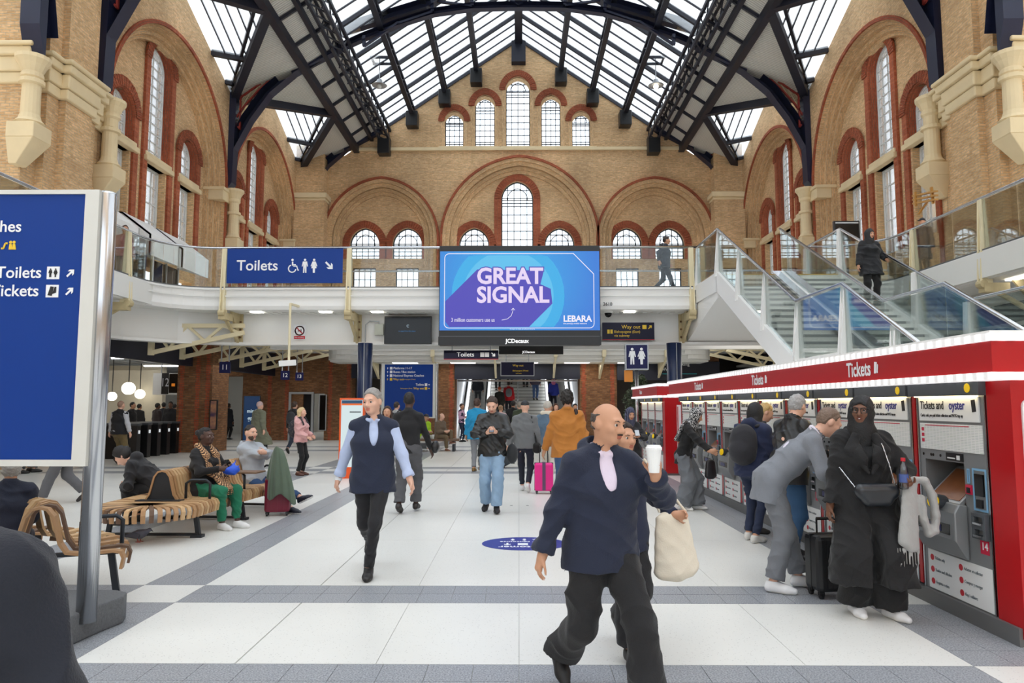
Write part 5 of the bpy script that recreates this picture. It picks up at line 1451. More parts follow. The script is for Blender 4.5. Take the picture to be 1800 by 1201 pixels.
# free drinking water board
a = at(1163, 660, 32.85); t, w, h = sign('water_board', 'navy drinking water board behind the right blue column', a.x, a.z, a.x + 1.6, a.z + .75, 32.83, NAVY, .05)
text('Free Drinking', .22, TXTW, t, (-w + .05, -.004, h * .68), RZ); text('Water', .22, TXTW, t, (-w + .05, -.004, h * .36), RZ); b = MB(); b.box(-w + .03, -.005, .05, w, 0, .08); b.build('teal_line', pm('teal_print', (40, 170, 180), .5), t)
# bridge number and cameras
p = at(1060, 535, 19.98); t = thing('bridge_number_plate', 'small number 2610 on the bridge fascia right of the screen', 'sign', (p.x, 19.975, p.z))
text('2610', .13, TXTK, t, (0, -.002, 0), RZ, bold=.02)
p = at(1069, 542, 20.6); t = thing('dome_camera', 'white dome security camera under the bridge, right of the screen', 'camera', (p.x, p.y, p.z))
b = MB(); b.tube([(-.1, .2, .2), (-.06, .05, .12), (0, 0, .02)], .035, 8); b.lathe([(.02, .06), (.12, .04), (.13, -.1), (.11, -.14)], 14); b.build('housing', WHITE, t); b = MB(); b.lathe([(.11, -.14), (.10, -.2), (.06, -.25), (.01, -.27)], 14); b.build('dome', BLACKG, t, smooth=True)
p = at(505, 640, 19.3); q = at(508, 541, 19.3)
t = thing('box_camera', 'white box security camera on a long drop pole below the bridge', 'camera', (p.x, p.y, p.z))
b = MB(); b.tube([(.04, 0, .1), (.04, 0, q.z - p.z + .1)], .035, 8); b.beam((.04, 0, q.z - p.z + .1), (.04, .8, q.z - p.z + .14), .06, .06); b.build('drop_pole', CREAM, t)
b = MB(); b.beam((-.2, -.1, .0), (.22, .05, .04), .17, .15); b.build('camera_body', WHITE, t, bevel=.01); b = MB(); b.tube([(-.22, -.108, .0), (-.205, -.103, .0)], .055, 10); b.build('lens', BLACKG, t); b = MB(); b.tube([(.1, .05, .1), (.2, .1, .12), (.22, .1, .03)], .012, 6); b.build('cable', BLACK, t)
a = at(668, 580, 21.25); t = thing('junction_box', 'grey junction box with conduit on the bridge beam', 'electrical box', (a.x, 21.2, a.z))
b = MB(); b.box(-.14, -.06, -.16, .12, .06, .16); b.build('box', pm('box_grey', (186, 190, 178), .5), t); b = MB(); b.tube([(-.02, 0, .16), (-.02, 0, .24), (-.3, 0, .26), (-.42, 0, .15), (-.42, 0, -.5)], .018, 6); b.build('conduit', SILVER, t)

# ------------------------------------------------------------------ information totems
def totem(label, x0, x1, Y, z0, z1, poles, lines, base=None, text_h=.10):
    t = thing('information_totem', label, 'sign', ((x0 + x1) / 2, Y, 0)); cx = (x0 + x1) / 2
    slabm('sign_panel', SIGNBLUE, t, rect(x0 - cx, z0, x1 - cx, z1), -.03, .05)
    b = MB(); b.plate(rect(x0 - cx - .1, z0 - .045, x1 - cx + .1, z1 + .03), [rect(x0 - cx, z0, x1 - cx, z1)], -.05, .10, lambda u, v, w: (u, w, v)); b.build('sign_frame', pm('pale_sign_frame', (214, 214, 208), .4), t)
    for x in poles:
        b = MB(); b.lathe([(.066, .12), (.066, z1 + .02), (.058, z1 + .035), (.05, z1 + .04)], 24, (x - cx, .05, 0)); b.build('pole', STEEL, t, smooth=False)
    return t, cx
X1_ = at(141, 570, 5.02).x; XP_ = at(171, 700, 5.1).x
T1, cx = totem('big blue information totem at the left edge with steel pole', -5.05, X1_, 5.05, 1.24, 3.13, (XP_, -5.21), [])
for q_ in T1.children:
    if q_.name.startswith('pole'):
        for p_ in q_.data.polygons: p_.use_smooth = abs(p_.normal.z) < .5
uu = lambda px: at(px, 480, 5.02).x - cx
zz = lambda py: at(60, py, 5.02).z
text('National Express Coaches', .118, TXTW, T1, (uu(34), -.034, zz(399)), RZ, bold=.012, align='RIGHT')
text('Toilets', .118, TXTW, T1, (uu(74), -.034, zz(480)), RZ, bold=.012, align='RIGHT'); text('Tickets', .118, TXTW, T1, (uu(71), -.034, zz(512)), RZ, bold=.012, align='RIGHT')
for py in (480, 512): slabm('icon_tile', TXTW, T1, rect(uu(83), zz(py + 11), uu(105), zz(py - 11)), -.034, -.03)
flat2(man_icon(0, 0, .062), TXTK, T1, (uu(89.5), -.036, zz(480)), RZ); flat2(woman_icon(0, 0, .062), TXTK, T1, (uu(98.5), -.036, zz(480)), RZ)
flat2([[(-.03, -.03), (.0, -.035), (.012, .03), (-.012, .034)], [(.004, -.02), (.03, -.012), (.03, .03), (.018, .03)]], TXTK, T1, (uu(94), -.036, zz(512)), RZ)
for py in (480, 512): flat2(arrow_icon(0, 0, .075, math.radians(-45)), TXTW, T1, (uu(125), -.034, zz(py)), RZ, name='arrow')
b = MB(); F = lambda u, v, w: (u, -.034 + w, v)
q = [(uu(0), zz(437)), (uu(4), zz(437)), (uu(7), zz(428)), (uu(11), zz(428))]
for e, f in zip(q[:-1], q[1:]): b.beam(F(*e, 0), F(*f, 0), .012, .004, up=(0, 1, 0))
for x_ in (16, 22):
    b.plate(circ(uu(x_), zz(426), .011, 10), [], 0, .003, F); b.plate([(uu(x_ - 3), zz(439)), (uu(x_ + 4), zz(439)), (uu(x_ + 2), zz(429)), (uu(x_ - 2), zz(429))], [], 0, .003, F)
b.build('escalator_emblem', TXTY, T1)
# granite plinth of the totem
b = MB(); pts = [(-1.2, -.62), (.98, -.95)] + [(.98 + .14 * math.sin(a) - .0, .38 + .22 * (1 - math.cos(a)) * 1.0) for a in (0, .5)] + [(1.10, .30), (1.12, .45), (1.05, .57), (.9, .6), (-1.25, .6)]
pts = [(-1.3, -.9), (.95, -.9), (1.02, -.4), (1.09, .2), (1.13, .42), (1.09, .54), (.98, .60), (.7, .6), (-1.3, .6)]
b.plate(pts, [], 0, .2, lambda u, v, w: (u, v, w)); b.build('plinth', GRAND, T1, bevel=.015)
T2, cx2 = totem('far blue totem with platform directions beneath the bridge', -5.05, -3.23, 27.0, 1.17, 3.14, (-5.17, -3.1), [])
u2 = lambda px: at(px, 680, 26.97).x - cx2
z2_ = lambda py: at(720, py, 26.97).z
for s_, px, py, mt, al in (('Platforms 11-17', 691, 647.5, TXTW, 'LEFT'), ('Buses / Bus station', 691, 654, TXTW, 'LEFT'), ('National Express Coaches', 691, 660.5, TXTW, 'LEFT'), ('Way out', 691, 667, TXTY, 'LEFT'), ('Toilets', 745, 676.5, TXTW, 'RIGHT'), ('Way out', 745, 683, TXTY, 'RIGHT')):
    text(s_, .115, mt, T2, (u2(px), -.034, z2_(py)), RZ, bold=.012, align=al, sx=.95)
text('Bishopsgate (West)', .06, TXTY, T2, (u2(708), -.034, z2_(667)), RZ); text('Bishopsgate (East)', .06, TXTY, T2, (u2(704), -.034, z2_(683)), RZ)
for py, mt in ((647.5, TXTW), (654, TXTW), (660.5, TXTW), (667, TXTY)):
    slabm('icon_tile', mt, T2, rect(u2(685), z2_(py + 2.3), u2(689.5), z2_(py - 2.3)), -.034, -.03); flat2(arrow_icon(0, 0, .08, 0), mt, T2, (u2(681), -.034, z2_(py)), RZ, name='arrow')
for py, mt in ((676.5, TXTW), (683, TXTY)):
    slabm('icon_tile', mt, T2, rect(u2(746.5), z2_(py + 2.3), u2(751), z2_(py - 2.3)), -.034, -.03); flat2(arrow_icon(0, 0, .08, -PI / 2), mt, T2, (u2(754), -.034, z2_(py)), RZ, name='arrow')
b = MB(); b.box(-1.1, -.2, 0, 1.1, .3, .2); b.build('plinth', GRAND, T2)
# digital totem with orange frame
a, c = at(597, 700, 16.0), at(641, 700, 16.0)
t = thing('digital_totem', 'white screen totem with orange frame behind the man in a vest', 'screen', ((a.x + c.x) / 2, 16.0, 0)); w = (c.x - a.x) / 2; h = a.z
ORG = pm('orange_frame', (238, 92, 30), .4)
b = MB(); b.plate(rect(-w, 0, w, h), [rect(-w + .04, .25, w - .04, h - .04)], 0, .14, lambda u, v, q: (u, q, v)); b.build('frame', ORG, t, bevel=.01)
slabm('screen', lit('totem_white_screen', (214, 230, 232), .95), t, rect(-w + .04, .25, w - .04, h - .04), .01, .12)
slabm('screen_header', lit('totem_header', (30, 70, 104)), t, rect(-w + .05, h - .12, w - .05, h - .05), .004, .01); slabm('screen_band', lit('totem_orange', (230, 104, 40)), t, rect(-w + .05, h - .16, w - .05, h - .12), .004, .01)
b = MB()
for k in range(4): b.box(-.05 + .05 * (k % 2), .004, h - .32 - k * .22, w - .08, .009, h - .30 - k * .22)
b.build('screen_print', TXTK, t)
# posters and framed panels on the brick
def poster(label, pa, pb, Y, fr, inner, x_plane=None):
    a, c = at(*pa, Y), at(*pb, Y)
    t, w, h = sign('poster_case', label, a.x, a.z, c.x, c.z, Y - .1, inner, .06, 'poster', fr); return t, w, h
AD = bpy.data.materials.new('warm_poster_print'); AD.use_nodes = True
_nt = AD.node_tree; _nz = _nt.nodes.new('ShaderNodeTexNoise'); _nz.inputs['Scale'].default_value = 3; _r = _nt.nodes.new('ShaderNodeValToRGB'); _r.color_ramp.elements[0].position = .35; _r.color_ramp.elements[0].color = lin((70, 50, 80)); _r.color_ramp.elements[1].position = .6; _r.color_ramp.elements[1].color = lin((196, 140, 96))
_tc = _nt.nodes.new('ShaderNodeTexCoord'); _nt.links.new(_tc.outputs['Object'], _nz.inputs[0]); _nt.links.new(_nz.outputs[0], _r.inputs[0]); _nt.links.new(_r.outputs[0], _nt.nodes['Principled BSDF'].inputs[0])
poster('small warm-toned poster case on the left brick pier', (371, 754), (383, 705), 24.58, BLACK, AD)
t, w, h = poster('dark blue lit poster case on the back wall, left of doorway', (428, 790), (458, 697), 32.95, CHAR, lit('poster_blue', (14, 52, 92), .7))
text('mind the', .22, lit('poster_text', (200, 220, 230), .8), t, (-w * .6, -.005, h * .72), RZ, bold=.02); text('gap', .3, MATS['poster_text'], t, (-w * .5, -.005, h * .58), RZ, bold=.02)
poster('tall black panel in a grey frame at the end of the back wall', (562, 756), (574, 695), 32.95, SILVER, BLACKG)
a, c = at(510, 771, 33), at(548, 693, 33)
t = struct(MB().build('door_1', DARK)) if False else None
d_ = MB(); d_.box(a.x, 33.2, 0, c.x, 33.3, c.z); d_.build('door_1', DARK, kind='structure')
d_ = MB(); d_.plate([(a.x - .1, 0), (a.x, 0), (a.x, c.z), (c.x, c.z), (c.x, 0), (c.x + .1, 0), (c.x + .1, c.z + .1), (a.x - .1, c.z + .1)], [], 32.95, 33.1, lambda u, v, w: (u, w, v)); d_.build('trim_1', SILVER, kind='structure')

# ------------------------------------------------------------------ oval floor decal
c0 = fl(922, 956)
t = thing('floor_decal', 'round blue customer lift decal stuck on the white floor', 'decal', (c0.x, c0.y, 0.001), PI)
DBL = pm('decal_blue', (44, 52, 142), .35, var=.04)
b = MB(); b.plate([(.50 * math.cos(a), .40 * math.sin(a)) for a in [2 * PI * i / 40 for i in range(40)]], [], 0, .002, lambda u, v, w: (u, v, w)); b.build('disc', DBL, t)
text('Customer', .145, TXTW, t, (0, .20, .003), (0, 0, 0), bold=.012, align='CENTER'); text('lift', .145, TXTW, t, (-.26, .06, .003), (0, 0, 0), bold=.012)
flat2([rect(-.06, -.05, .06, .05)], TXTW, t, (.02, .05, .003), (0, 0, 0)); flat2(arrow_icon(0, 0, .13, 0), TXTW, t, (.2, .05, .003), (0, 0, 0), name='arrow')
text('upper concourse', .085, TXTW, t, (0, -.10, .003), (0, 0, 0), align='CENTER')
for i, ic in enumerate((wheel_icon, man_icon, woman_icon)): flat2(ic(0, 0, .11), TXTW, t, (-.14 + .14 * i, -.23, .003), (0, 0, 0))
c1 = fl(913, 889); t = thing('floor_marking', 'small black bracket corner marks on the white floor', 'marking', (c1.x, c1.y, .001))
b = MB()
for e in (-1, 1): b.box(e * .14, -.02, 0, e * .15, .02, .002); b.box(e * .11, -.02, 0, e * .15, -.013, .002); b.box(e * .11, .013, 0, e * .15, .02, .002)
b.build('mark', TXTK, t, kind='stuff')

# ------------------------------------------------------------------ bent-slat benches
WOOD = [pm('pale_bent_plywood', (206, 170, 126), .4, var=.12, vs=14), pm('mid_bent_plywood', (176, 136, 96), .42, var=.15, vs=14), pm('dark_bent_plywood', (104, 78, 60), .45, var=.15, vs=14)]
HUMP = [(.62, .27), (.635, .36), (.61, .415), (.55, .43), (.32, .415), (.21, .43), (.165, .50), (.135, .62), (.11, .72), (.06, .785), (0, .80)]
FLATP = [(.62, .27), (.635, .36), (.61, .415), (.55, .43), (.3, .425), (0, .425)]
def slat_mesh(prof, mirror, wd, mat, th=.022):
    p = prof + ([(-d, z) for d, z in reversed(prof[:-1])] if mirror else [])
    b = MB(); n = len(p); rows = []
    for i, (d, z) in enumerate(p):
        a = p[max(i - 1, 0)]; c = p[min(i + 1, n - 1)]; t = Vector((c[0] - a[0], c[1] - a[1])).normalized(); nl = Vector((-t.y, t.x)) * -th
        rows.append([(-wd / 2, d, z), (wd / 2, d, z), (wd / 2, d - nl.x, z - nl.y), (-wd / 2, d - nl.x, z - nl.y)])
    f = []
    for i in range(n - 1):
        for j in range(4): f.append((4 * i + j, 4 * i + (j + 1) % 4, 4 * i + 4 + (j + 1) % 4, 4 * i + 4 + j))
    f += [(3, 2, 1, 0), (4 * n - 4, 4 * n - 3, 4 * n - 2, 4 * n - 1)]
    b.faces([v for r in rows for v in r], f); return b.mesh('slat', mat)
SLH = [slat_mesh(HUMP, True, .050, m) for m in WOOD]; SLF = [slat_mesh(FLATP, True, .050, m) for m in WOOD]; SLE = [slat_mesh(FLATP, False, .050, m) for m in WOOD]
BST = pm('dark_bench_steel', (46, 50, 56), .45, .4)
def bench(label, path, hump_from, fan, seed, ends=True, legs=None, pitch=.078, wide=1.0):
    """path: list of (x, y) centreline; slats stand across it; the first end is fanned round"""
    rng = random.Random(seed)
    P = [Vector(p) for p in path]; L = [0]
    for a, c in zip(P[:-1], P[1:]): L.append(L[-1] + (c - a).length)
    def pos(s):
        s = min(max(s, 0), L[-1] - 1e-6)
        for i in range(len(P) - 1):
            if s <= L[i + 1]:
                f = (s - L[i]) / (L[i + 1] - L[i]); 
                t0 = (P[i + 1] - P[max(i - 1, 0)]).normalized(); t1 = (P[min(i + 2, len(P) - 1)] - P[i]).normalized()
                return P[i].lerp(P[i + 1], f), t0.lerp(t1, f).normalized()
    root = thing('slatted_bench', label, 'bench', (P[0].x, P[0].y, 0)); O = Vector((P[0].x, P[0].y, 0))
    n = int(L[-1] / pitch)
    for i in range(n):
        s = (i + .5) * L[-1] / n; p, t = pos(s); k = rng.choice((0, 0, 1, 1, 2))
        ang = math.atan2(t.y, t.x)
        link('slat', (SLH if s > hump_from else SLF)[k], root, loc=(p.x - O.x, p.y - O.y, 0), rot=(0, 0, ang)).scale = (wide, 1, 1)
    if fan:
        p, t = pos(0); a0 = math.atan2(t.y, t.x)
        m = 22
        for i in range(m):
            a = a0 + PI / 2 + PI * (i + .5) / m - PI / 2
            k = rng.choice((0, 0, 1, 1, 2))
            link('slat', SLE[k], root, loc=(0, 0, 0), rot=(0, 0, a0 + PI * (i + .5) / m))
    # dark end plate of the backrest and steel frames
    p, t = pos(hump_from if ends else L[-1]); ang = math.atan2(t.y, t.x)
    hp = [(d * .96, z) for d, z in HUMP[4:]]; out = [(d, z - .015) for d, z in hp if d < .22] ; out = out + [(-d, z) for d, z in reversed(out[:-1])]
    b = MB(); b.plate(out, [], -.01, .02, lambda u, v, w: (w, u, v)); b.box(-.12, -.28, .415, .02, .28, .435)
    b.build('end_plate', BST, root, loc=(p.x - O.x, p.y - O.y, 0), rot=(0, 0, ang))
    for s in (legs or [0.1, L[-1] * .5, L[-1] - .15]):
        p, t = pos(s); ang = math.atan2(t.y, t.x); b = MB()
        for e in (-1, 1):
            b.beam((0, e * .50, .40), (0, e * .56, .03), .05, .05); b.box(-.05, e * .48, 0, .05, e * .62, .035)
        b.box(-.03, -.56, .02, .03, .56, .05); b.box(-.03, -.56, .375, .03, .56, .405); b.build('leg_frame', BST, root, loc=(p.x - O.x, p.y - O.y, 0), rot=(0, 0, ang))
    return root, pos, O
# main bench: runs away from the camera, near end rounded
MBEN, mpos, MO = bench('curved slatted wooden bench in the left of the concourse with two seated people', [(-4.5, 8.85), (-4.5, 9.4), (-4.47, 10.2), (-4.40, 11.0), (-4.28, 11.8)], .28, True, 4)
def armrest(root, O, pos, s, e):
    p, t = pos(s); ang = math.atan2(t.y, t.x); b = MB(); b.tube([(0, e * .24, .43), (0, e * .24, .62), (0, e * .30, .66), (0, e * .50, .66), (0, e * .55, .62), (0, e * .55, .42)], .018, 8)
    b.build('armrest', BST, root, loc=(p.x - O.x, p.y - O.y, 0), rot=(0, 0, ang), smooth=True)
armrest(MBEN, MO, mpos, .42, -1); armrest(MBEN, MO, mpos, 1.5, -1); armrest(MBEN, MO, mpos, 2.7, -1)
p, tt = mpos(1.52); b = MB(); b.box(-.16, -.78, .655, .16, -.36, .675); b.build('arm_table', pm('bench_table_brown', (120, 92, 70), .4), MBEN, loc=(p.x - MO.x, p.y - MO.y, 0), rot=(0, 0, math.atan2(tt.y, tt.x)))
NBEN, npos, NO = bench('bent-wood bench end half hidden behind the big totem pole', [(-3.86, 5.80), (-3.92, 6.05), (-4.1, 6.3), (-4.4, 6.52), (-4.8, 6.65), (-5.3, 6.7)], 0.0, False, 9, False, [.15, 1.4], .15, 1.7)
armrest(NBEN, NO, npos, .3, -1)

# ------------------------------------------------------------------ luggage, pigeon, plant and small things
def suitcase(label, loc, rotz, w, d, h, col, handle=.35, name='suitcase', tilt=0, ribs=3, strap=None):
    t = thing(name, label, 'suitcase', loc, rotz)
    m = pm('case_%d_%d_%d' % col, col, .38, var=.08, vs=5)
    b = MB(); b.box(-w / 2, -d / 2, .055, w / 2, d / 2, h); o = b.build('shell', m, t, bevel=min(w, d) * .16)
    b = MB()
    for i in range(ribs):
        x = -w / 2 + w * (i + 1) / (ribs + 1); b.box(x - .008, -d / 2 - .004, .09, x + .008, d / 2 + .004, h - .03)
    b.build('rib', m, t)
    b = MB(); b.box(-.003 - w / 2, -.006, .06, w / 2 + .003, .006, h + .003); b.build('zip', BLACK, t)
    if strap: b = MB(); b.box(-.03, -d / 2 - .008, .07, .03, d / 2 + .008, h + .008); b.build('strap', pm('strap_grey', (96, 70, 100), .6), t)
    b = MB()
    for e in (-1, 1): b.tube([(e * w * .22, d * .25, h), (e * w * .22, d * .25, h + handle)], .009, 6)
    b.tube([(-w * .22, d * .25, h + handle), (w * .22, d * .25, h + handle)], .014, 6); b.build('handle', BLACK, t)
    for ex in (-1, 1):
        for ey in (-1, 1):
            b = MB(); b.tube([(ex * (w / 2 - .04) - .012, ey * (d / 2 - .04), .027), (ex * (w / 2 - .04) + .012, ey * (d / 2 - .04), .027)], .027, 10); b.box(ex * (w / 2 - .04) - .02, ey * (d / 2 - .04) - .02, .03, ex * (w / 2 - .04) + .02, ey * (d / 2 - .04) + .02, .06); b.build('wheel', BLACK, t)
    if tilt: t.rotation_euler = (tilt, 0, rotz)
    return t
suitcase('maroon suitcase beside the seated man, under the green jacket', (-3.56, 10.72, 0), math.radians(12), .36, .24, .56, (118, 20, 48), .28)
suitcase('bright pink trolley case pulled by the person in the tan jacket', (*fl(956, 868)[:2], 0), 0, .34, .22, .56, (232, 40, 140), .30, strap=True)
suitcase('black ribbed suitcase behind the woman in the black coat', (*fl(1462, 1048)[:2], 0), math.radians(8), .36, .24, .52, (26, 27, 30), .12, ribs=7)
c_ = fl(897, 822); suitcase('dark trolley case tilted behind the phone reader', (c_.x - .02, c_.y, .03), 0, .36, .24, .62, (52, 56, 62), .5, tilt=math.radians(0)).rotation_euler = (0, math.radians(-28), 0)
# green jacket draped over the maroon case
def cloth(name, mat, rows, parent=None, th=.02, sub=2):
    b = MB(); n = len(rows[0])
    b.faces([p for r in rows for p in r], [(i * n + j, i * n + j + 1, (i + 1) * n + j + 1, (i + 1) * n + j) for i in range(len(rows) - 1) for j in range(n - 1)])
    o = b.build(name, mat, parent, smooth=True); s = o.modifiers.new('thick', 'SOLIDIFY'); s.thickness = th; s.offset = 0; q = o.modifiers.new('sub', 'SUBSURF'); q.levels = sub; q.render_levels = sub; return o
rows = []
for i in range(9):
    v = i / 8; r = []
    for j in range(11):
        q = j / 10 - .5; wd = .13 + .36 * v ** .7 - .10 * max(0, v - .75)
        r.append((-3.53 + .05 * v + q * wd, 10.60 - .10 * math.sin(PI * (q + .5)) - .035 * math.cos(q * 26 + v * 2) * (.3 + v), 1.03 - .76 * v - .12 * abs(q) * (1 - v) + (.07 * math.sin(q * 8 + 1) - .10 * q) * v))
    rows.append(r)
jk = cloth('green_jacket', pm('sage_green_cloth', (92, 108, 92), .85, var=.12, vs=9, sheen=.2), rows); tag(jk, 'sage green jacket draped over the maroon suitcase handle', 'jacket')
# pigeon
c_ = fl(241, 953)
pg = thing('pigeon', 'grey pigeon pecking on the floor beside the slatted bench', 'bird', (c_.x, c_.y, 0), math.radians(-10))
PGM = pm('pigeon_grey', (92, 94, 108), .7, var=.25, vs=20)
bm = bmesh.new()
rings = [(-.17, .055, .012, .006), (-.12, .062, .02, .012), (-.07, .078, .045, .035), (0, .09, .062, .055), (.06, .095, .058, .056), (.105, .11, .04, .042), (.135, .13, .027, .03), (.155, .145, .024, .025), (.175, .145, .018, .018), (.19, .14, .006, .006)]
vr = []
for x_, z_, ry, rz in rings: vr.append([bm.verts.new((x_, ry * math.cos(2 * PI * k / 12), z_ + rz * math.sin(2 * PI * k / 12))) for k in range(12)])
for a, c in zip(vr[:-1], vr[1:]):
    for k in range(12): bm.faces.new((a[k], a[(k + 1) % 12], c[(k + 1) % 12], c[k]))
bm.faces.new(vr[0]); bm.faces.new(vr[-1]); bmesh.ops.recalc_face_normals(bm, faces=bm.faces)
me = bpy.data.meshes.new('body'); bm.to_mesh(me); bm.free(); me.materials.append(PGM)
for p_ in me.polygons: p_.use_smooth = True
link('body', me, pg)
b = MB(); b.tube([(.185, 0, .14), (.21, 0, .128)], [.007, .002], 6); b.build('beak', BLACK, pg)
for e in (-1, 1):
    b = MB(); b.plate([(-.14, .07), (.06, .06), (.075, .10), (.0, .125), (-.06, .11)], [], e * .05, e * .062, lambda u, v, w: (u, w, v)); b.build('wing', pm('wing_grey', (70, 72, 84), .7), pg)
    b = MB(); b.tube([(.02, e * .025, .05), (.03, e * .025, .003)], .006, 6); b.tube([(.0, e * .025, .004), (.06, e * .025, .004)], .005, 6); b.build('leg', pm('pigeon_leg', (176, 96, 84), .6), pg)
# tall potted shrub beside the cube sign
c_ = fl(1138, 800)
ps = thing('potted_shrub', 'tall leafy shrub in a planter behind the far kiosk', 'plant', (3.72, 22.1, 0))
b = MB(); b.lathe([(.28, 0), (.34, .55), (.36, .58), (.31, .6)], 18); b.build('planter', CHAR, ps)
b = MB(); rng = random.Random(5)
b.tube([(0, 0, .5), (.03, .02, 1.3), (-.02, 0, 2.3)], [.04, .03, .012], 6)
for i in range(26):
    z = .8 + i * .06; a = rng.random() * 6.3; r = .45 * (1 - (z - 1.3) / 2.2 if z > 1.3 else .9); b.tube([(0, 0, z), (r * .6 * math.cos(a), r * .6 * math.sin(a), z + .15), (r * math.cos(a), r * math.sin(a), z + .22)], [.012, .008, .004], 5)
b.build('trunk', pm('bark', (72, 56, 44), .8), ps)
b = MB(); lm = [0, 1, 2]
for i in range(2600):
    z = .75 + rng.random() ** .9 * 1.75; rr = (.50 if z < 1.7 else .50 * (2.6 - z) / .9 + .08) * math.sqrt(rng.random()); a = rng.random() * 6.283
    c = Vector((rr * math.cos(a), rr * math.sin(a), z + .05 * math.sin(a * 3))); d = Vector((rng.uniform(-1, 1), rng.uniform(-1, 1), rng.uniform(-.6, .6))).normalized(); s = d.cross(Vector((rng.uniform(-1, 1), rng.uniform(-1, 1), rng.uniform(-1, 1)))).normalized()
    l = rng.uniform(.035, .06); b.poly([c - d * l, c + s * l * .4, c + d * l, c - s * l * .4], rng.choice(lm))
b.build('foliage', [pm('leaf_green', (62, 84, 52), .6), pm('leaf_grey_green', (104, 116, 92), .6), pm('leaf_dark', (38, 52, 36), .6)], ps, kind='stuff', fix=False)
# wooden board with two brackets on the right wall, and the black departures monitor below it
p = at(1648, 352, 18.4)
t = thing('wooden_rack', 'yellow wooden rack hung high on the right brick pier', 'rack', (12.3, 21.0, 7.75))
WDY = pm('varnished_pine', (190, 140, 70), .45, var=.2, vs=8)
for k in range(3): b = MB(); b.beam((-.3 + .0, -.75, -.25 + .12 * k), (-.12 + .0, .75, .05 + .12 * k), .10, .05); b.build('rack_board', WDY, t)
b = MB(); b.beam((-.26, -.5, -.3), (-.26, -.45, .2), .06, .06, up=(0, 1, 0)); b.beam((-.2, .5, -.1), (-.2, .5, .35), .06, .06, up=(0, 1, 0)); b.beam((-.25, .3, -.4), (.2, .5, .1), .05, .05); b.build('rack_bracket', WDY, t)
p = at(1489, 402, 22.3)
t = thing('departures_monitor', 'black monitor on a stand on the right gallery', 'monitor', (p.x, p.y, DECK))
b = MB(); b.box(-.4, 0, p.z - DECK - .38, .4, .12, p.z - DECK + .25); b.build('monitor_case', BLACK, t); b = MB(); b.box(-.36, -.006, p.z - DECK - .32, .36, 0, p.z - DECK + .14); b.build('screen', BLACKG, t); b = MB(); b.box(-.36, -.008, p.z - DECK + .17, .36, 0, p.z - DECK + .2); b.build('screen_line', TXTW, t); b = MB(); b.tube([(0, .06, 0), (0, .06, p.z - DECK)], .04, 8); b.box(-.25, -.15, 0, .25, .25, .02); b.build('stand', BLACK, t)
b = MB(); b.box(-.12, .0, 0, .12, .02, .02)
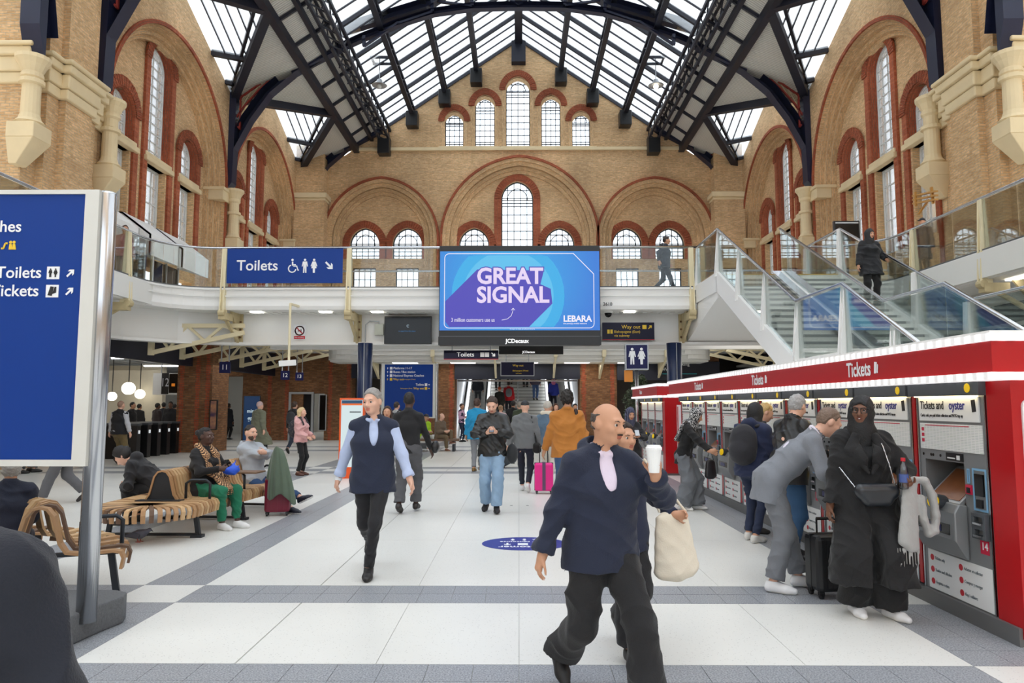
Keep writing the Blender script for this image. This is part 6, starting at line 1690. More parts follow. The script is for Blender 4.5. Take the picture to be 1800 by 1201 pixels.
# ------------------------------------------------------------------ people: implicit bodies, one continuous surface each
class Field:
    def __init__(s, lo, hi, h):
        s.h = h; s.lo = np.array(lo, float) - 2 * h
        s.n = np.ceil((np.array(hi, float) + 2 * h - s.lo) / h).astype(int) + 1
        s.D = np.full(s.n, 0.2, np.float32)
        s.ax = [(s.lo[i] + h * np.arange(s.n[i])).astype(np.float32) for i in range(3)]
    def win(s, lo, hi, m):
        a = np.clip(np.floor((np.array(lo) - m - s.lo) / s.h).astype(int), 0, s.n); b = np.clip(np.ceil((np.array(hi) + m - s.lo) / s.h).astype(int) + 1, 0, s.n)
        if np.any(b <= a): return None, None
        sl = tuple(slice(a[i], b[i]) for i in range(3))
        return sl, (s.ax[0][sl[0]][:, None, None], s.ax[1][sl[1]][None, :, None], s.ax[2][sl[2]][None, None, :])
    def mix(s, sl, d, k, sub=False):
        A = s.D[sl]
        if sub:
            d = -d
            if k <= 0: s.D[sl] = np.maximum(A, d); return
            h = np.clip(.5 - .5 * (d - A) / k, 0, 1); s.D[sl] = d * (1 - h) + A * h + k * h * (1 - h); return
        if k <= 0: s.D[sl] = np.minimum(A, d); return
        h = np.clip(.5 + .5 * (d - A) / k, 0, 1); s.D[sl] = d * (1 - h) + A * h - k * h * (1 - h)
    def cone(s, a, b, ra, rb, k=.02, flat=None, sub=False):
        a = np.array(a, float); b = np.array(b, float); R = max(ra, rb) * (flat[1] if flat else 1)
        sl, X = s.win(np.minimum(a, b) - R, np.maximum(a, b) + R, max(k, 3 * s.h))
        if sl is None: return
        ab = b - a; L2 = float(ab @ ab) + 1e-9
        px, py, pz = X[0] - a[0], X[1] - a[1], X[2] - a[2]
        t = np.clip((px * ab[0] + py * ab[1] + pz * ab[2]) / L2, 0, 1)
        qx, qy, qz = px - t * ab[0], py - t * ab[1], pz - t * ab[2]
        q = qx * qx + qy * qy + qz * qz
        if flat:
            dv = np.array(flat[0], float); dv = dv - ab * float(dv @ ab) / L2 if np.linalg.norm(ab) > 1e-4 else dv; dv /= np.linalg.norm(dv) + 1e-9
            c = qx * dv[0] + qy * dv[1] + qz * dv[2]; q = q - c * c * (1 - 1 / flat[1] ** 2)
        s.mix(sl, np.sqrt(np.maximum(q, 0)) - (ra + t * (rb - ra)), k, sub)
    def ell(s, c, r, R=None, k=.02, sub=False):
        c = np.array(c, float); m = max(r)
        sl, X = s.win(c - m, c + m, max(k, 3 * s.h))
        if sl is None: return
        px, py, pz = X[0] - c[0], X[1] - c[1], X[2] - c[2]
        if R is not None:
            R = np.array(R); px, py, pz = (px * R[0][i] + py * R[1][i] + pz * R[2][i] for i in range(3))
        k0 = np.sqrt((px / r[0]) ** 2 + (py / r[1]) ** 2 + (pz / r[2]) ** 2); k1 = np.sqrt((px / r[0] ** 2) ** 2 + (py / r[1] ** 2) ** 2 + (pz / r[2] ** 2) ** 2)
        s.mix(sl, k0 * (k0 - 1) / (k1 + 1e-6), k, sub)
    def cut(s, p, n, k=0.0, lo=None, hi=None):
        """remove everything on the side the normal n points to"""
        n = np.array(n, float); n /= np.linalg.norm(n)
        sl, X = s.win(lo if lo is not None else s.lo, hi if hi is not None else s.lo + s.h * s.n, 0)
        if sl is None: return
        d = (X[0] - p[0]) * n[0] + (X[1] - p[1]) * n[1] + (X[2] - p[2]) * n[2]
        s.D[sl] = np.maximum(s.D[sl], d)
    def mesh(s, name, mats, pick=None, wr=0.0, seed=0, fs=1.0):
        D = s.D; S = D < 0
        if not S.any(): return None
        c = np.zeros(tuple(np.array(D.shape) - 1), np.int8)
        for i in (0, 1):
            for j in (0, 1):
                for k in (0, 1): c += S[i:D.shape[0] - 1 + i, j:D.shape[1] - 1 + j, k:D.shape[2] - 1 + k]
        I = np.argwhere((c > 0) & (c < 8)); n = len(I)
        cid = np.full(c.shape, -1, np.int32); cid[I[:, 0], I[:, 1], I[:, 2]] = np.arange(n)
        off = np.array([(i, j, k) for i in (0, 1) for j in (0, 1) for k in (0, 1)])
        V = np.stack([D[I[:, 0] + o[0], I[:, 1] + o[1], I[:, 2] + o[2]] for o in off], 1)
        acc = np.zeros((n, 3)); cnt = np.zeros(n)
        for a in range(8):
            for b in range(a + 1, 8):
                if np.abs(off[a] - off[b]).sum() != 1: continue
                m = (V[:, a] < 0) != (V[:, b] < 0)
                t = np.where(m, V[:, a] / np.where(m, V[:, a] - V[:, b], 1), 0)
                acc += np.where(m[:, None], off[a] + t[:, None] * (off[b] - off[a]), 0); cnt += m
        P = s.lo + s.h * (I + acc / cnt[:, None])
        quads = []
        for ax in range(3):
            u, v = [(1, 2), (2, 0), (0, 1)][ax]
            s0 = [slice(None)] * 3; s1 = [slice(None)] * 3; s0[ax] = slice(0, -1); s1[ax] = slice(1, None)
            A, B = S[tuple(s0)], S[tuple(s1)]
            E = np.argwhere(A != B); E = E[(E[:, u] > 0) & (E[:, v] > 0) & (E[:, u] < D.shape[u] - 1) & (E[:, v] < D.shape[v] - 1)]
            if not len(E): continue
            fl_ = A[E[:, 0], E[:, 1], E[:, 2]]
            def g(du, dv):
                q = E.copy(); q[:, u] -= du; q[:, v] -= dv; return cid[q[:, 0], q[:, 1], q[:, 2]]
            Q = np.stack([g(1, 1), g(0, 1), g(0, 0), g(1, 0)], 1); Q[~fl_] = Q[~fl_][:, ::-1]
            quads.append(Q)
        Q = np.concatenate(quads); Q = Q[(Q >= 0).all(1)]
        # light smoothing
        e = np.concatenate([Q[:, [0, 1]], Q[:, [1, 2]], Q[:, [2, 3]], Q[:, [3, 0]]])
        deg = np.bincount(e[:, 0], minlength=n) + 1e-9
        for _ in range(2):
            sm = np.stack([np.bincount(e[:, 0], weights=P[e[:, 1], i], minlength=n) for i in range(3)], 1) / deg[:, None]
            P = P * .55 + sm * .45
        if wr > 0:
            r = np.random.RandomState(seed); nz = np.zeros(n)
            P0_ = P; P = P * fs
            w = P + .045 * np.sin(P[:, [1, 2, 0]] * 9 + seed) + .012 * np.sin(P[:, [2, 0, 1]] * 31 + seed * 2)
            for q in range(4):
                kv = r.normal(size=3); kv /= np.linalg.norm(kv); kv[2] = kv[2] * .6 + .75 * (1 if q % 2 else -1); kv *= 26 + 12 * q
                low_ = r.normal(size=3) * 7; m = np.clip(.35 + .9 * np.sin(w @ low_ + r.rand() * 6.28), 0, 1)
                nz += m * (1 - 2.2 * np.abs(np.sin((w @ kv) * .5 + r.rand() * 6.28)) ** .75) / (1 + .3 * q)
            nz *= .62; P = P0_
            f = P[Q]; nr = np.cross(f[:, 2] - f[:, 0], f[:, 3] - f[:, 1]); vn = np.zeros((n, 3))
            for j in range(4):
                for i in range(3): vn[:, i] += np.bincount(Q[:, j], weights=nr[:, i], minlength=n)
            vn /= np.linalg.norm(vn, axis=1)[:, None] + 1e-12
            P = P + vn * (nz * wr)[:, None]
        me = bpy.data.meshes.new(name)
        me.vertices.add(n); me.vertices.foreach_set('co', P.astype(np.float32).ravel())
        m = len(Q); me.loops.add(4 * m); me.loops.foreach_set('vertex_index', Q.astype(np.int32).ravel())
        me.polygons.add(m); me.polygons.foreach_set('loop_start', np.arange(0, 4 * m, 4, dtype=np.int32))
        try: me.polygons.foreach_set('loop_total', np.full(m, 4, np.int32))
        except Exception: pass
        me.polygons.foreach_set('use_smooth', np.ones(m, bool))
        for q in mats: me.materials.append(q)
        if pick is not None: me.polygons.foreach_set('material_index', pick(P[Q].mean(1)).astype(np.int32))
        me.update(calc_edges=True); me.validate()
        return me

def nrm(v): v = np.array(v, float); return v / (np.linalg.norm(v) + 1e-9)
def rotm(ax, deg):
    return np.array(Matrix.Rotation(math.radians(deg), 3, ax))
def ik(a, t, l1, l2, pole):
    a = np.array(a, float); t = np.array(t, float); d = t - a; L = np.linalg.norm(d)
    if L > (l1 + l2) * .999: t = a + d / L * (l1 + l2) * .999; d = t - a; L = np.linalg.norm(d)
    u = d / L; x = (l1 * l1 - l2 * l2 + L * L) / (2 * L); h = math.sqrt(max(0, l1 * l1 - x * x))
    p = np.array(pole, float); p = nrm(p - u * float(p @ u))
    return a + u * x + p * h, t

def cloth_mat(col, kind='cloth'):
    key = '%s_%d_%d_%d' % ((kind,) + tuple(col))
    if kind == 'leather': return pm(key, col, .34, var=.12, vs=9, bump=.15, bs=40)
    if kind == 'denim': return pm(key, col, .85, var=.22, vs=7, bump=.2, bs=160)
    if kind == 'skin': return pm(key, col, .5, var=.10, vs=12)
    if kind == 'hair': return pm(key, col, .6, var=.35, vs=60, bump=.6, bs=90)
    if kind == 'shoe': return pm(key, col, .5, var=.08)
    return pm(key, col, .85, var=.12, vs=9, bump=.25, bs=140, sheen=.1)
def pattern_mat(name, c1, c2, scale, kind='check', thr=.5):
    if name in MATS: return MATS[name]
    m = bpy.data.materials.new(name); m.use_nodes = True; nt = m.node_tree; b = nt.nodes['Principled BSDF']; b.inputs['Roughness'].default_value = .85
    tc = nt.nodes.new('ShaderNodeTexCoord'); r = nt.nodes.new('ShaderNodeValToRGB'); r.color_ramp.interpolation = 'CONSTANT'
    r.color_ramp.elements[0].color = lin(c1); r.color_ramp.elements[1].position = thr; r.color_ramp.elements[1].color = lin(c2)
    if kind == 'brick':
        t = nt.nodes.new('ShaderNodeTexBrick'); t.inputs['Color1'].default_value = (0, 0, 0, 1); t.inputs['Color2'].default_value = (0, 0, 0, 1); t.inputs['Mortar'].default_value = (1, 1, 1, 1)
        t.inputs['Scale'].default_value = scale; t.inputs['Mortar Size'].default_value = .1; t.inputs['Brick Width'].default_value = .9; t.inputs['Row Height'].default_value = .45
        mp = nt.nodes.new('ShaderNodeMapping'); mp.inputs['Rotation'].default_value = (PI / 2, .2, .6); nt.links.new(tc.outputs['Object'], mp.inputs[0]); nt.links.new(mp.outputs[0], t.inputs[0]); nt.links.new(t.outputs['Color'], r.inputs[0])
    elif kind == 'wave':
        t = nt.nodes.new('ShaderNodeTexWave'); t.inputs['Scale'].default_value = scale; t.inputs['Distortion'].default_value = 3; nt.links.new(tc.outputs['Object'], t.inputs[0]); nt.links.new(t.outputs['Fac'], r.inputs[0])
    else:
        t = nt.nodes.new('ShaderNodeTexVoronoi'); t.inputs['Scale'].default_value = scale; nt.links.new(tc.outputs['Object'], t.inputs[0]); nt.links.new(t.outputs['Distance'], r.inputs[0])
    nt.links.new(r.outputs[0], b.inputs['Base Color']); MATS[name] = m; return m

SKIN = {'pale': (224, 176, 152), 'tan': (196, 146, 116), 'olive': (180, 130, 98), 'brown': (112, 74, 54), 'dark': (78, 52, 42)}
EYEW = pm('eye_white', (206, 200, 194), .25, var=0); EYED = pm('eye_dark', (34, 24, 18), .15, var=0)
X_ = np.array([1., 0, 0]); Y_ = np.array([0, 1., 0]); Z_ = np.array([0, 0, 1.])
PEOPLE = []

def person(label, pos, rot=0, H=1.75, v=.014, skin='pale', pelvis=(0, 0, .925), lean=0, side=0, twist=0, female=False,
           feet=((.10, 0, .085, 8, 0), (-.10, 0, .085, -8, 0)), hands=None, poles=None, kpoles=None, curl=(.4, .4), hdir=(None, None), hnorm=(None, None), head=(0, 0, 0),
           top=None, legs=None, shoes=(30, 28, 28), hair=('short', (40, 30, 24)), extras=(), face=False, bulk=1.0, ground=True, group=None, beard=None, brow=None, sole=None):
    """local frame: faces -Y, own left is +X; sizes for a 1.75 m figure, scaled by H"""
    S = H / 1.75; J = {}
    P = np.array(pelvis, float); Rt = rotm('Z', twist) @ rotm('Y', side) @ rotm('X', lean)
    J['P'] = P; J['R'] = Rt; Rp = rotm('Z', twist) @ rotm('Y', side) @ rotm('X', lean * .25)
    J['waist'] = P + Rt @ (0, 0, .13); J['chest'] = P + Rt @ np.array((0, .0, .32)); J['neck'] = P + Rt @ np.array((0, .012, .545))
    sw = .148 if female else .168
    hw = .085
    Rh = rotm('Z', twist * .5 + head[0]) @ rotm('X', head[1] + lean * .55) @ rotm('Y', head[2])
    J['Rh'] = Rh; J['hb'] = J['neck'] + Rt @ np.array((0, -.012, .05)); J['hc'] = J['hb'] + Rh @ np.array((0, -.022, .108))
    for i, (nm, e) in enumerate((('L', 1), ('R', -1))):
        J['sh' + nm] = P + Rt @ np.array((e * sw, .012, .462))
        hd = hands[i] if hands and hands[i] is not None else (e * .27, -.03, .82)
        po = poles[i] if poles and poles[i] is not None else (e * .35, .9, -.1)
        J['el' + nm], J['wr' + nm] = ik(J['sh' + nm], hd, .285, .255, po)
        J['hip' + nm] = P + rotm('Z', twist * .4) @ np.array((e * hw, 0, -.03))
        f = feet[i]; kp = kpoles[i] if kpoles and kpoles[i] is not None else (e * .12, -1, .15)
        J['kn' + nm], J['an' + nm] = ik(J['hip' + nm], f[:3], .425, .415, kp)
        J['ft' + nm] = rotm('Z', f[3]) @ rotm('X', f[4])
    allp = np.array([J[k] for k in J if J[k].shape == (3,)]); lo = allp.min(0) - .24; hi = allp.max(0) + .24
    lo[2] = min(lo[2], -.05)
    h = v / S
    bw = 1.08 * bulk if not female else 1.02 * bulk
    xt = Rt @ X_
    # ---- body
    F = Field(lo, hi, h)
    def torso(F, inf, hip=True, k=.03):
        F.cone(P + Rt @ (0, 0, -.02), J['waist'], .104 * bw + inf, (.092 if female else .099) * bw + inf, k, (xt, 1.42)); F.cone(J['waist'], J['chest'], (.092 if female else .099) * bw + inf, .106 * bw + inf, k, (xt, 1.40)); F.cone(J['chest'], P + Rt @ (0, .01, .42), .106 * bw + inf, .078 + inf, k, (xt, 1.5))
        for e in 'LR': F.cone(J['sh' + e], J['neck'] + Rt @ (0, .01, -.01), .044 + inf, .046 + inf * .7, .03)
        F.cone(P + Rt @ (0, .015, .44), J['neck'], .070 + inf * .8, .052 + inf * .7, .03)
        if female:
            for e in (-1, 1): F.ell(P + Rt @ (e * .065, -.088 * bulk, .335), (.062 + inf, .055 + inf, .062 + inf), k=.03)
    def arm(F, nm, inf, end=1.0, k=.03):
        F.cone(J['sh' + nm], J['el' + nm], .047 * bulk ** .5 + inf, .038 + inf, .03); w = J['el' + nm] + (J['wr' + nm] - J['el' + nm]) * end
        F.cone(J['el' + nm], w, .038 + inf, .027 + inf * .9 + .012 * (1 - end), k)
    def leg(F, nm, a, b, c, k=.04, end=1.0):
        F.cone(J['hip' + nm], J['kn' + nm], a, b, .05); an = J['kn' + nm] + (J['an' + nm] - J['kn' + nm]) * end; F.cone(J['kn' + nm], an, b, c, k)
    torso(F, 0.0)
    for nm in 'LR':
        arm(F, nm, 0.0)
        leg(F, nm, .078 * bw, .050, .036)
        A = J['an' + nm]; fd = J['ft' + nm]; F.cone(A + fd @ (0, .02, -.03), A + fd @ (0, -.12, -.055), .032, .025, .03)
    F.cone(J['neck'], J['hb'] + Rh @ (0, 0, .03), .056, .052, .03)
    hc = J['hc']; hp = lambda *q: hc + Rh @ np.array(q)
    F.ell(hp(0, .014, .018), (.077, .097, .098), Rh, .03); F.ell(hp(0, -.028, -.045), (.060, .066, .074), Rh, .03); F.ell(hp(0, -.060, -.090), (.030, .026, .022), Rh, .025)
    F.cone(hp(0, -.092, .004), hp(0, -.116, -.034), .009, .0145, .014); F.cone(hp(-.014, -.100, -.038), hp(.014, -.100, -.038), .010, .010, .01)
    F.cone(hp(-.036, -.080, .022), hp(.036, -.080, .022), .015, .015, .02)
    for e in (-1, 1):
        F.ell(hp(e * .040, -.060, -.028), (.028, .028, .024), Rh, .02); F.ell(hp(e * .078, .016, -.012), (.011, .022, .031), Rh, .01)
    F.ell(hp(0, -.092, -.062), (.023, .013, .0065), Rh, .006); F.ell(hp(0, -.089, -.073), (.020, .013, .0065), Rh, .006)
    if face:
        for e in (-1, 1): F.ell(hp(e * .032, -.100, .000), (.016, .012, .0075), Rh, .010, sub=True)
    # hands
    rf = max(.0085, .72 * h)
    for i, (nm, e) in enumerate((('L', 1), ('R', -1))):
        W = J['wr' + nm]; d = nrm(hdir[i]) if hdir[i] is not None else nrm(W - J['el' + nm])
        n = np.array(hnorm[i], float) if hnorm[i] is not None else -e * (Rt @ X_)     # palm normal: towards the body by default
        n = nrm(n - d * float(n @ d)); sd = np.cross(n, d) * (1 if e > 0 else -1); sd = nrm(sd)
        if hnorm[i] is None and float(sd @ (rotm('Z', twist) @ -Y_)) < 0: sd = -sd
        F.cone(W - d * .02, W + d * .03, .026, .026, .02); F.cone(W + d * .02, W + d * .082, .020, .021, .015, (sd, 1.75))
        c = curl[i]
        for o, L, dl in ((.029, .070, -.004), (.0095, .080, .002), (-.0095, .074, 0), (-.028, .056, -.008)):
            p0 = W + d * (.080 + dl) + sd * o; d1 = nrm(d * math.cos(c * .9) + n * math.sin(c * .9)); d2 = nrm(d * math.cos(c * 2.2) + n * math.sin(c * 2.2)); d3 = nrm(d * math.cos(c * 3.0) + n * math.sin(c * 3.0))
            p1 = p0 + d1 * L * .48; p2 = p1 + d2 * L * .32; p3 = p2 + d3 * L * .22
            F.cone(p0 - d * .02, p1, rf * 1.08, rf, .006); F.cone(p1, p2, rf, rf * .93, .003); F.cone(p2, p3, rf * .93, rf * .82, .003)
        t0 = W + d * .022 + sd * .024; t1 = t0 + nrm(d * .7 + sd * .75 + n * .15) * .042; t2 = t1 + nrm(d * .85 + sd * .2 + n * (.25 + c * .5)) * .034; t3 = t2 + nrm(d * .9 - sd * .1 + n * (.2 + c * .6)) * .024
        F.cone(t0, t1, rf * 1.5, rf * 1.25, .012); F.cone(t1, t2, rf * 1.2, rf * 1.05, .004); F.cone(t2, t3, rf * 1.05, rf * .85, .004)
        J['hand' + nm] = W + d * .075 + n * .03; J['hd' + nm] = d; J['hn' + nm] = n; J['hs' + nm] = sd
    sc = SKIN[skin]; smat = cloth_mat(sc, 'skin'); lipc = (min(255, int(sc[0] * .86)), int(sc[1] * .66), int(sc[2] * .66)); mats = [smat, cloth_mat(lipc, 'skin')]
    def pick(C):
        L = (C - hc) @ Rh
        return ((np.abs(L[:, 0]) < .022 * (1 - np.abs(L[:, 2] + .067) * 20)) & (np.abs(L[:, 2] + .067) < .013) & (L[:, 1] < -.086)).astype(int)
    me = F.mesh('person', mats, pick)
    root = bpy.data.objects.new('person', me); COL.objects.link(root)
    tag(root, label, 'person', group)
    def part(name, F, mats, wr=0.0, pick=None, fs=1.0):
        me = F.mesh(name, mats if isinstance(mats, list) else [mats], pick, wr, len(PEOPLE) * 3 + len(name), fs)
        if me is None: return None
        return link(name, me, root)
    # ---- trousers
    if legs:
        F = Field(lo, hi, h); q = dict(fit=.014, kn=None, hem=None, end=.93, kind='cloth', col=(40, 42, 48), waist=.12); q.update(legs)
        fit = q['fit']; kn = q['kn'] if q['kn'] is not None else .058 + fit; hm = q['hem'] if q['hem'] is not None else .046 + fit
        F.cone(P + Rt @ (0, 0, -.03), P + Rt @ (0, 0, q['waist']), .110 * bw + fit * .4 + .004, .103 * bw + fit * .2 + .003, .03, (xt, 1.43))
        if q.get('skirt'):
            hem = q['skirt']; F.cone(P, (P[0], P[1], hem), .13 * bw, .20, .05, (X_, 1.15))
        else:
            for nm in 'LR':
                F2 = Field(lo, hi, h)
                leg(F2, nm, .080 * bw + fit, kn, hm, end=q['end'])
                cutp = J['kn' + nm] + (J['an' + nm] - J['kn' + nm]) * q['end']; F2.cut(cutp, nrm(nrm(J['an' + nm] - J['kn' + nm]) + np.array((0, 0, -.6)) * (1 if hm > .07 else 0)), lo=cutp - .25, hi=cutp + .25)
                F.mix((slice(None),) * 3, F2.D, .03)
        part('trousers', F, cloth_mat(q['col'], q['kind']), q.get('wr', .006) * 1.4)
    # ---- shoes
    smt = cloth_mat(shoes, 'shoe'); zmin = 9
    for i, nm in enumerate('LR'):
        A = J['an' + nm]; R = J['ft' + nm]; q = lambda *p: A + R @ np.array(p)
        F = Field(A - .27, A + .27, min(h, .014))
        F.cone(q(0, .035, -.045), q(0, -.10, -.052), .040, .040, .03, (R @ X_, 1.02)); F.cone(q(0, -.10, -.055), q(.0, -.165, -.060), .040, .028, .03, (R @ X_, 1.15)); F.cone(q(0, .01, .0), q(0, -.05, -.035), .045, .036, .03)
        F.cut(q(0, 0, -.085), R @ np.array((0, 0, -1.))); F.cut(q(0, 0, .012), R @ np.array((0, 0, 1.)))
        o = part('shoe', F, [smt, cloth_mat(sole if sole else (shoes if sum(shoes) < 200 else (238, 238, 236)), 'shoe')], 0, lambda C: (((C - A) @ R)[:, 2] < -.066).astype(int))
        if o:
            zs = np.zeros(len(o.data.vertices) * 3, np.float32); o.data.vertices.foreach_get('co', zs); zmin = min(zmin, zs[2::3].min())
    # ---- upper garments
    tops = top if isinstance(top, (list, tuple)) else ([top] if top else [])
    for q0 in tops:
        q = dict(name='jacket', fit=.018, sleeve=.97, hem=.10, col=(40, 42, 50), kind='cloth', collar=0, hood=0, coat=0, wr=.006, vneck=0, open=0, flare=.03); q.update(q0)
        F = Field(lo, hi, h); fit = q['fit']
        torso(F, q.get('tfit', fit))
        dn = -(Rp @ Z_)
        if q['coat']:
            L = q['coat']
            for nm in 'LR':
                d = (J['kn' + nm] - J['hip' + nm]); a = J['hip' + nm]; b = a + d / .425 * min(L, .425); F.cone(a, b, .098 * bw + fit, .10 + fit + q['flare'], .06)
                if L > .425: F.cone(b, b + nrm((J['an' + nm] - J['kn' + nm]) * .6 + np.array((0, 0, -.4))) * (L - .425), .10 + fit + q['flare'], .105 + fit + q['flare'] * 1.6, .06)
            F.cone(P, P + dn * .1, .11 * bw + fit, .115 * bw + fit, .04, (xt, 1.4))
            zc = P[2] - L
            F.cut((0, 0, zc), (0, 0, -1.))
            if q['open']: F.cone((0, -.30, zc - .05), (0, -.26, P[2] + .05), q['open'], .02, .02, (Y_, 3.0), sub=True)
        else:
            hb = P + dn * q['hem']; F.cone(P, hb, .111 * bw + fit, .115 * bw + fit, .03, (xt, 1.43)); F.cut(hb, dn)
        if q['sleeve'] > 0:
            for nm in 'LR':
                F2 = Field(lo, hi, h)
                if q['sleeve'] <= .5:
                    F2.cone(J['sh' + nm], J['sh' + nm] + (J['el' + nm] - J['sh' + nm]) * q['sleeve'] * 2, .056 + fit, .05 + fit, .04)
                else:
                    arm(F2, nm, fit, q['sleeve']); w = J['el' + nm] + (J['wr' + nm] - J['el' + nm]) * q['sleeve']
                    if q.get('cuff'): F2.cone(w - nrm(w - J['el' + nm]) * .03, w, .040 + fit, .040 + fit, .01)
                    F2.cut(w, J['wr' + nm] - J['el' + nm], lo=w - .12, hi=w + .12)
                F.mix((slice(None),) * 3, F2.D, .035)
        if q['collar']:
            c0 = J['neck'] + Rt @ np.array((0, 0, .0)); r = .066 + fit * .4
            for a in range(10):
                t0, t1 = -PI / 2 + .5 + (2 * PI - 1.0) * a / 10, -PI / 2 + .5 + (2 * PI - 1.0) * (a + 1) / 10
                F.cone(c0 + Rt @ np.array((r * math.cos(t0), r * math.sin(t0), .022 * math.sin(t0))), c0 + Rt @ np.array((r * math.cos(t1), r * math.sin(t1), .022 * math.sin(t1))), .014 + q['collar'], .014 + q['collar'], .012)
        if q['hood']:
            F.ell(J['neck'] + Rt @ np.array((0, .085, .0)), (.125, .07, .085), Rt, .03); F.ell(J['neck'] + Rt @ np.array((0, .05, .04)), (.07, .06, .09), Rt, .02, sub=True)
        if q['vneck']:
            F.ell(J['neck'] + Rt @ np.array((0, -.11, -.03 - q['vneck'] * .4)), (.026 + q['vneck'] * .09, .10, q['vneck']), Rt, .01, sub=True)
        F.cone(J['neck'] + Rt @ (0, -.005, .01), J['hb'] + Rh @ (0, 0, .08), .054, .056, .004, sub=True) if not q.get('roll') else F.cone(J['neck'], J['hb'] + Rh @ (0, .0, .0), .064, .062, .02)
        part(q['name'], F, q.get('mat') or cloth_mat(q['col'], q['kind']), q['wr'] * (1.5 if q['wr'] > .003 else 1))
    # ---- hair and headwear
    style, hcol = hair[0], hair[1]
    if style:
        hh = min(h, .011); F = Field(hc - .30, hc + .30, hh); hm = hair[2] if len(hair) > 2 else cloth_mat(hcol, 'hair'); nmh = 'hair'
        if style in ('short', 'crop', 'long', 'bun', 'curly', 'pony', 'bald', 'bob'):
            g = {'short': .016, 'crop': .008, 'bald': .005, 'curly': .034, 'bun': .012, 'long': .018, 'pony': .012, 'bob': .024}[style]
            F.ell(hp(0, .018, .022), (.077 + g * .65, .097 + g, .098 + g), Rh, 0)
            if style == 'bald': F.cut(hp(0, 0, .052), Rh @ Z_); F.cut(hp(0, .0, 0), Rh @ np.array((0, -1, .0)))
            elif style == 'curly': F.cut(hp(0, -.05, .05), Rh @ np.array((0, -.85, -.5)))
            else: F.cut(hp(0, -.066, .076), Rh @ np.array((0, -.80, -.55)))
            if style in ('short', 'crop', 'bald', 'bun', 'pony'): F.cut(hp(0, .05, -.06), Rh @ np.array((0, -.45, -1)))
            if style in ('short', 'crop', 'bun', 'pony'):
                for e in (-1, 1): F.ell(hp(e * .090, -.002, -.026), (.030, .038, .050), Rh, .004, sub=True)
            if style in ('long', 'bob'):
                L = .24 if style == 'long' else .13
                for e in (-1, 1): F.cone(hp(e * .075, .01, .0), hp(e * .092, .02, -L), .030, .026, .03)
                F.cone(hp(0, .075, .02), hp(0, .085, -L), .055, .045, .04, (Rh @ X_, 1.7))
            if style == 'bun': F.ell(hp(0, .125, .055), (.045, .045, .045), Rh, .01)
            if style == 'pony': F.ell(hp(0, .11, .02), (.035, .035, .035), Rh, .01); F.cone(hp(0, .13, .0), hp(0, .13, -.16), .03, .02, .02)
        elif style == 'beanie':
            nmh = 'beanie'; F.ell(hp(0, .016, .03), (.092, .112, .115), Rh, 0); F.cut(hp(0, -.07, .035), Rh @ np.array((0, -.35, -1)))
        elif style == 'cap':
            nmh = 'cap'; F.ell(hp(0, .012, .028), (.090, .108, .100), Rh, 0); F.cut(hp(0, 0, .032), Rh @ np.array((0, -.1, -1))); F.cone(hp(0, -.07, .045), hp(0, -.15, .036), .012, .010, .01, (Rh @ X_, 5.5))
        elif style == 'hijab':
            nmh = 'headscarf'; F.ell(hp(0, .014, .018), (.098, .116, .118), Rh, 0); F.cone(hp(0, .0, -.05), J['neck'] + Rt @ np.array((0, -.01, -.03)), .092, .098, .04, (xt, 1.1)); F.cone(J['neck'] + Rt @ np.array((0, -.03, -.02)), J['neck'] + Rt @ np.array((0, -.06, -.11)), .085, .055, .05, (xt, 1.2))
            F.ell(hp(0, -.115, -.020), (.058, .07, .082), Rh, .008, sub=True)
        part(nmh, F, hm, .016 if style == 'curly' else (.006 if nmh != 'hair' else .007), None, 3.2 if style == 'curly' else (1.2 if nmh != 'hair' else 3.0))
    if beard:
        F = Field(hc - .16, hc + .16, min(h, .009)); bm_ = cloth_mat(beard[1], 'hair')
        if 'm' in beard[0]: F.cone(hp(-.024, -.094, -.056), hp(0, -.104, -.048), .007, .010, .004); F.cone(hp(.024, -.094, -.056), hp(0, -.104, -.048), .007, .010, .004)
        if 'b' in beard[0]:
            F.ell(hp(0, -.030, -.056), (.064, .070, .070), Rh, 0); F.cut(hp(0, 0, -.048), Rh @ np.array((0, .25, 1.0))); F.ell(hp(0, -.10, -.062), (.026, .03, .014), Rh, 0, sub=True)
        part('beard' if 'b' in beard[0] else 'moustache', F, bm_, .002)
    if face:
        bc = cloth_mat(brow or hcol, 'hair')
        for e in (-1, 1):
            b = MB(); c = hp(e * .032, -.080, .000); nb = 8
            o = bmesh.new(); bmesh.ops.create_uvsphere(o, u_segments=14, v_segments=9, radius=.0118); m_ = bpy.data.meshes.new('eye'); o.to_mesh(m_); o.free()
            m_.materials.append(EYEW); m_.materials.append(EYED)
            for p_ in m_.polygons:
                p_.use_smooth = True; L = np.array(Rh).T @ np.array(p_.center)
                if np.linalg.norm(L[[0, 2]]) < .0080 and L[1] < 0: p_.material_index = 1
            link('eye', m_, root, loc=tuple(c))
            F = Field(c - .05, c + .05, .004); F.cone(hp(e * .016, -.097, .019), hp(e * .036, -.0955, .024), .0035, .0035, .003); F.cone(hp(e * .036, -.0955, .024), hp(e * .053, -.083, .018), .0035, .002, .003); part('eyebrow', F, bc)
    for nm_, mt_, fn in extras:
        F = Field(lo - .1, hi + .1, h); wr_ = fn(F, J) or 0.0; part(nm_, F, mt_, wr_)
    root.scale = (S, S, S); root.rotation_euler = (0, 0, math.radians(rot))
    z = pos[2] - (zmin * S if ground else 0)
    root.location = (pos[0], pos[1], z)
    R2 = rotm('Z', rot)
    J['W'] = lambda p: np.array((pos[0], pos[1], z)) + R2 @ (np.array(p) * S)
    J['root'] = root
    PEOPLE.append(root)
    return J

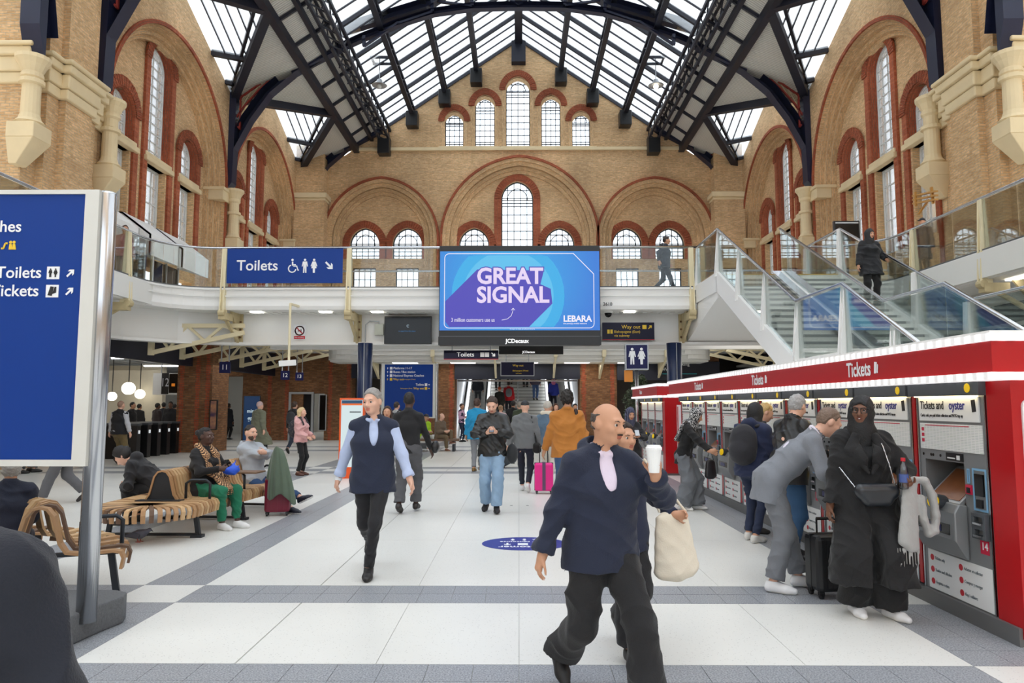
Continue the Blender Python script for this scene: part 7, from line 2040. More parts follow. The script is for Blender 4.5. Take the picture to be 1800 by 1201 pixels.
def walkfeet(sw=.30, lead='L', lift=.10):
    a = (.085, -sw, .095, 5, -10); b = (-.085, sw, .085 + lift, -5, 38)
    return (a, b) if lead == 'L' else ((.085, sw, .085 + lift, 5, 38), (-.085, -sw, .095, -5, -10))
def walkhands(sw=.22, lead='L', z=.84):
    f = (sw if lead == 'L' else -sw)
    return ((.26, f, z + .03), (-.26, -f, z + .03))
SITF = ((.11, -.44, .085, 8, 0), (-.11, -.40, .085, -8, 0))

# loose things people carry or wear: each is top-level
def blob(name, label, cat, mat, lo, hi, h, fn, wr=.004, parts=()):
    F = Field(lo, hi, h); fn(F); me = F.mesh(name, [mat], None, wr, 5)
    o = link(name, me); tag(o, label, cat)
    for pn, pmt, pf in parts:
        F = Field(lo, hi, h); pf(F); m2 = F.mesh(pn, [pmt], None, 0, 1)
        if m2: link(pn, m2, o)
    return o
def backpack(label, J, col, v=.014, mat=None, size=1.0):
    W = J['W']; c = J['chest'] + J['R'] @ np.array((0, .20, -.04)); c = c; R = J['R']; P0 = W(c); s = size
    m = mat or cloth_mat(col); x = W(c + R @ X_) - P0; y = W(c + R @ Y_) - P0; z = W(c + R @ Z_) - P0
    RR = np.stack([nrm(x), nrm(y), nrm(z)], 1)
    def body(F):
        F.ell(P0, (.155 * s, .095 * s, .21 * s), RR, 0); F.cone(P0 - z * .12 * s, P0 + z * .10 * s, .10 * s, .09 * s, .04, (x, 1.45)); F.ell(P0 + y * .07 * s - z * .07 * s, (.12 * s, .06 * s, .10 * s), RR, .02)
    def strap(F):
        for e in ('L', 'R'):
            sh = J['sh' + e]; a = W(sh * .78 + J['neck'] * .22 + R @ (0, -.055, .095)); b = W(sh * .85 + J['neck'] * .15 + R @ (0, -.155, -.08)); c_ = W(sh * .9 + J['neck'] * .1 + R @ (0, .05, -.33)); t = W(sh * .75 + J['neck'] * .25 + R @ (0, .10, .03))
            F.cone(t, a, .018, .018, .01, (x, 1.6)); F.cone(a, b, .018, .016, .01, (x, 1.6)); F.cone(b, c_, .014, .012, .01)
    return blob('backpack', label, 'backpack', m, P0 - .42, P0 + .42, v, body, .005, [('strap', m, strap)])
# ------------------------------------------------------------------ the people in the concourse
def fp(px, py): p = fl(px, py); return (p.x, p.y, 0.0)
def xy(px, Y, z=0.0): return (at(px, 712, Y).x, Y, z)
def scarfy(*segs, k=.015, wr=.004):
    def fn(F, J):
        for a, b, ra, rb, fw, s_ in segs: F.cone(a(J), b(J), ra, rb, k, (np.array(fw, float), s_))
        return wr
    return fn
jl = lambda k, dx=0, dy=0, dz=0: (lambda J: J[k] + J['R'] @ np.array((dx, dy, dz)))

# --- foreground man in the navy jacket
J1 = person('man in navy hooded jacket striding past in the foreground with a raised cup', (.46, 4.10, 0), rot=24, H=1.67, v=.0085, skin='tan', pelvis=(0, 0, .90), lean=4, twist=-8, feet=((.12, -.30, .10, 6, -12), (-.10, .34, .19, -6, 40)),
    hands=((.18, -.30, 1.31), (-.40, .06, .74)), poles=((.9, .3, -.9), (-.4, .9, -.1)), curl=(.95, .45), hdir=((-.15, -.25, 1), None), hnorm=((-.7, -.6, -.1), None), head=(26, 4, 4), hair=('bald', (70, 62, 58)), face=True, brow=(50, 44, 40), beard=('m', (44, 38, 36)), bulk=1.12,
    top=[dict(name='shirt', fit=.012, col=(222, 208, 226), hem=.05, sleeve=.6, wr=.001, collar=.004), dict(name='jacket', fit=.03, col=(26, 34, 56), hem=.14, hood=1, collar=.008, vneck=.14, cuff=1, wr=.008)], legs=dict(fit=.035, kn=.092, hem=.115, col=(22, 22, 25), wr=.010), shoes=(24, 24, 26))
hnd = J1['W'](J1['handL']); up = np.array((0, 0, 1.))
t = thing('paper_cup', 'white takeaway cup held up by the man in the navy jacket', 'cup', tuple(hnd + np.array((.0, -.0, -.02))))
b = MB(); b.lathe([(.028, -.02), (.041, .10)], 18); b.build('cup', PAPER, t, smooth=False); b = MB(); b.lathe([(.044, .10), (.044, .112), (.038, .118), (.036, .125)], 18); b.build('lid', PAPER, t)
# --- companion half hidden behind him with a cream tote bag
J2 = person('person in maroon-brown top and navy jacket hidden behind the navy-jacket man, with tote', (.70, 4.92, 0), rot=20, H=1.53, v=.011, face=True, skin='tan', pelvis=(0, 0, .905), feet=walkfeet(.24, 'R'), hands=((.36, -.16, 1.02), (-.28, -.05, .84)), poles=((.5, .6, -.8), None), hdir=((.5, -.7, .1), None), curl=(.7, .4), head=(10, 0, 0), hair=('long', (44, 32, 28)),
    top=[dict(name='jumper', fit=.008, col=(92, 44, 40), hem=.12), dict(name='jacket', fit=.026, col=(28, 36, 62), hem=.16, vneck=.30, collar=.01)], legs=dict(fit=.03, kn=.09, hem=.10, col=(26, 26, 30)), shoes=(26, 26, 28))
sh = J2['W'](J2['hipL'] + np.array((.27, -.12, .0)))
blob('tote_bag', 'cream cotton tote bag hanging beside the navy-jacket man', 'bag', pm('cream_cotton', (224, 214, 196), .9, var=.06, bump=.2, bs=120), sh - .4, sh + .55, .012, lambda F: (F.cone(sh + (0, 0, .10), sh + (.03, 0, -.24), .055, .075, .02, ((1, .25, 0), 2.2)),), .006, [('handle', MATS['cream_cotton'], lambda F: (F.cone(sh + (-.08, 0, .14), J2['W'](J2['shL'] + np.array((-.02, -.03, .08))), .012, .012, .01), F.cone(sh + (.10, 0, .14), J2['W'](J2['shL'] + np.array((.0, -.06, .07))), .012, .012, .01)))])
# --- man in the navy waistcoat
J3 = person('grey-haired man in navy waistcoat over a pale blue shirt walking forward', (-1.42, 7.05, 0), rot=6, H=1.80, v=.009, skin='pale', pelvis=(0, 0, .905), lean=2, twist=6, feet=((-.01, -.16, .085, 0, 0), (-.06, .40, .26, -4, 62)), kpoles=((.05, -1, .1), (-.05, -1, .1)),
    hands=((.38, -.12, .80), (-.34, .12, .86)), poles=((.5, .8, -.1), (-.5, .8, -.1)), head=(-26, 2, -3), hair=('short', (150, 146, 142)), face=True, brow=(120, 112, 106), curl=(.4, .5),
    top=[dict(name='shirt', fit=.018, tfit=.010, col=(186, 200, 232), hem=.03, sleeve=.88, collar=.004, cuff=1, wr=.003), dict(name='waistcoat', fit=.030, col=(32, 40, 62), hem=.15, sleeve=0, vneck=.17, wr=.004)], legs=dict(fit=.008, kn=.062, hem=.052, col=(30, 30, 34), end=.98), shoes=(28, 26, 26),
    extras=[('wristband', TXTW, lambda F, J: F.cone(J['wrR'] + (0, 0, .0), J['wrR'] + (0, 0, .02), .036, .036, .004))])
# --- black jumper from behind
J4 = person('man in black jumper and grey trousers seen from behind, walking away', (fp(725, 893)[0], 11.0, 0), rot=176, H=1.80, v=.012, skin='dark', pelvis=(0, 0, .915), feet=((.09, .18, .11, 0, 20), (-.09, -.14, .085, 0, 0)), hands=((.30, .06, .86), (-.33, -.16, .82)), hair=('crop', (26, 22, 22)),
    top=dict(name='jumper', fit=.014, col=(24, 24, 27), hem=.08, roll=1), legs=dict(fit=.03, kn=.085, hem=.085, col=(80, 80, 84)), shoes=(44, 40, 40))
t_ = J4['W'](J4['wrR'] + np.array((-.06, -.02, .06))); blob('handbag', 'small black bag carried by the man in the black jumper', 'bag', cloth_mat((30, 28, 30), 'leather'), t_ - .25, t_ + .25, .012, lambda F: F.cone(t_ + (0, -.06, -.02), t_ + (0, .06, -.02), .06, .06, .02, ((0, 0, 1), 1.6)))
# --- man looking at his phone
J5 = person('man in black leather jacket and pale jeans looking down at a phone', (fp(868, 889)[0], 11.1, 0), rot=0, H=1.76, v=.010, pelvis=(0, 0, .915), feet=((.07, -.16, .085, 4, 0), (-.10, .12, .10, -10, 10)), hands=((.055, -.31, 1.20), (-.06, -.31, 1.19)), poles=((.9, .2, -.6), (-.9, .2, -.6)), curl=(.8, .8), hdir=((-.75, -.55, .25), (.75, -.55, .25)), hnorm=((-.4, .3, .9), (.4, .3, .9)), head=(-4, 24, 0), hair=('short', (62, 48, 40)), face=True,
    top=dict(name='leather_jacket', fit=.034, col=(34, 35, 36), kind='leather', hem=.10, collar=.01, wr=.010), legs=dict(fit=.03, kn=.088, hem=.088, col=(136, 164, 192), kind='denim', end=.97), shoes=(26, 24, 26))
pc = J5['W'](np.array((0, -.36, 1.235))); t = thing('phone', 'dark phone held in both hands by the man in the leather jacket', 'phone', tuple(pc)); b = MB(); b.box(-.036, -.07, -.005, .036, .07, .005); b.build('phone_body', BLACKG, t, rot=(.6, 0, 0), bevel=.003)
b = MB(); b.box(-.032, -.064, .005, .032, .064, .006); b.build('phone_screen', lit('phone_glow', (150, 160, 180), .5), t, rot=(.6, 0, 0))
sb = J5['W'](np.array((.30, .06, .86))); blob('holdall', 'dark shoulder bag behind the phone reader', 'bag', cloth_mat((38, 40, 44)), sb - .3, sb + .3, .014, lambda F: F.cone(sb + (0, -.08, 0), sb + (0, .10, -.02), .09, .09, .03, ((0, 0, 1), 1.7)))
# --- grey jumper and cap, from behind
J6 = person('person in grey jumper and black cap walking away with a shoulder bag', (fp(922, 853)[0], 13.6, 0), rot=172, H=1.70, v=.014, skin='pale', pelvis=(0, 0, .92), feet=((.08, -.18, .085, 0, 0), (-.08, .20, .15, 0, 30)), hands=((.32, .05, .86), (-.27, -.05, .86)), hair=('cap', (34, 34, 38)), top=dict(name='jumper', fit=.032, col=(106, 108, 110), hem=.10), legs=dict(fit=.008, col=(28, 32, 48), kind='denim'), shoes=(220, 220, 222))
q_ = J6['W'](np.array((-.24, .06, .90))); qs = J6['W'](J6['shL'] + np.array((0, .08, .05))); blob('shoulder_bag', 'black shoulder bag of the person in the grey jumper', 'bag', cloth_mat((26, 26, 28)), q_ - .4, q_ + .7, .015, lambda F: F.cone(q_ + (0, -.02, -.02), q_ + (0, .02, -.10), .06, .07, .02, ((1, 0, 0), 1.3)), .003, [('strap', BLACK, lambda F: F.cone(q_, J6['W'](J6['shR'] + np.array((.03, .07, .06))), .018, .018, .01))])
# --- denim jacket with fleece collar
person('person in denim jacket with cream fleece collar and hat, back to the camera', (fp(947, 840)[0] + .15, 15.0, 0), rot=160, H=1.70, v=.015, feet=walkfeet(.2, 'L'), hands=walkhands(.1), hair=('beanie', (186, 180, 170)), top=dict(name='denim_jacket', fit=.034, col=(86, 108, 128), kind='denim', hem=.14), legs=dict(fit=.03, kn=.08, hem=.085, col=(206, 200, 188)), shoes=(50, 50, 54),
    extras=[('fleece_collar', cloth_mat((214, 206, 188)), lambda F, J: (F.cone(J['neck'] + (-.09, .03, .03), J['neck'] + (.09, .03, .03), .055, .055, .03), F.cone(J['neck'] + (-.08, -.06, .02), J['neck'] + (.08, -.06, .02), .045, .045, .03), .008)[-1])])
# --- tan jacket pulling a pink case
J8 = person('person in tan suede jacket seen from behind, pulling a pink case', xy(997, 11.0), rot=178, H=1.84, v=.011, skin='tan', pelvis=(0, 0, .93), feet=walkfeet(.2, 'L'), hands=((.36, -.10, .80), (-.22, -.12, .92)), hair=('curly', (34, 29, 27)), bulk=1.12, top=dict(name='suede_jacket', fit=.032, col=(178, 114, 46), hem=.14, collar=.010, wr=.008), legs=dict(fit=.016, col=(66, 92, 130), kind='denim'), shoes=(40, 36, 34))
q8 = J8['W'](np.array((-.26, .0, .88))); blob('shoulder_bag', 'rust-brown shoulder bag at the hip of the tan-jacket person', 'bag', cloth_mat((150, 70, 34), 'leather'), q8 - .5, q8 + .8, .014, lambda F: F.cone(q8 + (0, 0, -.02), q8 + (0, 0, -.16), .05, .06, .02, ((1, 0, 0), 1.4)), .003, [('strap', cloth_mat((50, 36, 34), 'leather'), lambda F: F.cone(q8, J8['W'](J8['shR'] + np.array((.05, .075, .09))), .018, .018, .01, ((1, 0, 0), 1.8)))])
# --- small passers-by in the middle distance
person('man in bright blue puffer jacket and grey trousers in front of the left escalator', fp(838, 829), rot=170, H=1.78, v=.016, skin='tan', feet=((.05, .10, .085, 0, 0), (-.05, -.16, .085, 0, 0)), hair=('short', (70, 48, 36)), top=dict(name='puffer_jacket', fit=.045, col=(24, 136, 182), hem=.16, wr=.012), legs=dict(fit=.012, col=(128, 130, 134)), shoes=(124, 92, 40))
person('woman in pink shirt and dark jeans standing by the left escalator, arms folded', fp(811, 777), rot=60, H=1.68, v=.020, skin='tan', female=True, hands=((.08, -.24, 1.15), (-.06, -.24, 1.10)), hair=('short', (60, 44, 38)), top=[dict(name='shirt', fit=.014, col=(206, 164, 190), hem=.05), dict(name='waistcoat', fit=.02, col=(36, 38, 64), hem=.02, sleeve=0, vneck=.2)], legs=dict(fit=.01, col=(34, 44, 66), kind='denim'), shoes=(30, 30, 34))
J10 = person('woman in dark striped headscarf looking at her phone beside the far kiosk', xy(1106, 12.8), rot=14, H=1.58, v=.011, skin='tan', female=True, hands=((.06, -.30, 1.20), (-.08, -.28, 1.16)), poles=((.9, .2, -.6), (-.9, .2, -.6)), curl=(.8, .8), head=(0, 14, 0), hair=('hijab', (44, 46, 66), pattern_mat('striped_headscarf', (30, 32, 48), (92, 94, 120), 14, 'wave')), face=True, brow=(40, 30, 28), top=dict(name='coat', fit=.03, col=(28, 28, 32), coat=.5, wr=.008), legs=dict(fit=.02, col=(30, 30, 34)), shoes=(30, 30, 30), hdir=((-.5, -.6, .4), (.5, -.6, .4)))
pc = J10['W'](np.array((0, -.37, 1.26))); t = thing('phone', 'pale phone in the hands of the woman in the striped headscarf', 'phone', tuple(pc)); b = MB(); b.box(-.036, -.07, -.005, .036, .07, .005); b.build('phone_body', SILVER, t, rot=(.7, 0, 0))
person('brown-haired woman in teal top between the waistcoat man and the blue totem', xy(681, 13.6), rot=-4, H=1.60, v=.013, skin='tan', female=True, hair=('long', (62, 42, 34)), head=(10, -4, 0), top=dict(name='top', fit=.016, col=(64, 104, 122), hem=.12), legs=dict(fit=.01, col=(36, 40, 54)), shoes=(40, 40, 44), feet=walkfeet(.15))
Jb = person('person with white-strapped black rucksack in front of the far totem', xy(697, 22.5), rot=150, H=1.72, v=.018, hair=('short', (56, 46, 42)), top=dict(name='jumper', fit=.02, col=(190, 192, 196)), legs=dict(fit=.012, col=(40, 44, 58)), shoes=(40, 40, 40), feet=walkfeet(.15))
backpack('black rucksack with pale straps by the far totem', Jb, (26, 28, 32), .018)
SEATP = dict(pelvis=(0, 0, .50), feet=((.12, -.44, .085, 8, 0), (-.12, -.42, .085, -8, 0)))
bs = thing('bench_seat', 'low dark bench beyond the far totem with two people sitting', 'bench', xy(764, 25.5)); b = MB(); b.box(-.9, -.35, .36, .9, .3, .43); b.build('seat', WOOD[2], bs)
for e in (-.7, .7): b = MB(); b.box(e - .04, -.3, 0, e + .04, .25, .36); b.build('leg', BST, bs)
x_ = xy(773, 25.5); person('bald man in brown jacket sitting cross-legged on the far bench', (x_[0], x_[1], 0), rot=55, H=1.74, v=.02, skin='pale', pelvis=(0, 0, .52), feet=((.02, -.52, .33, 20, -10), (-.10, -.42, .085, 0, 0)), hands=((.08, -.34, .72), (-.08, -.32, .70)), lean=8, hair=('bald', (120, 110, 100)), top=dict(name='jacket', fit=.03, col=(108, 92, 76)), legs=dict(fit=.02, col=(104, 88, 66)), shoes=(120, 80, 60))
x_ = xy(745, 25.7); person('person in lime hi-vis vest and white trousers sitting behind the totem pole', (x_[0], x_[1], 0), rot=45, H=1.74, v=.02, skin='tan', hands=((.10, -.34, .66), (-.10, -.34, .66)), lean=12, hair=('cap', (40, 40, 46)), top=dict(name='hi_vis_vest', fit=.03, col=(176, 226, 40), hem=.06), legs=dict(fit=.016, col=(226, 228, 230)), shoes=(240, 240, 240), **SEATP)
# group at the foot of the central stairs
for i, (px, Y, r, H_, hr, c1, c2, lab) in enumerate((
    (902, 26.0, 170, 1.78, ('short', (36, 30, 28)), (22, 22, 26), (40, 40, 52), 'person in long black coat at the foot of the central stairs'),
    (913, 25.0, 200, 1.72, ('short', (150, 140, 130)), (66, 76, 56), (60, 58, 54), 'grey-haired person in olive jacket at the foot of the stairs'),
    (880, 24.0, 160, 1.62, ('bun', (150, 120, 90)), (206, 176, 176), (70, 70, 80), 'blonde person in pale pink top near the stairs'),
    (963, 24.0, -10, 1.70, ('beanie', (26, 26, 30)), (28, 28, 34), (30, 32, 40), 'person in black beanie and coat right of the stairs'),
    (968, 23.0, -6, 1.64, ('long', (50, 36, 30)), (44, 70, 100), (34, 36, 46), 'dark-haired woman in blue top right of the stairs'),
    (977, 22.0, 8, 1.66, ('long', (80, 50, 36)), (40, 42, 58), (30, 30, 40), 'brown-haired woman in dark coat nearest on the right of the stairs'),
    (1011, 25.0, 0, 1.66, ('short', (30, 26, 24)), (40, 36, 40), (40, 40, 46), 'person glimpsed past the tan jacket by the right escalator'))):
    p = xy(px, Y); person(lab, p, rot=r, H=H_, v=.02, skin=('tan', 'pale')[i % 2], hair=hr, feet=walkfeet(.12) if i < 3 else ((.10, 0, .085, 8, 0), (-.10, 0, .085, -8, 0)), top=dict(name='coat', fit=.03, col=c1, coat=.35 if i in (0, 3, 5) else 0, hem=.12), legs=dict(fit=.014, col=c2), shoes=(36, 34, 34))
# people on the stairs and escalators (standing on the incline)
def on_stairs(px, Y, r, H_, hr, c1, c2, lab, coat=0, bp=None, skin='pale', step=False):
    z = incline(Y) + (EZ / 27 * (1 if step else .6)); n_ = round((Y - ESC0) / ((ESC1 - ESC0) / 27))
    if step: z = EZ * n_ / 27; Y = ESC0 + (n_ - .5) * (ESC1 - ESC0) / 27
    else: z = EZ * int((Y - ESC0) / 8 * 24 + 1) / 24 - .02
    p = xy(px, Y, z); J = person(lab, p, rot=r, H=H_, v=.022, skin=skin, hair=hr, top=dict(name='coat', fit=.034, col=c1, coat=coat, hem=.12), legs=dict(fit=.014, col=c2), shoes=(34, 34, 36), feet=((.09, .03, .085, 4, 0), (-.09, -.03, .085, -4, 0)))
    if bp: backpack(bp[0], J, bp[1], .022)
    return J
on_stairs(875, 38.3, 180, 1.74, ('short', (50, 40, 34)), (52, 52, 46), (34, 34, 38), 'person with khaki rucksack high on the central stairs', bp=('khaki rucksack on the central stairs', (128, 130, 84)), step=True)
on_stairs(878, 35.6, 180, 1.66, ('beanie', (200, 84, 40)), (40, 40, 36), (24, 24, 26), 'person in black coat and orange hat low on the central stairs', coat=.4, step=True)
on_stairs(894, 36.0, 184, 1.76, ('short', (40, 30, 28)), (196, 28, 40), (30, 32, 40), 'person in red jacket with grey rucksack on the central stairs', bp=('grey rucksack on the red jacket', (120, 122, 126)), step=True)
Ja = on_stairs(896, 38.9, 175, 1.80, ('short', (30, 28, 28)), (26, 26, 28), (30, 30, 32), 'person in black holding one end of a long black bag on the stairs', step=True)
Jc = on_stairs(924, 38.5, 185, 1.80, ('short', (30, 28, 28)), (24, 24, 26), (28, 28, 30), 'second person in black carrying the long bag down the stairs', step=True)
lb0, lb1 = Ja['W'](Ja['wrR'] + np.array((0, 0, .1))), Jc['W'](Jc['wrL'] + np.array((0, 0, .1)))
blob('long_bag', 'long black bag carried between two people on the central stairs', 'bag', cloth_mat((16, 16, 18)), np.minimum(lb0, lb1) - .4, np.maximum(lb0, lb1) + .4, .02, lambda F: F.cone(lb0, lb1, .12, .12, .02, ((0, 0, 1), 1.3)))
on_stairs(941, 37.6, 10, 1.70, ('short', (60, 46, 40)), (84, 76, 92), (70, 96, 140), 'person in blue jeans walking down the right half of the stairs', step=True)
on_stairs(840, 36.6, 180, 1.74, ('short', (40, 36, 36)), (42, 44, 54), (30, 30, 34), 'person in dark jacket on the left escalator', skin='tan')
on_stairs(835, 38.6, 180, 1.74, ('short', (40, 36, 36)), (28, 30, 40), (30, 30, 34), 'person in navy higher up the left escalator')
on_stairs(973, 36.2, 0, 1.66, ('hijab', (214, 120, 160)), (44, 60, 160), (30, 30, 40), 'woman in pink headscarf and blue jacket on the right escalator', skin='tan')
on_stairs(970, 37.6, 0, 1.74, ('short', (30, 28, 28)), (30, 30, 34), (30, 30, 34), 'person in black behind the pink headscarf on the right escalator', skin='tan')

# --- at the ticket machines
J20 = person('woman in black and white headscarf and wide grey trousers reaching to a machine', (2.62, 11.35, 0), rot=62, H=1.62, v=.011, skin='tan', female=True, pelvis=(0, .05, .915), lean=16, feet=((.09, -.12, .085, 12, 0), (-.10, .06, .085, -8, 0)), hands=((.12, -.40, .98), (-.30, -.56, .90)), poles=((.6, .6, -.6), (-.6, .6, -.6)), hdir=(None, (-.1, -1, .1)), head=(10, 16, 0), hair=('hijab', (170, 170, 170), pattern_mat('black_white_headscarf', (214, 214, 214), (40, 42, 46), 60, 'vor', .42)),
    top=dict(name='black_jacket', fit=.026, col=(18, 18, 21), hem=.16, wr=.008), legs=dict(fit=.04, kn=.125, hem=.165, col=(104, 108, 114), end=1.0, wr=.012), shoes=(240, 240, 240),
    extras=[('shawl', pattern_mat('black_white_headscarf', 0, 0, 0), lambda F, J: (F.cone(J['neck'] + J['R'] @ (-.10, .07, .02), J['chest'] + J['R'] @ (-.16, .15, -.10), .035, .03, .03, (X_, 2.6)), F.cone(J['neck'] + J['R'] @ (.06, .08, .02), J['chest'] + J['R'] @ (.03, .155, -.12), .03, .03, .03, (X_, 2.4)), .006)[-1])])
q_ = J20['W'](np.array((.16, -.36, .74))); blob('handbag', 'dark handbag hanging from the arm of the headscarf woman', 'bag', cloth_mat((36, 34, 38), 'leather'), q_ - .4, q_ + .5, .013, lambda F: F.cone(q_ + (0, 0, .05), q_ + (0, 0, -.16), .045, .06, .02, ((1, .4, 0), 1.8)), .004, [('handle', BLACK, lambda F: (F.cone(q_ + (-.05, 0, .08), q_ + (0, 0, .26), .01, .01), F.cone(q_ + (.05, 0, .08), q_ + (0, 0, .26), .01, .01)))])
J21 = person('person in navy puffer jacket and dark hood with a big black rucksack', (2.80, 8.75, 0), rot=128, H=1.66, v=.010, skin='tan', pelvis=(0, 0, .92), lean=6, feet=((.10, -.04, .085, 8, 0), (-.08, .08, .085, -8, 0)), hands=((.12, -.34, 1.0), (-.12, -.34, 1.02)), head=(0, 14, 0), hair=('hijab', (24, 24, 27)), top=dict(name='puffer_jacket', fit=.045, col=(30, 40, 72), hem=.12, hood=1, wr=.012), legs=dict(fit=.004, col=(36, 46, 72), kind='denim', end=.96), shoes=(214, 212, 208))
backpack('big black rucksack on the navy puffer jacket', J21, (36, 36, 42), .010, size=1.15)
person('blonde woman bending at a machine behind the leather-jacket man', (2.98, 9.35, 0), rot=95, H=1.68, v=.011, female=True, lean=16, hands=((.14, -.42, 1.05), (-.16, -.44, 1.06)), head=(0, 16, 0), hair=('pony', (206, 176, 120)), top=dict(name='jacket', fit=.022, col=(50, 50, 56), hem=.14), legs=dict(fit=.01, col=(40, 44, 58), kind='denim'), shoes=(50, 46, 46))
J23 = person('grey-haired man in black leather jacket and blue jeans at the machines', (2.86, 7.75, 0), rot=112, H=1.76, v=.009, skin='pale', pelvis=(0, 0, .92), lean=12, feet=((.10, -.12, .085, 8, 0), (-.10, .12, .085, -10, 0)), hands=((.15, -.42, 1.05), (-.13, -.42, 1.08)), head=(18, 16, 0), hair=('short', (170, 170, 170)), face=True, brow=(140, 136, 130), bulk=1.1, top=dict(name='leather_jacket', fit=.032, col=(24, 25, 27), kind='leather', hem=.14, collar=.012, wr=.011), legs=dict(fit=.022, kn=.082, hem=.078, col=(40, 74, 108), kind='denim'), shoes=(30, 30, 32))
J24 = person('man in grey suit bending far forward over a ticket machine', (2.46, 6.50, 0), rot=78, H=1.80, v=.0085, skin='pale', pelvis=(0, .20, .93), lean=46, feet=((.10, -.02, .085, 14, 0), (-.14, .22, .085, -14, 0)), hands=((.16, -.46, 1.02), (-.16, -.40, 1.00)), poles=((.7, .4, -.6), (-.7, .5, -.5)), head=(14, 6, 0), hair=('crop', (120, 100, 86)), top=[dict(name='shirt', fit=.008, wr=.001, col=(220, 214, 228), hem=0, collar=.006), dict(name='suit_jacket', fit=.024, col=(124, 128, 136), hem=.20, collar=.006, vneck=.12, wr=.007)], legs=dict(fit=.022, kn=.085, hem=.085, col=(112, 115, 121), wr=.009), shoes=(236, 236, 238))
# --- woman in the long black coat
def lapel(e):
    def fn(F, J):
        F.cone(J['neck'] + J['R'] @ (e * .07, -.10, -.04), J['neck'] + J['R'] @ (e * .13, -.145, -.16), .014, .020, .02, (X_, 2.6)); F.cone(J['neck'] + J['R'] @ (e * .12, -.147, -.15), J['neck'] + J['R'] @ (e * .01, -.195, -.34), .022, .006, .02, (X_, 2.2))
        F.cone(J['neck'] + J['R'] @ (e * .07, -.10, -.04), J['neck'] + J['R'] @ (e * .09, .05, .0), .02, .03, .02); F.cone(J['neck'] + J['R'] @ (e * .09, .05, .0), J['neck'] + J['R'] @ (0, .07, .0), .03, .03, .02)
        return 0
    return fn
J25 = person('woman in black headscarf and long black coat standing beside the nearest machines', (2.72, 5.76, 0), rot=-8, H=1.69, v=.0075, skin='brown', female=True, bulk=1.22, pelvis=(0, 0, .925), feet=((.13, -.08, .085, 30, 0), (-.11, .0, .085, 6, 0)), hands=((.24, -.25, 1.06), (-.29, -.06, .83)), poles=((.9, .4, -.7), None), hdir=((-.25, -.95, .1), None), hnorm=((-.3, .1, .9), None), curl=(.7, .45), head=(-24, -3, 3), hair=('hijab', (18, 18, 20)), face=True, brow=(24, 18, 16),
    top=[dict(name='black_top', fit=.006, col=(16, 16, 18), hem=.1), dict(name='long_coat', fit=.034, col=(21, 21, 23), coat=.66, flare=.05, vneck=.22, cuff=1, wr=.008, open=.05)], legs=dict(fit=.045, kn=.115, hem=.135, col=(18, 18, 20), end=.99, wr=.010), shoes=(228, 228, 230), sole=(232, 230, 226),
    extras=[('lapel', cloth_mat((21, 21, 23)), lapel(-1)), ('lapel', cloth_mat((21, 21, 23)), lapel(1))] + [('button', BLACKG, (lambda z, e: lambda F, J: F.ell(J['neck'] + J['R'] @ (e * .085, -.20, z), (.013, .012, .013)) or 0)(z, e)) for z in (-.42, -.54) for e in (-1, 1)] + [
            ('glasses', BLACK, lambda F, J: [F.cone(J['hc'] + J['Rh'] @ np.array(a), J['hc'] + J['Rh'] @ np.array(c),   .0054, .0054, .002) for e in (-1, 1) for a, c in (((e * .010, -.114, .016), (e * .056, -.104, .018)), ((e * .056, -.104, .018), (e * .052, -.102, -.022)), ((e * .052, -.102, -.022), (e * .014, -.112, -.022)), ((e * .014, -.112, -.022), (e * .010, -.114, .016)), ((e * .056, -.104, .016), (e * .085, -.02, .012)))] and 0),
            ('teeth', TXTW, lambda F, J: F.ell(J['hc'] + J['Rh'] @ np.array((0, -.1045, -.068)), (.016, .006, .0055)) or 0)])
W_ = J25['W']; cb = W_(J25['P'] + np.array((.02, -.245, .06)))
blob('crossbody_bag', 'black leather half-moon bag across the front of the long black coat', 'bag', pm('black_leather_bag', (30, 34, 40), .3, var=.08, coat=.2), cb - .45, cb + .75, .009, lambda F: (F.cone(cb + (-.12, 0, .02), cb + (.12, 0, .02), .050, .050, .02, ((0, 0, 1), 1.2)), F.cone(cb + (-.07, 0, -.05), cb + (.07, 0, -.05), .045, .045, .04)), .002,
     [('bag_strap', STEEL, lambda F: (F.cone(cb + (-.15, 0, .03), W_(J25['waist'] + np.array((-.21, -.10, .12))), .008, .008, .004), F.cone(cb + (.15, .0, .03), W_(J25['waist'] + np.array((.13, -.21, .16))), .008, .008, .004), F.cone(W_(J25['waist'] + np.array((.13, -.21, .16))), W_(J25['neck'] + np.array((.10, -.17, -.10))), .008, .008, .004)))])
hL = J25['handL']; sc0 = W_(hL + np.array((.05, .03, -.03)))
SCM = pm('grey_wool_scarf', (168, 168, 166), .95, var=.12, vs=12, bump=.3, bs=120, sheen=.3)
def scarf(F):
    for dx, dz, r in ((-.04, -.42, .040), (.0, -.46, .036)): F.cone(sc0 + (dx * .6, 0, .02), sc0 + (dx - .03, -.02, dz), r * .75, r, .02, ((1, 0, 0), 1.5))
    pts = [(.02, .04), (.09, .03), (.145, -.08), (.165, -.22), (.15, -.34), (.11, -.36), (.075, -.26), (.06, -.1)]
    for a, c in zip(pts[:-1], pts[1:]): F.cone(sc0 + (a[0], 0, a[1]), sc0 + (c[0], 0, c[1]), .030, .030, .015, ((0, 1, 0), 1.5))
def fringe(F):
    for i in range(11):
        x_ = -.135 + .155 * i / 10; F.cone(sc0 + (x_, -.02, -.46), sc0 + (x_ - .004, -.02, -.58 - .02 * (i % 2)), .006, .004, .003)
blob('wool_scarf', 'grey fringed wool scarf hanging over the left arm of the long-coat woman', 'scarf', SCM, sc0 - .75, sc0 + .4, .009, scarf, .006, [('fringe', SCM, fringe)])
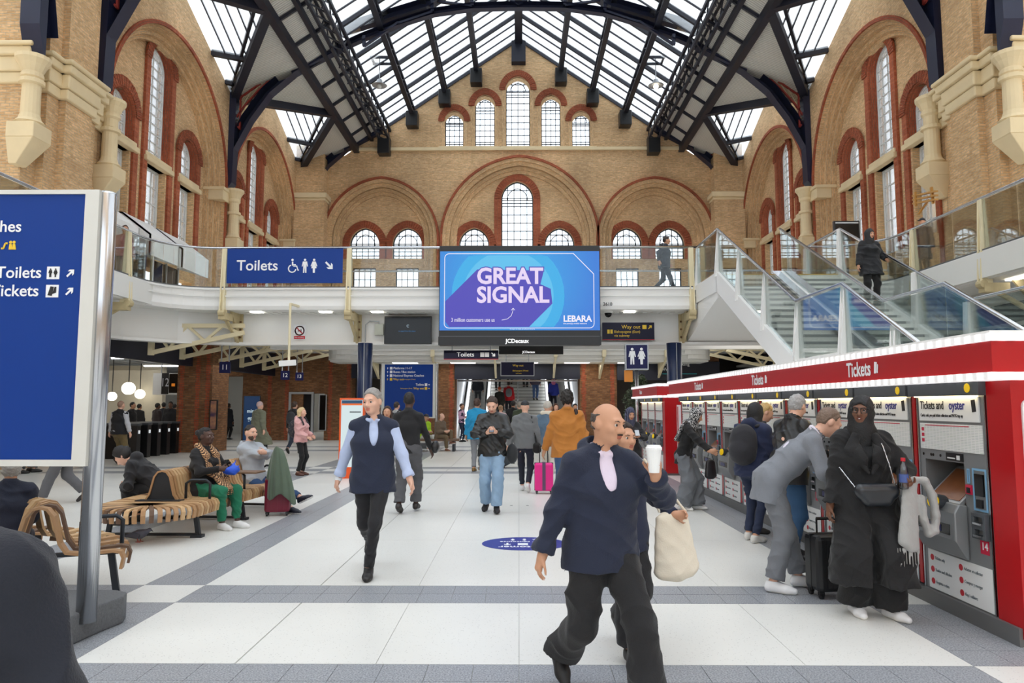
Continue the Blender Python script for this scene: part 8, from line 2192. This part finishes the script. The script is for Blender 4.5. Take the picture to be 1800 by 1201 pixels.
bt = W_(hL + np.array((-.02, -.01, .02))); t = thing('water_bottle', 'small clear drink bottle with a red cap in the hand of the long-coat woman', 'bottle', tuple(bt))
b = MB(); b.lathe([(.028, -.08), (.032, -.07), (.032, .06), (.026, .09), (.013, .115), (.013, .125)], 16); b.build('bottle', glassmat('bottle_plastic', (.86, .9, .95), .2, .15), t, smooth=True); b = MB(); b.lathe([(.016, .125), (.016, .15)], 12); b.build('cap', TXTR, t); b = MB(); b.lathe([(.0328, -.03), (.0328, .03)], 16); b.build('bottle_label', pm('bottle_label', (70, 90, 150), .5), t)

# --- bridge, stairs and galleries
person('person in dark jacket walking across the footbridge to the right', xy(1172, 21.0, DECK), rot=84, H=1.74, v=.014, skin='tan', lean=6, feet=((.08, .30, .17, 0, 34), (-.08, -.28, .09, 0, -8)), hands=((.26, -.16, .95), (-.26, .16, .95)), hair=('short', (50, 40, 36)), bulk=1.1, top=dict(name='puffer_jacket', fit=.045, col=(24, 28, 40), hem=.14, hood=1), legs=dict(fit=.016, col=(24, 26, 34)), shoes=(26, 26, 28))
person('woman in black headscarf and coat holding the stair handrail', (7.78, 15.75, 3.82), rot=-2, H=1.70, v=.012, skin='tan', female=True, bulk=1.15, hands=((.33, -.10, 1.02), (-.30, -.10, .86)), head=(20, 6, 0), hair=('hijab', (20, 20, 23)), top=dict(name='coat', fit=.04, col=(26, 27, 31), coat=.26, wr=.008), legs=dict(fit=.03, kn=.08, hem=.08, col=(20, 20, 22)), shoes=(24, 24, 26), face=True, ground=True)
person('person in dark coat standing behind the glass of the right gallery', (10.7, 18.75, DECK), rot=-60, H=1.68, v=.016, skin='tan', hair=('cap', (30, 32, 40)), top=dict(name='coat', fit=.035, col=(52, 54, 62), coat=.35), legs=dict(fit=.02, col=(40, 42, 50)), shoes=(40, 40, 40))
person('person in pale pink top behind the glass of the left gallery', (-10.9, 19.4, DECK), rot=40, H=1.70, v=.016, skin='tan', hair=('short', (60, 46, 40)), top=dict(name='top', fit=.02, col=(176, 120, 120)), legs=dict(fit=.014, col=(60, 56, 60)), shoes=(50, 50, 50))
person('person in charcoal jacket beside the pink top on the left gallery', (-11.1, 18.7, DECK), rot=70, H=1.74, v=.016, skin='tan', hair=('short', (36, 32, 30)), top=dict(name='jacket', fit=.03, col=(56, 54, 56)), legs=dict(fit=.014, col=(50, 50, 56)), shoes=(50, 50, 50))
# --- left half, middle distance
person('man in dark waistcoat, white sleeves and khaki trousers walking to the gates', (-10.9, 19.6, 0), rot=172, H=1.74, v=.014, feet=walkfeet(.18, 'L'), hands=((.34, -.05, .86), (-.36, .05, .86)), hair=('crop', (150, 120, 104)), bulk=1.12, top=[dict(name='shirt', fit=.03, tfit=.01, col=(188, 190, 196), hem=.02), dict(name='waistcoat', fit=.038, col=(26, 27, 32), hem=.1, sleeve=0)], legs=dict(fit=.03, kn=.085, hem=.085, col=(112, 96, 62)), shoes=(60, 44, 34))
person('person in long olive coat and pale beanie crossing behind the bench', (-7.95, 22.0, 0), rot=150, H=1.72, v=.014, feet=walkfeet(.2, 'R'), hands=((.32, -.06, .86), (-.34, .10, .86)), hair=('beanie', (196, 172, 172)), top=dict(name='long_coat', fit=.05, col=(112, 114, 96), coat=.5, flare=.05), legs=dict(fit=.016, col=(50, 50, 52)), shoes=(40, 36, 34))
Jd = person('man in dark jacket with grey rucksack walking away by the doorway', (-7.5, 24.0, 0), rot=165, H=1.74, v=.016, feet=walkfeet(.22, 'R'), hair=('short', (70, 56, 48)), top=dict(name='jacket', fit=.03, col=(38, 40, 46)), legs=dict(fit=.018, col=(48, 58, 76), kind='denim'), shoes=(36, 34, 34))
backpack('dark grey rucksack on the man by the doorway', Jd, (60, 62, 68), .016)
Je = person('blonde woman in pale pink puffer jacket standing in profile', (fp(536, 833)[0], 16.7, 0), rot=78, H=1.56, v=.012, female=True, hands=((.10, -.28, 1.0), (-.12, -.26, .98)), hair=('long', (214, 186, 140)), top=dict(name='pink_puffer', fit=.045, col=(216, 166, 164), hem=.08, hood=1, wr=.010), legs=dict(fit=.012, col=(24, 24, 27)), shoes=(92, 56, 44))
backpack('black rucksack with small coloured print on the pink puffer jacket', Je, (40, 40, 48), .012, mat=pattern_mat('printed_rucksack', (190, 170, 150), (38, 40, 50), 55, 'vor', .22), size=1.0)
for i, (px, Y, lab) in enumerate(((245, 29.0, 'dark figure left of the ticket gates crowd'), (277, 28.0, 'dark figure second in the crowd beyond the gates'), (288, 29.5, 'dark figure in the middle of the gates crowd'), (300, 27.5, 'dark figure fourth in the crowd beyond the gates'), (307, 29.0, 'dark figure right of the gates crowd, beside the pier'), (402, 33.8, 'dark figure in the gap left of the blue poster case'), (233, 26.5, 'dark figure close behind the white-sleeved man'))):
    person(lab, xy(px, Y), rot=(170, 150, 200, 10, 185, 160, 90)[i], H=1.66 + .03 * (i % 4), v=.024, skin=('tan', 'brown')[i % 2], hair=('short', (28, 26, 26)), top=dict(name='coat', fit=.035, col=((26, 26, 30), (40, 30, 32), (30, 34, 44))[i % 3], coat=.3), legs=dict(fit=.016, col=(28, 28, 32)), shoes=(30, 30, 30))
person('person in grey trousers walking left, upper body behind the big totem', (-7.55, 12.0, 0), rot=-70, H=1.76, v=.013, pelvis=(0, 0, .905), feet=((.08, -.30, .09, 0, -8), (-.08, .30, .16, 0, 30)), top=dict(name='jacket', fit=.03, col=(50, 52, 60)), legs=dict(fit=.026, kn=.08, hem=.08, col=(92, 92, 96)), shoes=(50, 48, 48))
for i, (px, lab) in enumerate(((40, 'person in dark trousers standing far left behind the totem'), (62, 'second dark-trousered person far left behind the totem'))):
    person(lab, xy(px, 17.0 + .4 * i), rot=150, H=1.74, v=.02, top=dict(name='coat', fit=.03, col=(40, 40, 46)), legs=dict(fit=.026, col=(54, 54, 58)), shoes=(30, 30, 30))
# --- sitting on the benches
J40 = person('person in black hoodie bent forward on the far side of the bench', (-4.92, 10.0, 0), rot=-86, H=1.74, v=.011, skin='pale', pelvis=(0, 0, .50), lean=52, feet=((.14, -.40, .085, 8, 0), (-.14, -.36, .085, -8, 0)), hands=((.10, -.50, .52), (-.14, -.52, .50)), poles=((.6, .2, -.8), (-.6, .2, -.8)), head=(0, 22, 0), hair=('curly', (28, 25, 25)), top=dict(name='hoodie', fit=.034, col=(28, 28, 32), hem=.08, hood=1, wr=.009), legs=dict(fit=.02, col=(24, 24, 27)), shoes=(30, 30, 32))
SCF = pattern_mat('patterned_scarf', (214, 170, 124), (62, 40, 32), 26, 'brick')
def wrap(F, J):
    R, n, P = J['R'], J['neck'], J['P']
    F.cone(n + R @ (-.09, .04, .03), n + R @ (.09, .04, .03), .042, .042, .02)
    for e in (-1, 1):
        F.cone(n + R @ (e * .09, .02, .03), n + R @ (e * .085, -.125, -.10), .036, .042, .02, (X_, 1.5)); F.cone(n + R @ (e * .085, -.125, -.10), P + R @ (e * .075, -.185, .20), .030, .034, .02, (X_, 1.8))
        F.cone(P + R @ (e * .075, -.185, .20), P + R @ (e * .06, -.33, .125), .034, .03, .02, (X_, 2.0))
    F.cone(P + np.array((-.02, -.32, .11)), P + np.array((-.05, -.46, .02)), .032, .03, .02, (X_, 3.2))
    return .005
J41 = person('woman with patterned scarf and green trousers sitting on the slatted bench', (-4.22, 9.72, 0), rot=68, H=1.70, v=.009, skin='dark', female=True, bulk=1.2, pelvis=(0, .0, .53), lean=-2, feet=((.11, -.50, .085, 10, 0), (-.11, -.44, .085, -6, 0)), hands=((.10, -.34, .83), (-.06, -.33, .80)), poles=((.8, .4, -.7), (-.8, .4, -.7)), hdir=((-.5, -.8, .0), (.5, -.8, .0)), curl=(.9, .9), head=(10, -3, 0), hair=('bun', (24, 20, 20)), face=True, brow=(20, 16, 16),
    top=dict(name='black_jumper', fit=.026, col=(24, 23, 26), hem=.10, wr=.007), legs=dict(fit=.026, kn=.088, hem=.062, col=(18, 108, 78), end=.92, wr=.009), shoes=(226, 226, 226), extras=[('patterned_scarf', SCF, wrap),
    ('scarf_fringe', SCF, lambda F, J: [F.cone(J['P'] + np.array((-.13 + .016 * i, -.47, .01)), J['P'] + np.array((-.135 + .016 * i, -.50, -.07)), .006, .005, .002) for i in range(11)] and 0)])
q_ = J41['W'](np.array((.06, -.40, .80))); blob('plastic_bag', 'crumpled bright blue plastic bag on the lap of the scarf woman', 'bag', pm('bright_blue_plastic', (24, 80, 206), .3, var=.15, vs=14), q_ - .3, q_ + .3, .010, lambda F: (F.ell(q_ + (0, 0, -.02), (.12, .10, .075)), F.cone(q_ + (.02, 0, .02), q_ + (.05, .02, .10), .05, .02, .02), F.cone(q_ + (.04, -.02, .01), q_ + (.12, -.02, .04), .04, .015, .02)), .014)
q_ = J41['W'](J41['handL']); t = thing('phone', 'black phone in the hands of the seated scarf woman', 'phone', (q_[0], q_[1], q_[2] + .03)); b = MB(); b.box(-.036, -.07, -.005, .036, .07, .005); b.build('phone_body', BLACKG, t, rot=(.9, 0, 1.2))
J42 = person('man in grey hoodie sitting on the bench with folded arms', (-4.02, 11.2, 0), rot=68, H=1.78, v=.010, skin='pale', pelvis=(0, .10, .52), lean=-10, feet=((.10, -.95, .20, 10, -25), (-.06, -.76, .085, 0, 0)), kpoles=((.2, -.6, .9), (-.1, -.6, .9)), hands=((-.12, -.20, .93), (.12, -.235, .89)), poles=((.8, -.3, -.7), (-.8, -.3, -.7)), curl=(.8, .8), hdir=((-1, .1, .15), (1, .1, .05)), hnorm=((0, 1, 0), (0, 1, 0)), head=(-8, 3, 0), hair=('crop', (40, 32, 28)), face=True, brow=(36, 28, 24), beard=('b', (84, 66, 56)),
    top=dict(name='grey_hoodie', fit=.034, col=(168, 174, 182), hem=.10, hood=1, cuff=1, wr=.010), legs=dict(fit=.022, kn=.075, hem=.06, col=(44, 72, 112), kind='denim', wr=.008), shoes=(34, 38, 52), sole=(236, 236, 234))
J43 = person('grey curly-haired person in navy and maroon sitting at the left edge', (-4.48, 6.35, 0), rot=-150, H=1.50, v=.010, skin='tan', pelvis=(0, 0, .54), lean=8, hair=('curly', (176, 174, 168)), top=[dict(name='maroon_top', fit=.02, col=(110, 22, 44), hem=.1), dict(name='navy_jacket', fit=.034, col=(28, 34, 52), hem=.08, vneck=.3)], legs=dict(fit=.02, col=(40, 40, 48)), shoes=(40, 40, 40), feet=SITF, hands=((.12, -.34, .66), (-.12, -.34, .66)), head=(10, 0, 0))
# --- passer-by at the left edge, only an elbow and skirt of the coat in frame
J44 = person('person in dark navy coat passing very close at the bottom left corner', (-1.25, 1.52, 0), rot=14, H=1.58, v=.010, skin='tan', pelvis=(0, 0, .92), feet=walkfeet(.2, 'L'), hands=((.13, -.16, .96), (-.27, .08, .70)), poles=((1, .35, -.25), (-.9, .5, -.3)), hair=('short', (40, 34, 30)), bulk=1.2, top=dict(name='padded_coat', fit=.06, col=(22, 26, 38), coat=.42, hood=1, wr=.010), legs=dict(fit=.02, col=(24, 24, 28)), shoes=(30, 30, 30))
